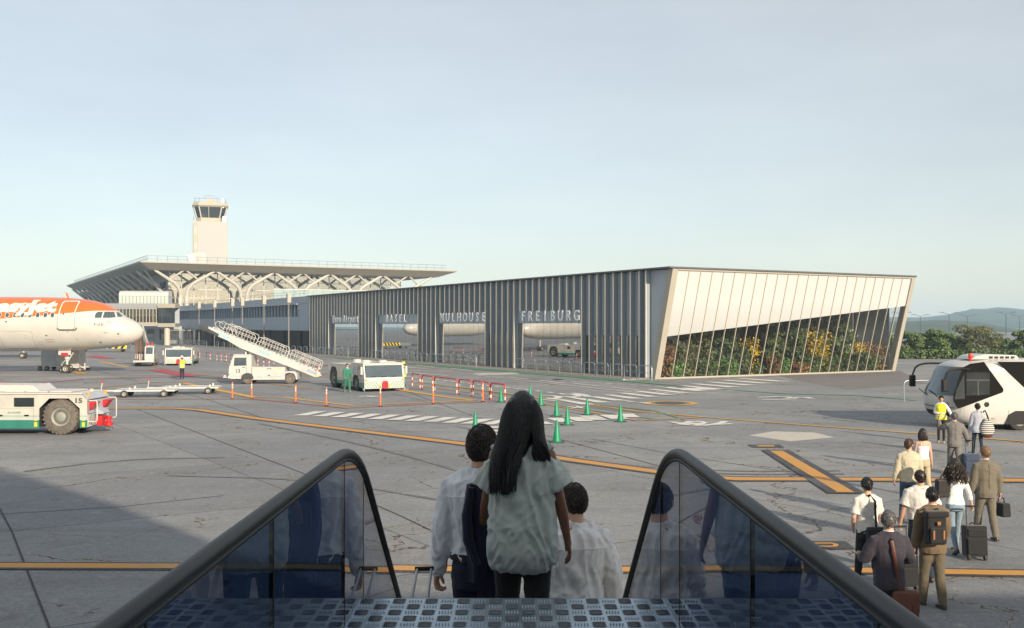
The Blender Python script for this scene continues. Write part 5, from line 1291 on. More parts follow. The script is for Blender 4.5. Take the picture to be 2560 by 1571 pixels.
    st = MB(); st.box(-.15, .15, y0 + .075, y1 - .005, 0, .04); stm = st.mesh('step', M['steel'])
    for k in range(24):
        p = A + d*(.9 + .31*k) + nn*.30; link('step', stm, t, p)
    for y in (y0 + .035, y1 + .035):
        mb = MB()
        for a, b in ((1.0, 3.35), (3.55, 5.75), (5.95, 8.35)):
            P = lambda s_, h_: A + d*s_ + nn*.42 + Vector((0, y, 0)) + nn*h_
            r_ = .024; lp = [P(a + .1, 0), P(a + .02, .12), P(a + .04, .58), P(a + .16, .68), P(b - .12, .68), P(b, .58), P(b + .02, .12), P(b - .08, 0)]
            mb.tube(lp, r_, 6); mb.tube([P(a + .03, .36), P(b, .36)], r_ * .8, 5)
            for k in range(1, 5): s_ = a + (b - a) * k / 5; mb.tube([P(s_, 0), P(s_, .67)], r_ * .7, 5)
        P = lambda s_, h_: A + d*s_ + nn*.42 + Vector((0, y, 0)) + nn*h_
        mb.tube([P(.9, .55), P(.55, .62), P(.35, .45), P(.45, .2), P(.85, .1)], .022, 6); mb.tube([P(1.9,.0), P(1.5,.5), P(1.7,.72), P(2.2,.66)], .022, 6); mb.tube([P(6.6,0), P(7.0,.5), P(7.6,.1)], .018, 5)
        mb.build('handrail', M['whitemetal'], t)
    mb = MB()
    for y in (y0 + .3, y1 - .25): mb.tube([(.0 if not half else -1.0, y, .62), (-.35 if not half else -1.25, y, 2.62)], .06, 8)
    mb.build('support_ram', M['steel'] if not half else mat('rusty_ram', (.20,.10,.07), .6), t)
    if not half:
        for s_, c in ((1.2, 'bluelabel'), (4.35, 'bluelabel'), (8.05, 'bluetext')):
            P = A + d*s_ + nn*.18 + Vector((0, y0 - .008, 0))
            mb = MB(); mb.hexa([P - d*.42 - nn*.085, P + d*.42 - nn*.085, P + d*.42 - nn*.085 + Vector((0,.006,0)), P - d*.42 - nn*.085 + Vector((0,.006,0))], [P - d*.42 + nn*.085, P + d*.42 + nn*.085, P + d*.42 + nn*.085 + Vector((0,.006,0)), P - d*.42 + nn*.085 + Vector((0,.006,0))])
            if c == 'bluelabel':
                lb = mb.build('name_label', M[c], t)
                tb = MB(); ang = math.atan2(d.z, d.x); tb.text('GESTAIR', .14, Matrix.Translation(P - d*.34 - nn*.045 - Vector((0,.004,0))) @ Matrix.Rotation(-ang, 4, 'Y') @ Matrix.Rotation(R(90), 4, 'X'), width=.68); tb.build('label_text', M['lettering'], lb)
            else:
                tb = MB(); ang = math.atan2(d.z, d.x); tb.text('GOLDAIR', .26, Matrix.Translation(P - d*.42 - nn*.08 - Vector((0,-.002,0))) @ Matrix.Rotation(-ang, 4, 'Y') @ Matrix.Rotation(R(90), 4, 'X'), width=.80, off=.006); tb.build('label_text', M['bluetext'], t)
        P = A + d*9.2 - d*.9 + nn*.2 + Vector((0, y0 - .008, 0)); mb = MB(); mb.box(P.x-.10, P.x+.10, y0-.010, y0-.002, P.z-.22, P.z-.10); mb.build('yellow_label', M['yellow'], t)
    else:
        for x in (-.6, .1):
            mb = MB(); mb.lathe([(.05,2.11),(.05,2.18),(.09,2.2),(.09,2.42),(.05,2.45)], 10, 0, None, 'z', (-.5, .25 + (x+.6)*.6, 0)); mb.build('red_beacon', M['red'], t)
    return t
stairs_truck('white stairs truck numbered 13 with its boarding stairs rising over the cab', at(619, 71.2), R(3))
stairs_truck('white half-cab stairs truck seen head-on under the airliner nose, two red beacons', at(388, 103.5), R(104), half=True)

# ---- apron bus
bus = thing('apron_bus', 'white airport bus numbered 40 with dark angular side glass and red roof beacon', 'bus', at(2367, 39.6), 0)
def xf(z): return float(np.interp(z, [.25,.45,.75,1.2,1.45,1.8,2.3,2.55,2.7,2.8], [.55,.22,.02,-.05,.02,.16,.40,.60,.95,1.9]))
def bus_ring(z, grow=0.0, Wb=3.0, Lb=13.5):
    x0 = xf(z) - grow; tuck = float(np.interp(z, [.25,.5,2.45,2.65,2.8], [.06,0,0,.10,.40])) - grow; rx, ry = 1.15, 1.05; p = []
    for k in range(10):
        a = R(270 - 90*k/9); p.append((x0 + rx + rx*math.cos(a), tuck + ry + ry*math.sin(a), z))
    yb = Wb - tuck
    for k in range(10):
        a = R(180 - 90*k/9); p.append((x0 + rx + rx*math.cos(a), yb - ry + ry*math.sin(a), z))
    return p + [(Lb, yb, z), (Lb, tuck, z)]
zs_ = [.25,.32,.45,.6,.75,.95,1.2,1.38,1.45,1.6,1.8,2.05,2.3,2.45,2.55,2.62,2.7,2.76,2.8]
mb = MB(); mb.loft([bus_ring(z) for z in zs_]); mb.build('body', M['white'], bus, angle=50)
mb = MB(); wz = [1.36,1.45,1.6,1.8,2.05,2.3,2.5]
mb.loft([[bus_ring(z, .012)[j] for j in range(3, 17)] for z in wz], cap=False, closed=False); ws = mb.build('windscreen', M['carglass'], bus, angle=60)
mb = MB()
for y in (.75, 1.75): mb.tube([(xf(1.35) - .05, y, 1.30), (xf(1.42) - .05, y + .45, 1.40), (xf(1.5) - .05, y + .95, 1.5)], .018, 5)
mb.build('wiper', M['black'], ws)
def bx(rx): return (rx - 1540) * .004206
def bz_(ry): return (820 - ry) * .004206
def side_poly(name, pts, off, material, parent=bus):
    mb = MB(); mb.prism([(bx(a), bz_(b)) for a, b in pts], -off, -.001, 'y'); return mb.build(name, material, parent)
dk = mat('smoked_bus_glass', (.010,.0095,.009), .05, var=.2, scale=1.2, spec=.12)
sg = side_poly('side_glass', [(1660,300),(1690,225),(1760,190),(1888,172),(2070,425),(2072,445),(2060,462),(1655,612),(1638,606),(1598,535),(1606,470)][::-1], .02, dk)
side_poly('side_glass', [(2012,172),(2600,172),(2600,800-380),(2275,420)][::-1], .02, dk)
side_poly('driver_window', [(1722,275),(1940,270),(1940,480),(1722,490)][::-1], .030, mat('bus_side_pane', (.022,.028,.030), .04, var=.4, scale=2, spec=.4), sg)
mb = MB(); mb.box(bx(1828), bx(1836), -.034, -.0305, bz_(490), bz_(345)); mb.box(bx(1722), bx(1940), -.034, -.0305, bz_(348), bz_(340)); mb.build('window_frame', M['dark'], sg)
side_poly('quarter_window', [(1700,290),(1708,520),(1612,525),(1625,440)][::-1], .030, mat('bus_quarter_pane', (.03,.036,.038), .04, var=.4, scale=2, spec=.5), sg)
for y, nm in ((0, 'a'), (3.0, 'b')):
    s = -1 if y == 0 else 1; x0 = .62 if s < 0 else .74
    mb = MB(); mb.tube(chaikin([(x0 + .45, y + s*-.06, 2.42), (x0 - .25, y + s*.16, 2.46), (x0 - .70, y + s*.22, 2.38), (x0 - .78, y + s*.24, 2.05)] if s < 0 else [(1.55, 2.92, 2.50), (1.0, 3.15, 2.56), (.12, 3.24, 2.52), (-.06, 3.24, 2.05)], 2), .042, 8); mb.build('mirror_arm', M['black'], bus)
    mb = MB(); mb.box(x0 - .93, x0 - .68, y + s*.24 - .09, y + s*.24 + .09, 1.55, 2.05); mb.build('mirror', M['black'], bus, bevel=.05)
def front_band(name, z0, z1, j0, j1, off, material):
    mb = MB(); n = 5; mb.loft([[bus_ring(z0 + (z1 - z0)*k/(n-1), off)[j] for j in range(j0, j1)] for k in range(n)], cap=False, closed=False); return mb.build(name, material, bus, angle=60)
front_band('bumper_grille', .50, .70, 5, 17, .012, M['black']); front_band('trim_line', .86, .89, 4, 17, .012, M['black'])
front_band('headlamp', 1.16, 1.30, 13, 18, .012, M['darkglass']); front_band('headlamp', 1.10, 1.24, 1, 4, .012, M['lens'])
mb = MB(); mb.lathe([(.10,0),(.10,.01),(.001,.012)], 20, 0, None, 'y', (bx(1915), -.014, bz_(574))); mb.build('fuel_cap', M['black'], bus)
mb = MB(); mb.box(bx(1960), bx(1990), -.010, -.001, bz_(712), bz_(703)); mb.box(bx(2121), bx(2124), -.006, -.001, bz_(750), bz_(625)); mb.box(bx(1700), bx(1702), -.006, -.001, bz_(740), bz_(600)); mb.build('body_seam', M['greyline'], bus)
def on_front(y, z): 
    p = bus_ring(z, .02); q = min(range(len(p) - 2), key=lambda j: abs(p[j][1] - y)); return p[q]
p0, p1 = Vector(on_front(.46, .95)), Vector(on_front(.25, .95)); fx = (p1 - p0).normalized(); fz = Vector((0,0,1)); fy_ = fz.cross(fx)
Mx = Matrix.Translation(p0 - fx*.0 - fy_*.015) @ Matrix((fx, fz, fx.cross(fz))).transposed().to_4x4()
mb = MB(); mb.text('40', .18, Mx, off=.006); mb.build('number', M['textgrey'], bus)
mb = MB(); mb.lathe([(.07,2.76),(.07,2.84),(.085,2.86),(.085,3.0),(.06,3.03)], 14, 0, None, 'z', (1.35, .9, 0)); rb = mb.build('beacon', mat('red_beacon', (.75,.05,.02), .25), bus)
mb = MB(); mb.prism([(1.3,2.78),(3.3,2.78),(3.2,2.96),(1.9,3.0),(1.5,2.92)], .8, 2.2, 'y'); rf = mb.build('roof_unit', M['white'], bus, bevel=.05)
for k in range(5):
    mb = MB(); mb.box(2.05 + .22*k, 2.20 + .22*k, .78, .795, 2.83, 2.92); mb.build('roof_unit_window', M['darkglass'], rf)
bw_ = wheel_meshes(.48, .30, .30, M['rubber'], M['rim'], hub=.4)
for x in (bx(2235), bx(2235) + 7.5): put_wheel(bw_, bus, x, .18, .48); put_wheel(bw_, bus, x, 2.82, .48, True)
mb = MB(); mb.box(.8, 13, .3, 2.7, .2, .249); mb.build('underbody', M['black'], bus)
mb = MB(); mb.prism([(bx(2235)-.62,.251),(bx(2235)-.50,.62),(bx(2235)-.2,.78),(bx(2235)+.2,.78),(bx(2235)+.5,.62),(bx(2235)+.62,.251)], -.006, -.001, 'y'); mb.build('wheel_arch', M['black'], bus)

# ---- baggage dollies, containers, belt loader under the nose
dw = wheel_meshes(.21, .12, .10, M['rubber'], M['rimwhite'])
def dolly(label, loc, rz):
    t = thing('baggage_dolly', label, 'dolly', loc, rz, 'flat baggage dollies')
    mb = MB(); mb.box(0, 3.4, 0, .07, .34, .44); mb.box(0, 3.4, 1.5, 1.57, .34, .44); mb.box(0, .07, .071, 1.499, .34, .44); mb.box(3.33, 3.4, .071, 1.499, .34, .44); mb.build('frame', M['whitemetal'], t)
    mb = MB(); mb.box(.075, 3.325, .075, 1.495, .38, .42); mb.build('deck', M['greysheet'], t)
    mb = MB(); mb.box(-.9, -.001, .72, .85, .32, .40); mb.tube([(-.85,.78,.40),(-.78,.78,.85)], .03, 6); mb.build('tow_bar', M['whitemetal'], t)
    mb = MB(); mb.ball((-.775,.78,.88), .07, 8, 6); mb.build('red_grip', M['red'], t)
    for x, y in ((.9,.0),(2.9,.0),(.9,1.45),(2.9,1.45)):
        mb = MB(); mb.box(x-.05,x+.05,y+.03,y+.11,.445,.58); mb.build('stake', M['whitemetal'], t)
    for x in (.6, 2.8): put_wheel(dw, t, x, -.02, .21); put_wheel(dw, t, x, 1.59, .21, True)
    return t
dA = gp(283, 995); d1 = dolly('flat white baggage dolly coupled right behind tow tractor 15', dA + Vector((0,0,0)), R(9))
dup(d1, gp(400, 987) + Vector((0,0,0)), R(9), 'flat white baggage dolly at the free end of the dolly train')
M['alu'] = mat('container_aluminium', (.46,.52,.58), .5, metal=.0, var=.12, scale=2)
cart = thing('container_cart', 'grey cargo container on a white cart under the airliner nose', 'cart', gp(92, 927), R(2))
mb = MB(); mb.box(0, 2.9, 0, 1.6, .35, .50); mb.build('cart_frame', M['whitemetal'], cart)
for x in (.3, .9, 2.7): put_wheel(dw, cart, x, 0, .21); put_wheel(dw, cart, x, 1.6, .21, True)
con = thing('cargo_container', 'blue-grey corrugated cargo container on the cart under the airliner nose', 'container', gp(92, 927) + Vector((.35,.1,.501)), R(2))
mb = MB(); mb.box(0, 2.3, 0, 1.4, 0, 1.62); mb.build('shell', M['alu'], con, bevel=.02)
mb = MB()
for k in range(12): mb.box(.08 + .19*k, .12 + .19*k, -.02, -.002, .05, 1.57)
mb.build('rib', M['alu'], con)
cart2 = thing('container_cart', 'white cart with a slant-sided grey container just behind the nose wheel', 'cart', gp(146, 930), R(-2))
mb = MB(); mb.box(0, 2.3, 0, 1.6, .35, .48); mb.box(2.3, 2.4, .1, .2, .2, .8); mb.build('cart_frame', M['whitemetal'], cart2)
for x in (.3, 2.0): put_wheel(dw, cart2, x, 0, .21); put_wheel(dw, cart2, x, 1.6, .21, True)
con2 = thing('cargo_container', 'slant-sided pale grey cargo container just behind the nose wheel', 'container', gp(146, 930) + Vector((-.3,.1,.481)), R(-2))
mb = MB(); mb.prism([(.5,0),(2.1,0),(2.1,1.5),(0,1.5),(0,.6)], 0, 1.4, 'y'); mb.build('shell', mat('pale_container', (.46,.45,.42), .5, metal=.2, var=.1), con2, bevel=.02)
bl = thing('belt_loader', 'low belt loader with yellow and black striped bumper beyond the airliner belly', 'belt loader', gp(185, 880.5), R(2))
mb = MB(); mb.box(0, 8.2, 0, 2, .45, 1.0); mb.build('body', M['steel'], bl)
mb = MB(); mb.box(3.4, 8.25, -.06, -.002, .55, 1.05); ye = mb.build('striped_bumper', M['yellow'], bl)
for k in range(5):
    mb = MB(); mb.prism([(3.6 + .9*k,.55),(4.05 + .9*k,.55),(4.45 + .9*k,1.05),(4.0 + .9*k,1.05)], -.07, -.0605, 'y'); mb.build('black_stripe', M['black'], ye)
for x in (1.0, 7.0): put_wheel(truckw, bl, x, .2, .37); put_wheel(truckw, bl, x, 1.8, .37, True)
# ------------------------------------------------------------ cones, delineators, red and white hoops
def cone_thing(label, loc, h, rz):
    t = thing('traffic_cone', label, 'cone', loc, rz, 'green traffic cones')
    r = .135 * h / .73
    mb = MB(); mb.lathe([(r*1.12,.035),(r*1.08,.05),(r,.055),(r*.24,h*.97),(r*.16,h)], 24); mb.build('cone_body', M['green'], t)
    mb = MB(); mb.prism(rrect(-r*1.75, r*1.75, -r*1.75, r*1.75, .05), .0, .036, 'z'); mb.build('base', mat('dark_green_base', (.02,.06,.04), .6), t)
    return t
for px, py, h, lab in ((1188,1076,.74,'green traffic cone near the zebra crossing, just past the white-shirted man\'s head'), (1252,1006,.76,'green traffic cone at the end of the red and white hoops'),
                     (1325,993,.70,'green traffic cone peeking over the long-haired woman, farthest of all'), (1352,1014.5,.78,'green traffic cone half hidden by the long hair'),
                     (1391,1041.5,.76,'green traffic cone second from the dark hair, behind another cone'), (1418,1063,.76,'green traffic cone on the short zebra stripes'),
                     (1468,1037.5,.76,'green traffic cone on the yellow line, second farthest from the hair'), (1551,1055,.76,'green traffic cone standing apart, farthest from the long-haired woman'),
                     (1392,1106.5,.80,'big green traffic cone right beside the long hair, close to the stairs')):
    cone_thing(lab, gp(px, py), h, rng.uniform(-.3,.3))
M['reflect'] = mat('white_reflective', (.62,.60,.56), .4)
dl = MB(); dl.lathe([(.040,.05),(.040,.93),(.03,.95)], 12); dlm = dl.mesh('delineator_post', M['orange'])
db = MB().lathe([(.11,0),(.11,.03),(.05,.05)], 12).mesh('base', M['black']); dband = MB().lathe([(.042,0),(.042,.085)], 12).mesh('white_band', M['reflect'])
for px, py, lab in ((581,998,'orange delineator post before the front wheel of the stairs truck'), (629,998,'orange delineator post under the stairs truck box body'), (739,1007,'orange delineator post on the red line behind the stairs truck'),
                    (816,1015,'orange delineator post near the rear wheel of the windscreen tractor'), (951,1017,'orange delineator post in front of the tractor\'s red hitch'), (1083,1011,'orange delineator post beside the red and white hoops'), (1207,1005,'orange delineator post among the last red and white hoops')):
    o = link('delineator_post', dlm, None, gp(px, py)); tag(o, lab, 'post', 'orange delineator posts'); link('base', db, o)
    for z in (.62, .76): link('white_band', dband, o, (0, 0, z))
    if px > 900: o.scale = (1, 1, 1.12)
M['redhoop'] = mat('red_hoop_paint', (.48,.05,.035), .45, dirt=.2)
def red_hoop(pa, pb, label, h=.95):
    a, b = gp(*pa), gp(*pb); w = (b - a).length; t = thing('barrier_hoop', label, 'barrier', a, math.atan2(b.y - a.y, b.x - a.x), 'red and white hoop barriers')
    c = .18; pts = [(0,0,0),(0,0,h - c)] + [(c - c*math.cos(q), 0, h - c + c*math.sin(q)) for q in (R(30),R(60),R(90))]; pts += [(w - p[0], 0, p[2]) for p in pts[::-1]]
    mb = MB(); mb.tube(pts, .042, 8); mb.build('tube', M['redhoop'], t)
    for (p, q) in (((0,0,.10),(0,0,.28)), ((0,0,.5),(0,0,.68)), ((w,0,.10),(w,0,.28)), ((w,0,.5),(w,0,.68))):
        mb = MB(); mb.tube([p, q], .045, 8); mb.build('white_band', M['reflect'], t)
f6 = lambda x, y: (700 + x*.3653, 940 + y*.3653)
rl = [(f6(905,78), f6(958,92)), (f6(972,96), f6(1045,108)), (f6(1058,108), f6(1210,130)), (f6(1226,130), f6(1308,142)), (f6(1322,142), f6(1384,152)), (f6(1386,150), f6(1434,163)), (f6(1443,163), f6(1540,178))]
for i, (a, b) in enumerate(rl): red_hoop(a, b, 'red and white hoop barrier, %s of the row from the windscreen tractor to the cone' % ordinal(i))
f3 = lambda x, y: (480 + x/3.85, 760 + y/3.85)
lr = [((f3(38,518)), f3(74,524)), (f3(138,536), f3(176,541)), (f3(240,549), f3(282,553)), (f3(312,555), f3(330,557)), (f3(372,563), f3(420,570)), (f3(585,600), f3(634,604)), (f3(690,616), f3(742,620)), (f3(790,630), f3(880,640)), (f3(1020,660), f3(1100,672)), (f3(1150,682), f3(1218,690)), (f3(1230,690), f3(1320,700))]
for i, (a, b) in enumerate(lr): red_hoop(a, b, 'red and white hoop barrier behind the stairs truck, %s counted from the airliner nose' % ordinal(i), .9)
hb = link('hoop_barrier', hoop_me(1.7, 1.15, .035, 'h', 0).mesh('hoop_barrier', M['steel']), None, gp(2260, 1005), (0, 0, R(-80))); tag(hb, 'single steel tube hoop barrier before the white bus front', 'barrier')
# ------------------------------------------------------------ boarding stairs: chequer-plate landing, glass sides, black handrails
w_, yp, zp, zr = .738, 4.80, 2.84, 3.593
def chequer():
    m = bpy.data.materials.new('chequer_plate'); m.use_nodes = True; nt = m.node_tree; b = nt.nodes['Principled BSDF']; N = nt.nodes.new; L = nt.links.new
    b.inputs['Metallic'].default_value = .85; b.inputs['Roughness'].default_value = .30
    tc = N('ShaderNodeTexCoord'); n = N('ShaderNodeTexNoise'); n.inputs['Scale'].default_value = 5; n.inputs['Detail'].default_value = 7; L(tc.outputs['Object'], n.inputs['Vector'])
    r = N('ShaderNodeMapRange'); r.inputs[1].default_value = .3; r.inputs[2].default_value = .75; r.inputs[3].default_value = .22; r.inputs[4].default_value = .46; L(n.outputs['Fac'], r.inputs[0]); L(r.outputs[0], b.inputs['Roughness'])
    cr = N('ShaderNodeValToRGB'); cr.color_ramp.elements[0].color = (.20,.27,.33,1); cr.color_ramp.elements[1].color = (.36,.43,.48,1); L(n.outputs['Fac'], cr.inputs[0]); L(cr.outputs[0], b.inputs['Base Color']); return m
M['chequer'] = chequer()
M['barsteel'] = mat('dark_rib_steel', (.16,.18,.20), .38, metal=.8, var=.2, scale=20)
st = thing('boarding_stairs', 'boarding stairs with chequer-plate landing, tinted glass sides and thick black handrails', 'boarding stairs', (0, 0, 0), 0)
mb = MB(); mb.box(-w_ + .007, w_ - .007, .3, yp, zp - .05, zp); land = mb.build('landing', M['chequer'], st)
cell = .0765
def bars(across):
    mb = MB()
    for k in range(5):
        o = (k - 2) * (.0165 if across else .0132)
        P = [(-.040, o, 0), (0, o, .0035), (.040, o, 0)] if across else [(o, -.026 , 0), (o, 0, .0035), (o, .026, 0)]
        rr_ = [(.001,.001), (.003,.0048), (.001,.001)]
        if across: P = [(-.031,o*.95,0),(-.016,o*.95,.001),(.016,o*.95,.001),(.031,o*.95,0)]; rr_ = [(.001,.001),(.0035,.0045),(.0035,.0045),(.001,.001)]
        mb.tube(P, rr_, 6)
    return mb
ba, bb_ = bars(True).mesh('tread_bars', M['barsteel']), bars(False).mesh('tread_bars', M['chequer'])  # crosswise bars in darker steel: their dark reflections put into the colour
cnt = 0; cy = .093
for j in range(0, 16):
    for i in range(-9, 10):
        y = yp - .045 - j * cy
        if y < 3.2 : continue
        link('tread_bars', ba if (i + j) % 2 else bb_, land, (i * cell, y, zp)); cnt += 1
mb = MB(); mb.box(-w_ + .02, w_ - .02, yp + .001, yp + .012, zp - .22, zp); mb.build('landing_nosing', M['barsteel'], st)
stepm = MB().box(-w_ + .03, w_ - .03, 0, .30, -.04, 0).mesh('step', M['chequer'])
NS = 14
for k in range(NS): link('step', stepm, st, (0, yp + .02 + .30*k, zp - .26 - .192*k))
for s in (-1, 1):
    mb = MB(); mb.prism([(yp, zp - .25), (yp + 4.2, .02), (yp + 4.2, .28), (yp, zp - .02)], s*(w_ + .015), s*(w_ + .055), 'x'); mb.build('stringer', M['dark'], st)
    # handrail: level over the landing, round the bend, down the flight
    A_ = Vector((0, 4.54, zr)); sl = Vector((0, .825, -.565)).normalized()
    path = [Vector((0, .9, zr)), Vector((0, 2.2, zr)), Vector((0, 3.4, zr)), Vector((0, 4.25, zr))]
    bend = bez((0, 4.25, zr), (0, 4.72, zr + .0), Vector((0, 4.72, zr)) + sl*.45, 9)[1:]
    path = path + bend + [Vector((0, 4.72, zr)) + sl*t for t in (1.2, 2.4, 3.6, 4.6)]
    path = [Vector((s*w_, p.y, p.z)) for p in path]
    mb = MB(); mb.tube(path, [(.0235,.0225)]*len(path), 14, up=(0,0,1)); mb.build('handrail', mat('black_rubber_rail', (.012,.013,.0145), .48, var=.15, scale=2.5, bump=.06, bscale=12, spec=.4), st)
    mb = MB(); mb.tube([p - Vector((0,0,.026)) for p in path], [(.012,.013)]*len(path), 8, up=(0,0,1)); mb.build('rail_channel', M['black'], st)
    # glass panels under the rail
    def rail_z(y):
        for a, b in zip(path[:-1], path[1:]):
            if a.y <= y <= b.y: return a.z + (b.z - a.z) * (y - a.y) / max(1e-6, b.y - a.y)
        return path[-1].z
    def low_z(y): return zp - .12 if y < yp else zp - .12 - (y - yp) * .645
    cuts = [.9, 2.0, 3.07, 4.37, 4.93, 6.3, 7.6, 8.6]
    for a, b in zip(cuts[:-1], cuts[1:]):
        ysamp = [a + .006 + (b - a - .012) * k / 12 for k in range(13)]
        top = [(y, rail_z(y) - .03) for y in ysamp]; bot = [(y, low_z(y)) for y in ysamp[::-1]]
        mb = MB(); mb.prism(top + bot, s*w_ - .006, s*w_ + .006, 'x'); mb.build('glass_panel', None or M.setdefault('railglass', glass('tinted_rail_glass', (.24,.32,.46), refl=.03, power=6.5)), st)
    for y in cuts[1:-1]:
        mb = MB(); mb.box(s*w_ - .007, s*w_ + .007, y - .005, y + .005, low_z(y), rail_z(y) - .033); mb.build('panel_joint', M['black'], st)
mb = MB(); 
for x in (-w_ + .1, w_ - .1):
    for y in (.5, 2.5, 4.6): mb.tube([(x, y, 0), (x, y, zp - .06)], .05, 8)
mb.build('support_leg', M['dark'], st)
# ------------------------------------------------------------ unseen aircraft the passengers have left, size and fin shaped to shade stairs and near ground
oa = thing('unseen_boarding_aircraft', 'unseen white airliner behind the boarding stairs, fuselage and tail shaped to throw near shade', 'airplane', (0, -3.2, 0), 0)
rings = []
for x, r_, z in ((-14,.3,7.6),(-10,1.4,7.0),(-6,2.2,6.2),(-1,2.5,5.1),(6,2.5,5.1),(18,2.5,5.1),(26,2.2,5.3),(30,.3,5.0)):
    rings.append([(x, r_*math.sin(2*math.pi*j/24), z + r_*math.cos(2*math.pi*j/24)) for j in range(24)])
mb = MB(); mb.loft(rings); mb.build('fuselage', M['livw'], oa)
mb = MB(); mb.prism([(8.6,6.6),(-10,6.4),(-12,17.5),(-4.0,17.5),(.5,16.2),(5.5,11.0)], -.2, .2, 'y'); mb.build('tail_fin', M['livw'], oa)  # fin outline made up so that its shadow covers the near ground
# ------------------------------------------------------------ people
def cloth(name, col, rough=.85, var=.10, bump=.25, bscale=220, sheen=.15): return mat(name, col, rough, var=var, scale=4, bump=bump, bscale=bscale, sheen=sheen, spec=.25)
K = {'light': mat('light_skin', (.56,.34,.25), .5, var=.08, scale=14, spec=.4), 'tan': mat('tan_skin', (.46,.27,.18), .5, var=.08, scale=14, spec=.4), 'brown': mat('brown_skin', (.20,.095,.055), .45, var=.10, scale=12, spec=.45)}
def hairmat(name, col, rough=.42): return mat(name, col, rough, var=.35, scale=30, bump=.5, bscale=90, spec=.5, stretch=(1,1,.12))
HM = {'black': hairmat('black_hair', (.010,.009,.010), .34), 'dark': hairmat('dark_brown_hair', (.022,.014,.010)), 'brown': hairmat('brown_hair', (.07,.038,.022)), 'sandy': hairmat('sandy_hair', (.20,.12,.06)), 'grey': hairmat('grey_hair', (.10,.10,.10))}
EYE, LIP = mat('dark_eye', (.02,.015,.012), .2), mat('lip', (.36,.12,.09), .5)
TEX = {}
def cloud_tex(s):
    if s not in TEX:
        t = bpy.data.textures.new('cloth_folds', 'CLOUDS'); t.noise_scale = s; t.noise_depth = 2; t.noise_type = 'HARD_NOISE'; t.noise_basis = 'ORIGINAL_PERLIN'; TEX[s] = t
    return TEX[s]
PENDING = []
def fused(mb, name, material, parent, voxel, folds=0.0, fscale=.1, smooth=3, extra=None, mats=None, drape=0.0):
    """one continuous surface grown over overlapping closed forms"""
    me = bpy.data.meshes.new('tmp'); me.from_pydata(mb.v, [], mb.f); o = bpy.data.objects.new('tmp', me); C.objects.link(o)
    r = o.modifiers.new('r', 'REMESH'); r.mode = 'VOXEL'; r.voxel_size = voxel; r.use_smooth_shade = True
    if smooth: s = o.modifiers.new('s', 'SMOOTH'); s.iterations = smooth; s.factor = .5
    if folds:
        d = o.modifiers.new('d', 'DISPLACE'); d.texture = cloud_tex(fscale); d.strength = folds; d.mid_level = .5; d.texture_coords = 'LOCAL'
        s = o.modifiers.new('s2', 'SMOOTH'); s.iterations = 1; s.factor = .5
    PENDING.append((o, name, material, parent, extra, mats, drape)); return o
def finish_fused():
    bpy.context.view_layer.update(); dg = bpy.context.evaluated_depsgraph_get(); old = []
    for o, name, material, parent, extra, mats, drape in PENDING:
        me = bpy.data.meshes.new_from_object(o.evaluated_get(dg)); me.name = name
        me.materials.clear(); me.materials.append(material)
        if drape:
            nn_ = [v.normal.copy() for v in me.vertices]
            for v, n in zip(me.vertices, nn_):
                p = v.co; w = noise.noise(Vector((p.x*5, p.y*5, p.z*5))) * .9
                a = noise.noise(Vector((p.x*15 + p.z*4 + w, p.y*12, p.z*3.0 + w))); b2 = noise.noise(Vector((p.x*20 - p.z*11, p.y*14 + w, p.z*9 + p.x*9 + w)))
                v.co = p + n * drape * ((1 - 3.0*abs(a)) * .75 + (1 - 3.2*abs(b2)) * .35 - .35)
        for mm in (mats or []): me.materials.append(mm)
        if extra is not None and extra.f:
            bm = bmesh.new(); bm.from_mesh(me); vs = [bm.verts.new(p) for p in extra.v]; bm.verts.index_update()
            for f, mi in zip(extra.f, extra.m):
                try: fc = bm.faces.new([vs[i] for i in f]); fc.material_index = mi; fc.smooth = True
                except ValueError: pass
            bm.to_mesh(me); bm.free()
        me.polygons.foreach_set('use_smooth', [True] * len(me.polygons)); me.update()
        link(name, me, parent); old.append(o)
    for o in old:
        d = o.data; bpy.data.objects.remove(o); bpy.data.meshes.remove(d)
    PENDING.clear()
def erings(mb, levels, n=18, p=2.3):
    rings = []
    for lv in levels:
        z, rx, ry, yo = lv[:4]; xo = lv[4] if len(lv) > 4 else 0
        rg = []
        for j in range(n):
            a = 2*math.pi*j/n; c, s = math.cos(a), math.sin(a); q = (abs(c)**p + abs(s)**p) ** (-1/p); rg.append((xo + rx*c*q, yo + ry*s*q, z))
        rings.append(rg)
    mb.loft(rings)
TOR_M = [(.80,.130,.10,-.01),(.90,.166,.125,-.018),(1.0,.160,.118,-.008),(1.10,.152,.110,0),(1.22,.165,.118,.0),(1.34,.185,.120,-.005),(1.42,.170,.098,-.012),(1.465,.115,.080,-.015),(1.50,.062,.066,-.01)]
TOR_F = [(.80,.135,.105,-.015),(.88,.172,.130,-.025),(.98,.158,.115,-.012),(1.08,.126,.098,0),(1.20,.138,.108,.008),(1.31,.155,.115,.008),(1.40,.148,.092,-.008),(1.455,.10,.075,-.012),(1.495,.055,.060,-.008)]
def grow(levels, g, zmin, zmax=1.46, flare=0.0, hem=None):
    out = []
    L_ = [l for l in levels]
    zs_ = [l[0] for l in L_]
    def at_(z): return [float(np.interp(z, zs_, [l[i] for l in L_])) for i in (1, 2, 3)]
    zz = [zmin] + [z for z in zs_ if zmin + .03 < z < zmax - .02] + [zmax]
    base = max(zmin, .86)
    for z in zz:
        rx, ry, yo = at_(max(z, .86)); k = max(0, (1.05 - z)) * flare
        out.append((z, rx + g + k, ry + g + k, yo))
    return out
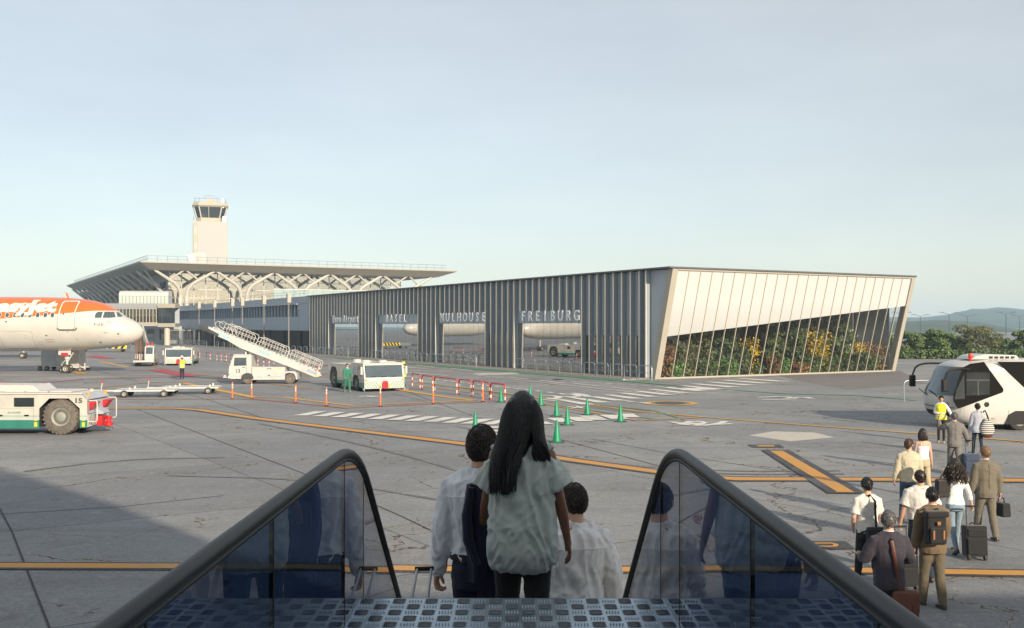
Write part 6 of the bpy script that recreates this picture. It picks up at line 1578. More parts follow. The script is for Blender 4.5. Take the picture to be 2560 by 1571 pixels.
def person(label, pos, rz, h, sex='m', skin='light', hair=('short','dark'), top=None, legs=None, shoes=(.03,.025,.02), aL=(8,9,10), aR=(8,9,10), lL=(16,4), lR=(-14,14), yaw=0, voxel=.0125, group=None, cat='person', curlL=.5, curlR=.5, face=False, body_w=1.0, nod=0, extra_fn=None, armdx=0.0):
    t = thing('person', label, cat, pos, rz, group); k = h / 1.757; t.scale = (k, k, k)
    f = sex == 'f'; tor = [(z, rx*body_w, ry*body_w, yo) for z, rx, ry, yo in (TOR_F if f else TOR_M)]; lm = .88 if f else 1.0
    sx = (.150 if f else .178) * (1 + (body_w - 1)*.6); hipx = .085
    J = {}
    for s, nm, leg in ((-1,'L',lL), (1,'R',lR)):
        sw, kb = R(leg[0]), R(leg[1]); hp = Vector((s*hipx, 0, .90)); kn = hp + Vector((s*.008, math.sin(sw), -math.cos(sw))) * .425; an = kn + Vector((0, math.sin(sw - kb), -math.cos(sw - kb))) * .405
        J[nm] = (hp, kn, an)
    dz = .085 - min(J['L'][2].z, J['R'][2].z)
    for nm in 'LR': J[nm] = tuple(p + Vector((0,0,dz)) for p in J[nm])
    up = Vector((0,0,dz))
    A = {}
    for s, nm, a in ((-1,'L',aL), (1,'R',aR)):
        sw, ab, be = R(a[0]), R(a[1]), R(a[2]); inn = R(a[3]) if len(a) > 3 else R(-3)
        S0 = Vector((s*sx, -.012, 1.405)) + up; ud = Vector((s*math.sin(ab), math.sin(sw)*math.cos(ab), -math.cos(sw)*math.cos(ab)))
        E = S0 + ud*.285; ab2 = ab*.4 - inn; fd = Vector((s*math.sin(ab2), math.sin(sw + be)*math.cos(ab2), -math.cos(sw + be)*math.cos(ab2))); W = E + fd*.245
        A[nm] = (S0, E, W, fd)
    T_ = [(z + dz, rx, ry, yo) for z, rx, ry, yo in tor]
    hd = Matrix.Translation(Vector((0, .004, 1.52)) + up) @ Matrix.Rotation(R(-nod), 4, 'X') @ Matrix.Rotation(R(yaw), 4, 'Z') @ Matrix.Translation((0, -.004, -1.52))
    # --- body: one continuous skin
    bk_ = 1.0 if top and top.get('sleeve') == 'strap' else .92
    b = MB(); erings(b, [(z, rx*bk_, ry*bk_, yo) for z, rx, ry, yo in T_])
    for s in (-1, 1): b.tube([Vector((s*.01,-.010,1.475)) + up, Vector((s*.08,-.010,1.435)) + up, Vector((s*.14,-.012,1.41)) + up], [.034,.034,.036], 8)
    b.tube([Vector((0,-.014,1.44)) + up, Vector((0,.004,1.60)) + up], [.062*(.86 if f else 1), .055*(.86 if f else 1)], 12)
    b.ball((0,.012,1.652), (.076,.094,.105), 16, 10, 0, hd); b.ball((0,.036,1.60), (.056,.066,.072), 14, 8, 0, hd)
    b.tube([(0,.094,1.665),(0,.112,1.636),(0,.108,1.622)], [.010,.016,.012], 8, 0, hd)
    for s in (-1, 1): b.ball((s*.085,-.004,1.636), (.016,.020,.034), 8, 6, 0, hd)
    for nm in 'LR':
        hp, kn, an = J[nm]; q = hp.lerp(kn, .4); c_ = kn.lerp(an, .28)
        b.tube([hp + Vector((0,0,.03)), q, kn, c_, an], [.086*lm, .076*lm, .052*lm, .054*lm, .034*lm], 12)
        b.tube([an, an + Vector((0,.05,-.035)), an + Vector((0,.15,-.060))], [.036,.038,.022], 8)
        S0, E, W, fd = A[nm]
        b.tube([S0 - Vector((.03*(1 if nm == 'R' else -1),0,0)), S0, S0.lerp(E,.45), E, E.lerp(W,.3), W, W + fd*.03], [.058*lm,.056*lm,.047*lm,.038*lm,.040*lm,.026*lm,.026*lm], 10)
    ex = MB()
    for nm, s, cu in (('L',-1,curlL), ('R',1,curlR)):
        S0, E, W, fd = A[nm]; wd = Vector((0, 1, 0)); wd = (wd - fd*wd.dot(fd)); wd = wd.normalized() if wd.length > .2 else Vector((-s,0,0)); pn = fd.cross(wd)
        if pn.x * -s < 0: pn = -pn
        b.tube([W, W + fd*.035, W + fd*.085], [(.022,.030),(.016,.040),(.012,.038)], 10, 0, None, True, 1.0, up=pn)
        for i, (o, L_) in enumerate(((.030,.072),(.011,.082),(-.009,.076),(-.028,.060))):
            p0 = W + fd*.075 + wd*o; d1 = (fd*math.cos(cu*.5) + pn*math.sin(cu*.5)); p1 = p0 + d1*L_*.45; d2 = (fd*math.cos(cu*1.3) + pn*math.sin(cu*1.3)); p2 = p1 + d2*L_*.32; d3 = (fd*math.cos(cu*2.0) + pn*math.sin(cu*2.0)); p3 = p2 + d3*L_*.26
            ex.tube([p0, p1, p2, p3], [.0092,.0088,.008,.0055], 8)
        q0 = W + fd*.02 + wd*.024; q1 = q0 + (fd*.6 + wd*.7 + pn*.25).normalized()*.036; q2 = q1 + (fd*.85 + wd*.25 + pn*.35*cu).normalized()*.030; q3 = q2 + (fd*.95 + pn*.4*cu).normalized()*.022
        ex.tube([q0, q1, q2, q3], [.0125,.0115,.010,.006], 8)
    if face:
        for s in (-1, 1):
            ex.ball((s*.031,.097,1.662), (.012,.006,.006), 8, 5, 1, hd); ex.tube([(s*.018,.101,1.682),(s*.034,.101,1.686),(s*.050,.090,1.680)], .0035, 5, 1, hd)
        ex.tube([(-.022,.098,1.594),(0,.106,1.594),(.022,.098,1.594)], [.003,.006,.003], 6, 2, hd)
    fused(b, 'body', K[skin], t, voxel if voxel < .01 else .0135, extra=ex, mats=[EYE, LIP])
    # --- trousers
    if legs:
        m_, loose = legs[0], legs[1]; zt_ = legs[2] if len(legs) > 2 else 1.00
        p = MB(); erings(p, [(z, rx, ry, yo) for z, rx, ry, yo in [(l[0] + dz, l[1], l[2], l[3]) for l in grow(tor, .010, .80, zt_)]])
        for nm in 'LR':
            hp, kn, an = J[nm]; q = hp.lerp(kn, .45); e = an + (an - kn).normalized() * .035
            p.tube([hp + Vector((0,0,.05)), hp - Vector((0,0,.03)), q, kn, kn.lerp(an,.35), e], [.090*lm + loose*.4, .094*lm + loose*.5, .080*lm + loose, .058*lm + loose, .058*lm + loose, .046*lm + loose*1.05], 14)
        fused(p, 'trousers', m_, t, voxel, .012 + loose*.15, .085)
        if len(legs) > 3:
            bl_ = MB(); lv = grow(tor, .022, zt_ - .035, zt_ + .004); erings(bl_, [(l[0] + dz, l[1], l[2], l[3]) for l in lv]); bl_.build('belt', legs[3], t)
    sm_ = shoes if not isinstance(shoes, tuple) else mat('shoe_leather', shoes, .45, var=.1)
    for nm, leg in (('L',lL), ('R',lR)):
        hp, kn, an = J[nm]; pitch = R(max(-10, min(60, (leg[1] - leg[0]) * .9))) if an.z > .11 else R(min(0, -leg[0]*.3))
        Mx = Matrix.Translation(an) @ Matrix.Rotation(-max(0, pitch), 4, 'X')
        s_ = MB(); sc = .92 if f else 1.0
        s_.loft([[(x*sc*w, y*sc, z) for x, z in ((-.034,-.083),(.034,-.083),(.040,-.05),(.026,tz),(-.026,tz),(-.040,-.05))] for y, w, tz in ((-.075,.55,-.03),(-.06,.85,-.005),(-.01,.92,.0),(.05,1.0,-.02),(.11,1.12,-.045),(.16,.95,-.055),(.185,.5,-.062))], 0, Mx)
        so = s_.build('shoe', sm_, t, bevel=.004)
    # --- top
    if top:
        tp = dict(kind='shirt', mat=None, g=.018, hem=.84, sleeve='long', flare=0.0, folds=.018, fscale=.10, collar=True); tp.update(top)
        g_ = tp['g']; u = MB()
        lv = tp.get('rings') or grow(tor, g_, tp['hem'], 1.455, tp['flare'])
        lv = [(l[0] + dz,) + tuple(l[1:]) for l in lv]
        if not tp.get('rings'): lv = lv + [(1.485 + dz, .085, .078, -.012)]
        if tp['sleeve'] == 'strap': lv = [l for l in lv if l[0] - dz < 1.335] + [(1.335 + dz, lv[-3][1]*.90, lv[-3][2], .005)]
        erings(u, lv)
        if tp['sleeve'] in ('long', 'short', 'three'):
            for nm, s in (('L',-1), ('R',1)):
                S0, E, W, fd = A[nm]; i0 = S0 - Vector((s*.06,0,-.005)); r0 = .050*lm + g_; u.tube([Vector((s*.02,-.012,1.478)) + up, Vector((s*.09,-.012,1.452)) + up, S0 + Vector((-s*.03,0,.012))], [.044 + g_*.6, .048 + g_*.7, .048 + g_*.6], 10)
                if tp['sleeve'] == 'short': u.tube([i0, S0, S0.lerp(E,.4), S0.lerp(E,.80)], [r0, r0, r0*.98, r0*1.0 + g_*.4], 12)
                elif tp['sleeve'] == 'three': u.tube([i0, S0, S0.lerp(E,.5), E, E.lerp(W,.62)], [r0, r0*.95, .050*lm + g_, .043*lm + g_, .040*lm + g_*.9], 12)
                else: u.tube([i0, S0, S0.lerp(E,.5), E, E.lerp(W,.4), W + fd*.012], [r0, r0, .052*lm + g_*1.15, .046*lm + g_*1.1, .044*lm + g_, .034*lm + g_*.8], 12)
        if tp.get('kimono'):
            for pts, rr in tp['kimono']: u.tube([Vector(p) + up for p in pts], rr, 14, up=(0,1,0))
            for s in (-1, 1): u.tube([Vector((s*.02,-.012,1.475)) + up, Vector((s*.085,-.014,1.435)) + up, Vector((s*.150,-.012,1.398)) + up], [.054,.060,.066], 12)
        if tp['collar']: u.tube([Vector((.072*math.cos(a), -.008 + .076*math.sin(a), 1.497 + .012*(-math.sin(a)))) + up for a in [2*math.pi*j/16 for j in range(17)]], [(.024,.014)]*17, 8, up=(0,0,1))
        fused(u, tp.get('name', tp['kind']), tp['mat'], t, voxel, tp['folds'], tp['fscale'], drape=tp.get('drape', 0))
        if tp['kind'] in ('jacket', 'suit_jacket'):
            c_ = MB(); c_.tube([Vector((.058*math.cos(a), -.004 + .064*math.sin(a), 1.512)) + up for a in [2*math.pi*j/16 for j in range(17)]], .013, 6); c_.build('shirt_collar', tp.get('collarmat', WHITE), t)
            se = MB(); zz = [tp['hem'] + .04, 1.05, 1.2, 1.35, 1.44]
            pts = []
            for z in zz:
                l = min(lv, key=lambda q: abs(q[0] - dz - z)); ry = float(np.interp(z + dz, [q[0] for q in lv], [q[2] for q in lv])); yo = float(np.interp(z + dz, [q[0] for q in lv], [q[3] for q in lv])); pts.append((0, yo - ry - .001, z + dz))
            se.tube(pts, .004, 5); se.build('back_seam', tp['mat'], t)
        if voxel < .01 and tp['kind'] == 'shirt':
            zs3 = [q[0] for q in lv]; I = lambda z, i: float(np.interp(z, zs3, [q[i] for q in lv]))
            ys_ = MB(); z0_ = 1.345 + dz; ys_.tube([(I(z0_,1)*math.sin(a), I(z0_,3) - (I(z0_,2) + .004)*math.cos(a)**.6, z0_ + .012*math.cos(a)) for a in [R(-70 + 10*k_) for k_ in range(15)]], .0035, 5); ys_.build('yoke_seam', tp['mat'], t)
            for nm in 'LR':
                S0, E, W, fd = A[nm]; cu_ = MB(); cu_.tube([W - fd*.045, W + fd*.020], [.040, .039], 14); cu_.build('cuff', tp['mat'], t)
    # --- hair
    style, hcol = hair; hm_ = HM[hcol]; lr = random.Random(len(label))
    hb = MB(); na, npol = 36, 12
    def limit(az):
        c = math.cos(az)      # 1 at the face
        fr, sd, bk = {'short': (60, 97, 146), 'bald': (40, 95, 142), 'bun': (60, 94, 138), 'long': (62, 98, 140), 'shoulder': (62, 96, 140), 'curly': (62, 96, 140)}[style]
        return R(sd + (fr - sd) * c ** 1.2 if c > 0 else sd + (bk - sd) * (-c) ** 1.3)
    rings = []
    th = {'short': .012, 'bald': .006, 'bun': .010, 'long': .020, 'shoulder': .020, 'curly': .030}[style]
    for i in range(npol + 1):
        rg = []
        for j in range(na):
            az = 2*math.pi*j/na; po = limit(az) * (i / npol) if i else .02; e = th * (1 if i < npol else -.6) * (1 if i < npol - 1 else .6)
            w = 1 + .35*noise.noise(Vector((math.sin(az)*3.5, math.cos(az)*3.5, po*4 + hash(label) % 50)))
            e = e * w if i < npol else e
            rg.append((( .076 + e)*math.sin(po)*math.sin(az), .010 + (.094 + e)*math.sin(po)*math.cos(az), 1.652 + (.106 + e)*math.cos(po)))
        rings.append(rg)
    hb.loft(rings, 0, hd)
    if style in ('short', 'bald', 'bun'):
        for i in range(1500 if voxel < .01 else 320):
            az = lr.uniform(0, 6.283); lim = limit(az); po = lim*math.sqrt(lr.uniform(.0 if style != 'bald' else .22, 1)); st_ = .004 + th*.75; q = []
            wob = lr.uniform(-.35, .35)
            for k in range(3):
                p_ = po + k*.13*(1 if po > .5 else lr.uniform(.3, 1)); a2 = az + wob*k*.4; e = st_ + (.004 + .004*lr.random())*(k == 1) - .002*(k == 2)
                q.append(((.076 + e)*math.sin(p_)*math.sin(a2), .010 + (.094 + e)*math.sin(p_)*math.cos(a2), 1.652 + (.106 + e)*math.cos(p_)))
            hb.tube(q, [.0024, .0026, .0008] if voxel < .01 else [.0034, .0034, .001], 4, 0, hd)
    if style == 'bun': hb.ball((0,-.105,1.69), (.042,.035,.042), 10, 8, 0, hd)
    def lock(p, r): hb.tube(chaikin(p, 2), r, 6, 0, hd)
    if style == 'shoulder':
        for i in range(70):
            az = R(75 + 210*i/69); x, y = math.sin(az), math.cos(az); e = 1.460 + .04*lr.random()
            q = [(x*.07, .01 + y*.085, 1.70), (x*(.096 + .012*lr.random()), .004 + y*.112, 1.63), (x*(.094 + .02*lr.random()), y*.112 - .004, 1.55), (x*(.075 + .035*lr.random()), y*.10 - .01, e)]
            q2 = chaikin(q, 2); hb.tube(q2, [.016 if k < len(q2) - 3 else .010 for k in range(len(q2))], 6, 0, hd)
    if style == 'curly':
        for i in range(110):
            az = R(65 + 230*(i/109.0)); x, y = math.sin(az), math.cos(az); e = 1.30 + .16*lr.random(); ph = lr.random()*6; sp = .06 + .055*lr.random(); q = []
            for k in range(16):
                u_ = k / 15; z = 1.70 + (e - 1.70)*u_; rr = .090 + sp*math.sin(min(1, u_*1.4)*math.pi*.55); ww = .014*math.sin(ph + u_*22)
                q.append((x*rr + ww, y*rr*1.02 - .01 - .03*u_ + .014*math.cos(ph + u_*22), z))
            hb.tube(q, [.013]*12 + [.011,.009,.007,.004], 5, 0, hd)
    if style == 'long': LONG_HAIR(hb, hd, lr, up)
    hb.build('hair', hm_, t)
    if extra_fn: extra_fn(t, J, A, up, lv if top else None)
    finish_fused()
    return t
WHITE = cloth('white_cotton', (.78,.78,.78)); WHITEW = cloth('warm_white_cotton', (.60,.585,.55)); PALEBLUE = cloth('pale_blue_cotton', (.72,.76,.81))
NAVY = cloth('navy_wool', (.020,.022,.050)); BLACK = cloth('black_cloth', (.016,.017,.019)); JEANS = cloth('blue_denim', (.05,.085,.14), var=.25); JEANSL = cloth('faded_denim', (.20,.27,.33), var=.30); JEANSD = cloth('dark_denim', (.022,.034,.06), var=.2)
def LONG_HAIR(hb, hd, lr, up):
    # solid inner mass so that no light shows through, then separate locks over it
    for a in range(330):
        az = R(72 + 216 * lr.random()); x, y = math.sin(az), math.cos(az); po = R(3 + 38*lr.random()); p0 = (.080*math.sin(po)*x, .01 + .10*math.sin(po)*y, 1.652 + .116*math.cos(po))
        wide = .108 + .010*lr.random(); pm_ = R(62); pm = (.094*math.sin(pm_)*x, .01 + .112*math.sin(pm_)*y, 1.652 + .122*math.cos(pm_))
        p1 = (x*wide, .006 + y*.118, 1.640); u_ = (x + 1) / 2       # 0 one side, 1 the other
        if u_ > .70 + .08*lr.random():
            xe = .055 + .10*lr.random(); p2 = (x*.112 + .012, y*.085 - .045, 1.52); p3 = (xe, -.105 - .02*lr.random(), 1.44); p4 = (xe + .012, -.115, 1.405 - .03*lr.random())
        else:
            v_ = u_ / .75; xe = -.188 + .155*v_ + .03*(lr.random() - .5); p2 = (x*.124 - .016, y*.088 - .045, 1.52); p3 = (xe*.92 - .004, -.128 - .02*lr.random(), 1.36); p4 = (xe*.86 - .012, -.150 - .015*lr.random(), 1.175 + .07*lr.random() + .05*abs(v_ - .4))
        q = chaikin([p0, pm, p1, p2, p3, p4], 2); n_ = len(q); hb.tube(q, [.0085 if k < n_*.65 else .0085*(1 - (k/n_ - .65)/.38) for k in range(n_)], 5, 0, hd)
    hb.loft([[(cx + rx*math.cos(2*math.pi*j/14), cy + ry*math.sin(2*math.pi*j/14), z) for j in range(14)] for cx, cy, rx, ry, z in ((0,-.01,.085,.095,1.66),(0,-.015,.100,.100,1.60),(-.005,-.03,.100,.085,1.53),(-.045,-.085,.085,.05,1.44),(-.080,-.122,.066,.026,1.34),(-.090,-.140,.045,.016,1.25),(-.092,-.148,.02,.008,1.19))], 0, hd)
def gpos(px, py): return gp(px, py)
G1 = 'passengers walking to the bus'
def bag_box(name, parent, c, sx, sy, sz, material, bevel=.03, rz=0.0, taper=0.0):
    mb = MB(); x, y, z = sx/2, sy/2, sz/2
    mb.hexa([(-x,-y,-z),(x,-y,-z),(x,y,-z),(-x,y,-z)], [(-x*(1-taper),-y*(1-taper),z),(x*(1-taper),-y*(1-taper),z),(x*(1-taper),y*(1-taper),z),(-x*(1-taper),y*(1-taper),z)], 0, Matrix.Translation(c) @ Matrix.Rotation(rz, 4, 'Z'))
    return mb.build(name, material, parent, bevel=bevel)
def suitcase(label, loc, rz, w, d, h, hh, material, tilt=0.0, rods=None):
    """wheeled case; hh: handle height over the ground"""
    t = thing('suitcase', label, 'suitcase', loc, rz); t.rotation_euler = (R(tilt), 0, rz)
    bag_box('case', t, (0, 0, .06 + h/2), w, d, h, material, .03)
    bag_box('front_pocket', t, (0, -d/2 - .012, .06 + h*.34), w*.86, .03, h*.50, material, .012)
    bag_box('front_pocket', t, (0, -d/2 - .010, .06 + h*.78), w*.80, .025, h*.24, material, .010)
    for s in (-1, 1):
        mb = MB(); mb.lathe([(.001,-.02),(.05,-.02),(.05,.02),(.001,.02)], 14, 0, None, 'x', (s*(w/2 - .05), -d/2 + .03, .05)); mb.build('wheel', M['rubber'], t)
        mb = MB(); mb.tube([(s*w*.26, d/2 - .05, .06 + h), (s*w*.26, d/2 - .05, hh - .02)], .009, 6); mb.build('handle_rod', rods or M['dark'], t)
    mb = MB(); mb.tube([(-w*.26 - .01, d/2 - .05, hh), (w*.26 + .01, d/2 - .05, hh)], .016, 8); mb.build('handle', M['black'], t)
    mb = MB(); mb.tube([(-.08, -.0, .07 + h), (-.05, 0, .10 + h), (.05, 0, .10 + h), (.08, 0, .07 + h)], .012, 6); mb.build('top_grip', M['black'], t)
    return t
# ------ the three on the stairs
SAGE = cloth('sage_cotton', (.50,.56,.52), .8, var=.10, bump=.2)
def rib_fn(t, J, A, up, lv): pass
kim = [([(.05,-.01,1.39),(.12,-.012,1.34),(.175,-.014,1.275),(.212,-.015,1.205)], [(.080,.080),(.082,.090),(.082,.100),(.078,.108)]), ([(-.05,-.01,1.39),(-.12,-.012,1.335),(-.175,-.014,1.265),(-.212,-.015,1.195)], [(.080,.080),(.082,.090),(.082,.100),(.078,.108)])]
wy, wh = 5.9, 1.755
person('woman with very long straight black hair in a loose sage-green blouse on the stairs', Vector(((1306 - 1280)*wy/F, wy, zat(990, wy) - wh)), R(-2), wh, 'f', 'brown', ('long', 'black'),
       top=dict(kind='blouse', mat=SAGE, sleeve='kimono', kimono=kim, collar=True, folds=.006, fscale=.13, drape=.016, rings=[(.735,.168,.140,-.022),(.765,.195,.160,-.026),(.84,.210,.172,-.030),(.98,.204,.160,-.022),(1.12,.194,.140,-.008),(1.26,.196,.132,-.002),(1.36,.180,.118,-.008),(1.44,.115,.092,-.012),(1.49,.082,.078,-.012)]),
       legs=(cloth('charcoal_trousers', (.020,.023,.024)), .020, 1.0), aL=(14,13,22), aR=(-2,15,14,-4), lL=(10,4), lR=(-8,8), voxel=.0078, group='passengers on the stairs', curlR=.45, curlL=.4)
my, mh = 6.4, 1.875
person('short-haired man in a pale shirt with a dark jacket over his arm on the stairs', Vector(((1202 - 1280)*my/F, my, zat(1069, my) - mh)), R(-14), mh, 'm', 'light', ('short', 'dark'),
       top=dict(kind='shirt', mat=PALEBLUE, hem=.97, g=.020, folds=.006, fscale=.10, drape=.013), legs=(NAVY, .020, 1.01, BLACK), aL=(-4,11,6), aR=(10,14,80), lL=(12,4), lR=(-12,14), voxel=.0085, group='passengers on the stairs', curlL=1.1, nod=4)
ry_, rh = 6.95, 1.80
person('dark-haired man in a white linen shirt, lowest of the three on the stairs', Vector(((1438 - 1280)*ry_/F, ry_, zat(1213, ry_) - rh)), R(8), rh, 'm', 'light', ('short', 'dark'),
       top=dict(kind='shirt', mat=WHITE, hem=.84, g=.026, folds=.008, fscale=.10, drape=.015, flare=.02), legs=(JEANSD, .015, .98), aL=(12,12,24), aR=(2,15,12,-2), lL=(14,6), lR=(-10,12), voxel=.0085, group='passengers on the stairs', nod=12, yaw=8, body_w=1.04)
# jacket hung over the arm
jk = thing('folded_jacket', 'dark navy jacket draped over the arm of the short-haired man on the stairs', 'jacket', (-.190, 6.12, 0), 0)
mb = MB(); rings = []
for k in range(13):
    z = 3.20 - .60*k/12; w2 = .082 + .036*math.sin(math.pi*min(1, k/9.0)) + .012*k/12; dp = .050 + .012*math.sin(k*.9)
    rings.append([((w2 + .008*math.sin(5*a_ + k*.5))*math.cos(a_) + .022*k/12, (dp + .014*math.sin(4*a_ + k*.35))*math.sin(a_), z + .02*math.cos(a_)) for a_ in [2*math.pi*j/28 for j in range(28)]])
mb.loft(rings); mb.build('cloth', NAVY, jk)
mb = MB(); mb.tube([(-.06,-.055,3.17),(-.085,-.05,3.0),(-.075,-.055,2.85),(-.02,-.065,2.70)], [.020,.032,.034,.028], 8); mb.build('sleeve', NAVY, jk)
sc_ = thing('suitcase', 'wheeled suitcase with silver pull rods trailed by the pale-shirted man on the stairs', 'suitcase', (-.535, 5.42, 2.10), R(6))
bag_box('case', sc_, (0, 0, .18), .36, .22, .34, BLACK, .03)
hand = Vector((.075, .90, .515))
for s in (-1, 1):
    mb = MB(); mb.tube([(s*.05, .10, .30), hand + Vector((s*.045, 0, 0))], .009, 8); mb.build('pull_rod', M['steel'], sc_)
mb = MB(); mb.tube([hand + Vector((-.06,0,0)), hand + Vector((.06,0,0))], .014, 8); mb.build('handle', M['black'], sc_)
# ------ the walkers on the apron
W = cloth
GREY = W('grey_suit', (.16,.155,.15)); TAN = W('taupe_suit', (.145,.13,.10)); BROWNJ = W('brown_tweed', (.15,.105,.062), var=.2); BROWNP = W('olive_brown_trousers', (.115,.095,.065)); PLUM = W('plum_grey_suit', (.040,.037,.050)); BEIGE = W('beige_shirt', (.50,.45,.33)); KHAKI = W('khaki_trousers', (.42,.35,.23))
def stripe_mat(name, n, a, b, axis='Z'):
    m = mat(name, a, .85); nt = m.node_tree; N = nt.nodes.new; L = nt.links.new; tc = N('ShaderNodeTexCoord'); sp = N('ShaderNodeSeparateXYZ'); L(tc.outputs['Object'], sp.inputs[0])
    mu = N('ShaderNodeMath'); mu.operation = 'MULTIPLY'; mu.inputs[1].default_value = n; L(sp.outputs[axis], mu.inputs[0]); fr = N('ShaderNodeMath'); fr.operation = 'FRACT'; L(mu.outputs[0], fr.inputs[0])
    gt = N('ShaderNodeMath'); gt.operation = 'GREATER_THAN'; gt.inputs[1].default_value = .6; L(fr.outputs[0], gt.inputs[0]); mx = N('ShaderNodeMix'); mx.data_type = 'RGBA'; L(gt.outputs[0], mx.inputs['Factor']); mx.inputs['A'].default_value = lin(a); mx.inputs['B'].default_value = lin(b); L(mx.outputs['Result'], nt.nodes['Principled BSDF'].inputs['Base Color']); return m
STR = stripe_mat('striped_jersey', 26, (.55,.57,.60), (.10,.13,.22)); STRB = stripe_mat('striped_canvas', 16, (.50,.48,.44), (.06,.065,.085))
def strap_fn(pts, wid, thick, material, nm='bag_strap'):
    def fn(t, J, A, up, lv):
        mb = MB(); mb.tube([Vector(p) + up for p in pts], [(thick, wid)]*len(pts), 8, up=(0,1,0)); mb.build(nm, material, t)
    return fn
def jacket(m_, hem=.80, **k): return dict(dict(kind='jacket', mat=m_, hem=hem, g=.032, folds=.022, fscale=.14, flare=.05, collar=True), **k)
VEST = mat('yellow_vest', (.72,.70,.02), .7, var=.08); BAND = mat('reflective_band', (.60,.60,.56), .3)
def vest_fn(hem, m_=VEST, g_=.040, sex='f', bands=(.98, 1.10)):
    tor = TOR_F if sex == 'f' else TOR_M
    def fn(t, J, A, up, lv):
        v = MB(); l2 = grow(tor, g_, hem, 1.44, .03); l2 = l2 + [(1.47, .105, .085, -.012)]; erings(v, [(l[0] + up.z,) + tuple(l[1:]) for l in l2])
        fused(v, 'safety_vest', m_, t, .0125, .015, .1)
        for z in bands:
            b_ = MB(); l3 = grow(tor, g_ + .008, z, z + .045, .03); erings(b_, [(l[0] + up.z,) + tuple(l[1:]) for l in (l3[0], l3[-1])]); b_.build('reflective_band', BAND, t)
    return fn
person('woman in a yellow safety vest and black trousers standing before the white bus', gpos(2353, 1108), R(158), 1.66, 'f', 'tan', ('bun', 'black'), top=dict(kind='blouse', mat=WHITE, hem=.95), legs=(BLACK, .006), shoes=(.30,.25,.18), aL=(30,28,24), aR=(0,14,80,30), lL=(2,2), lR=(-3,2), face=True, group='ground crew', extra_fn=vest_fn(.86), cat='person')
person('grey-haired man in a grey suit raising one hand to his ear, before the white bus', gpos(2386, 1187), R(-10), 1.74, 'm', 'light', ('short', 'grey'), top=jacket(GREY), legs=(GREY, .018), aL=(60,38,125,10), aR=(6,26,8,-8), group=G1, curlR=1.2, curlL=.9)
person('woman in a blue striped jersey and dark jeans walking up to the white bus', gpos(2444, 1142), R(-8), 1.69, 'f', 'tan', ('bun', 'dark'), top=dict(kind='jersey', mat=STR, hem=.80, g=.030, sleeve='long', flare=.05), legs=(JEANSD, .006), shoes=(.55,.53,.50), lL=(14,4), lR=(-10,10), aR=(6,8,40), group=G1)
person('dark-haired woman in a white strappy top and khaki trousers beside a man in beige', gpos(2307, 1243), R(-4), 1.66, 'f', 'light', ('shoulder', 'dark'), top=dict(kind='camisole', mat=WHITE, sleeve='strap', hem=.98, g=.014, collar=False), legs=(KHAKI, .022, 1.02), aR=(0,10,8), aL=(8,8,10), group=G1, extra_fn=strap_fn([(-.06,-.10,1.33),(-.065,-.085,1.42),(-.07,-.02,1.445)], .008, .004, WHITE, 'shoulder_strap'))
person('bearded man in a long beige shirt and jeans turning towards the woman beside him', gpos(2272, 1305), R(-6), 1.76, 'm', 'light', ('short', 'brown'), top=dict(kind='shirt', mat=BEIGE, hem=.86, g=.030, folds=.028), legs=(JEANS, .014), yaw=-38, aL=(2,13,10), aR=(6,12,14), group=G1, face=True)
person('stout balding man in a short-sleeved white shirt, jeans and black shoes', gpos(2301, 1449), R(-6), 1.79, 'm', 'tan', ('bald', 'dark'), top=dict(kind='shirt', mat=WHITEW, sleeve='short', hem=.97, g=.040, folds=.035, fscale=.15), legs=(JEANSD, .022, 1.0, BLACK), aL=(0,16,8), aR=(10,16,20), body_w=1.10, lL=(14,4), lR=(-12,14), group=G1, curlL=1.2)
person('young man in a white T-shirt and black jeans with a black shoulder strap', gpos(2168, 1467), R(4), 1.73, 'm', 'light', ('short', 'black'), top=dict(kind='shirt', mat=WHITEW, sleeve='short', hem=.88, g=.022, folds=.026, collar=False), legs=(BLACK, .010), aL=(-4,12,42,16), aR=(10,12,38,14), lL=(14,4), lR=(-10,12), yaw=-14, group=G1)
person('grey-haired man in a plum-grey suit with a brown leather shoulder bag', gpos(2222, 1630), R(2), 1.78, 'm', 'light', ('short', 'grey'), top=jacket(PLUM, folds=.030), legs=(PLUM, .018), aL=(14,24,72,22), aR=(10,24,66,22), lL=(10,4), lR=(-8,10), yaw=-20, group=G1)
person('dark-haired man in a brown tweed jacket wearing a black backpack', gpos(2331, 1517), R(3), 1.75, 'm', 'tan', ('short', 'black'), top=jacket(BROWNJ), legs=(BROWNP, .020), aL=(-2,12,8), aR=(14,10,20), lL=(10,3), lR=(-6,8), yaw=-22, group=G1)
person('woman with long curly dark hair, white top and faded jeans pulling a black suitcase', gpos(2387, 1382), R(0), 1.70, 'f', 'light', ('curly', 'dark'), top=dict(kind='top', mat=WHITE, sleeve='three', hem=.92, g=.014, collar=False), legs=(JEANSL, .006), aR=(-4,22,10,-6), aL=(6,8,40), lL=(-12,14), lR=(12,4), group=G1, curlR=1.2)
person('fair-haired man in a taupe suit carrying a dark briefcase', gpos(2464, 1348), R(0), 1.80, 'm', 'light', ('short', 'sandy'), top=jacket(TAN), legs=(TAN, .018), aR=(0,13,6), aL=(2,11,8), lL=(14,4), lR=(-10,12), group=G1, curlR=1.2)
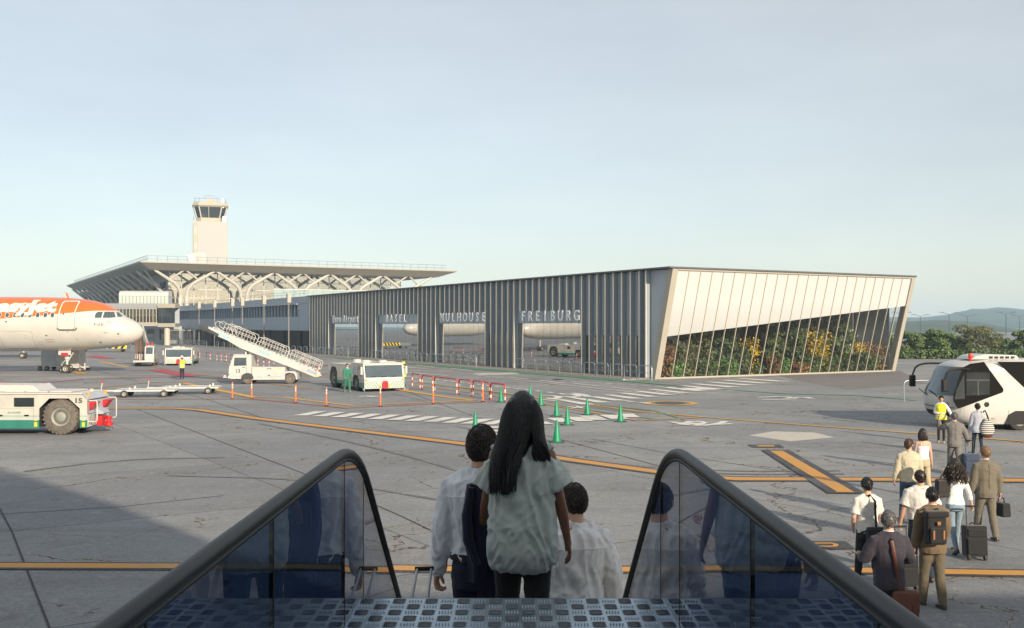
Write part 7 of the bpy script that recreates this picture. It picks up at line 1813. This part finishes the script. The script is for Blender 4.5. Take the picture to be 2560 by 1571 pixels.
# ------ their bags
LEATH = mat('brown_leather', (.105,.035,.022), .42, var=.25, scale=10, bump=.2); ORL = mat('tan_leather', (.32,.12,.03), .5); CANV = cloth('black_canvas', (.020,.021,.023))
def loc(px, d, z): return at(px, d, z)
def flap_bag(name, label, cat, c, w, d, h, material, strap, rz=0.0, smat=None, buckles=True):
    t = thing(name, label, cat, c, rz)
    bag_box('pouch', t, (0, 0, h/2), w, d, h, material, .03, 0, .06); bag_box('flap', t, (0, -d/2 - .008, h*.62), w*.96, .02, h*.62, material, .008)
    if strap:
        mb = MB(); mb.tube([Vector(p) for p in strap], [(.004,.020)]*len(strap), 8, up=(0,1,0)); mb.build('strap', smat or material, t)
    if buckles:
        for s in (-1, 1):
            mb = MB(); mb.box(s*w*.26 - .012, s*w*.26 + .012, -d/2 - .026, -d/2 - .019, h*.22, h*.62); mb.build('buckle_strap', smat or material, t)
    return t
flap_bag('shoulder_bag', 'brown leather shoulder bag hanging at the plum-suited man\'s hip', 'bag', loc(2262, 12.62, .44), .34, .13, .38, LEATH, [(-.06,-.05,.36),(-.12,-.085,.66),(-.155,-.105,.88),(-.18,-.085,1.01),(-.20,.03,1.06),(-.2,.15,.98)], R(-8))
flap_bag('shoulder_bag', 'black shoulder bag at the hip of the man in the white T-shirt', 'bag', loc(2191, 15.75, .70), .32, .12, .28, CANV, [(.0,.0,.26),(-.04,-.05,.50),(-.05,-.06,.70),(-.08,.05,.78),(-.2,.25,.6)], R(5))
bk = thing('backpack', 'black canvas backpack with tan leather straps on the tweed-jacketed man', 'backpack', loc(2338, 14.48, .98), R(4))
bag_box('sack', bk, (0, 0, .21), .31, .15, .42, CANV, .045, 0, .05); bag_box('roll_top', bk, (0, -.015, .45), .33, .19, .09, CANV, .03); bag_box('front_pocket', bk, (0, -.088, .15), .24, .05, .22, CANV, .02)
for s in (-1, 1):
    mb = MB(); mb.box(s*.075 - .012, s*.075 + .012, -.122, -.115, .10, .23); mb.build('leather_strap', ORL, bk)
    mb = MB(); mb.tube([(s*.09,.06,.42),(s*.10,.14,.50),(s*.115,.20,.46)], [(.006,.022)]*3, 8); mb.build('shoulder_strap', CANV, bk)
bag_box('leather_patch', bk, (0, -.118, .33), .05, .006, .05, ORL, .002, 0)
ct = flap_bag('handbag', 'dark leather handbag under the arm of the curly-haired woman', 'bag', loc(2355, 18.25, 1.02), .26, .12, .34, mat('black_leather', (.02,.019,.018), .4), [(-.05,.0,.33),(.03,-.02,.50),(.09,.0,.56),(.10,.07,.50)], R(14), buckles=False)
br_ = thing('briefcase', 'dark soft briefcase in the hand of the fair-haired man in taupe', 'briefcase', loc(2503, 19.6, .42), R(12)); bag_box('body', br_, (0, 0, .14), .20, .36, .27, CANV, .03, 0, .12); mb = MB(); mb.tube([(0,-.09,.27),(0,-.07,.36),(0,.07,.36),(0,.09,.27)], .012, 6); mb.build('handle', M['black'], br_)
tb = thing('tote_bag', 'big striped canvas tote with brown leather base on the jersey-clad woman\'s shoulder', 'bag', loc(2468, 31.55, .62), R(4)); mb = MB(); mb.loft([[(rx*math.cos(2*math.pi*j/20), ry*math.sin(2*math.pi*j/20), z) for j in range(20)] for z, rx, ry in ((.10,.17,.10),(.2,.235,.13),(.34,.22,.13),(.48,.15,.09),(.60,.07,.05))]); mb.build('sack', STRB, tb)
mb = MB(); mb.loft([[(rx*math.cos(2*math.pi*j/20), ry*math.sin(2*math.pi*j/20), z) for j in range(20)] for z, rx, ry in ((.0,.10,.06),(.03,.15,.09),(.099,.175,.105))]); mb.build('base', LEATH, tb); mb = MB(); mb.tube([(.02,-.05,.55),(-.06,-.10,.72),(-.08,-.02,.86),(-.09,.08,.80)], [(.006,.03)]*4, 8); mb.build('strap', LEATH, tb)
suitcase('black wheeled suitcase behind the curly-haired woman', at(2438, 17.75), R(-4), .38, .24, .54, .93, CANV, -6)
suitcase('navy wheeled suitcase beside the man in the grey suit', at(2428, 27.6), R(-6), .42, .26, .56, .98, cloth('navy_canvas', (.045,.065,.11)), -4)
suitcase('dark wheeled suitcase of the stout balding man, mostly hidden behind a plum suit', at(2262, 15.7), R(8), .38, .24, .50, .98, CANV, -4)
# ------ ground crew
def helmet_fn(m_, vest=None):
    def fn(t, J, A, up, lv):
        mb = MB(); mb.lathe([(.125,1.675),(.122,1.69),(.112,1.70),(.108,1.74),(.085,1.785),(.04,1.81),(.001,1.815)], 20, 0, Matrix.Translation(up + Vector((0,.012,0)))); mb.build('helmet', m_, t)
        if vest: vest(t, J, A, up, lv)
    return fn
WM = mat('white_helmet', (.60,.59,.56), .35); YM = mat('yellow_helmet', (.70,.62,.03), .35)
person('worker in a white helmet and yellow vest standing alone by the red apron line', gpos(455, 950.5), R(52), 1.80, 'm', 'tan', ('short', 'black'), top=dict(kind='shirt', mat=W('grey_tee', (.20,.20,.20)), sleeve='short', hem=.9), legs=(W('navy_work_trousers', (.022,.026,.045)), .016), shoes=(.30,.24,.17), aL=(6,12,70,24), aR=(4,12,74,24), lL=(3,2), lR=(-3,2), face=True, extra_fn=helmet_fn(WM, vest_fn(.88, VEST, .036, 'm')), group='ground crew')
GRN = W('green_overalls', (.035,.16,.10)); GRD = W('dark_green_jacket', (.035,.17,.115))
def collar_yoke(t, J, A, up, lv):
    v = MB(); erings(v, [(1.40 + up.z,.205,.128,-.008),(1.455 + up.z,.155,.104,-.012),(1.492 + up.z,.088,.080,-.012)]); v.build('pale_yoke', W('pale_yoke', (.36,.42,.42)), t)
person('worker in green overalls standing at the side of the windscreen tow tractor', gpos(868, 981), R(-150), 1.80, 'm', 'light', ('short', 'brown'), top=dict(kind='jacket', mat=GRD, hem=.84, g=.034), legs=(GRN, .022), aL=(20,10,50,14), aR=(14,10,30), lL=(18,6), lR=(-14,10), yaw=14, face=True, shoes=(.22,.17,.10), group='ground crew', extra_fn=collar_yoke)
person('worker in a yellow helmet, yellow vest and orange boots by the tow tractor windscreen', gpos(1009, 976.5), R(95), 1.80, 'm', 'light', ('short', 'dark'), top=dict(kind='shirt', mat=W('pale_grey_shirt', (.46,.46,.44)), hem=.9), legs=(W('blue_work_trousers', (.09,.15,.22)), .02), shoes=(.55,.12,.04), aL=(10,10,50), aR=(16,8,50), lL=(12,6), lR=(-12,8), face=True, extra_fn=helmet_fn(YM, vest_fn(.84, VEST, .038, 'm')), group='ground crew')
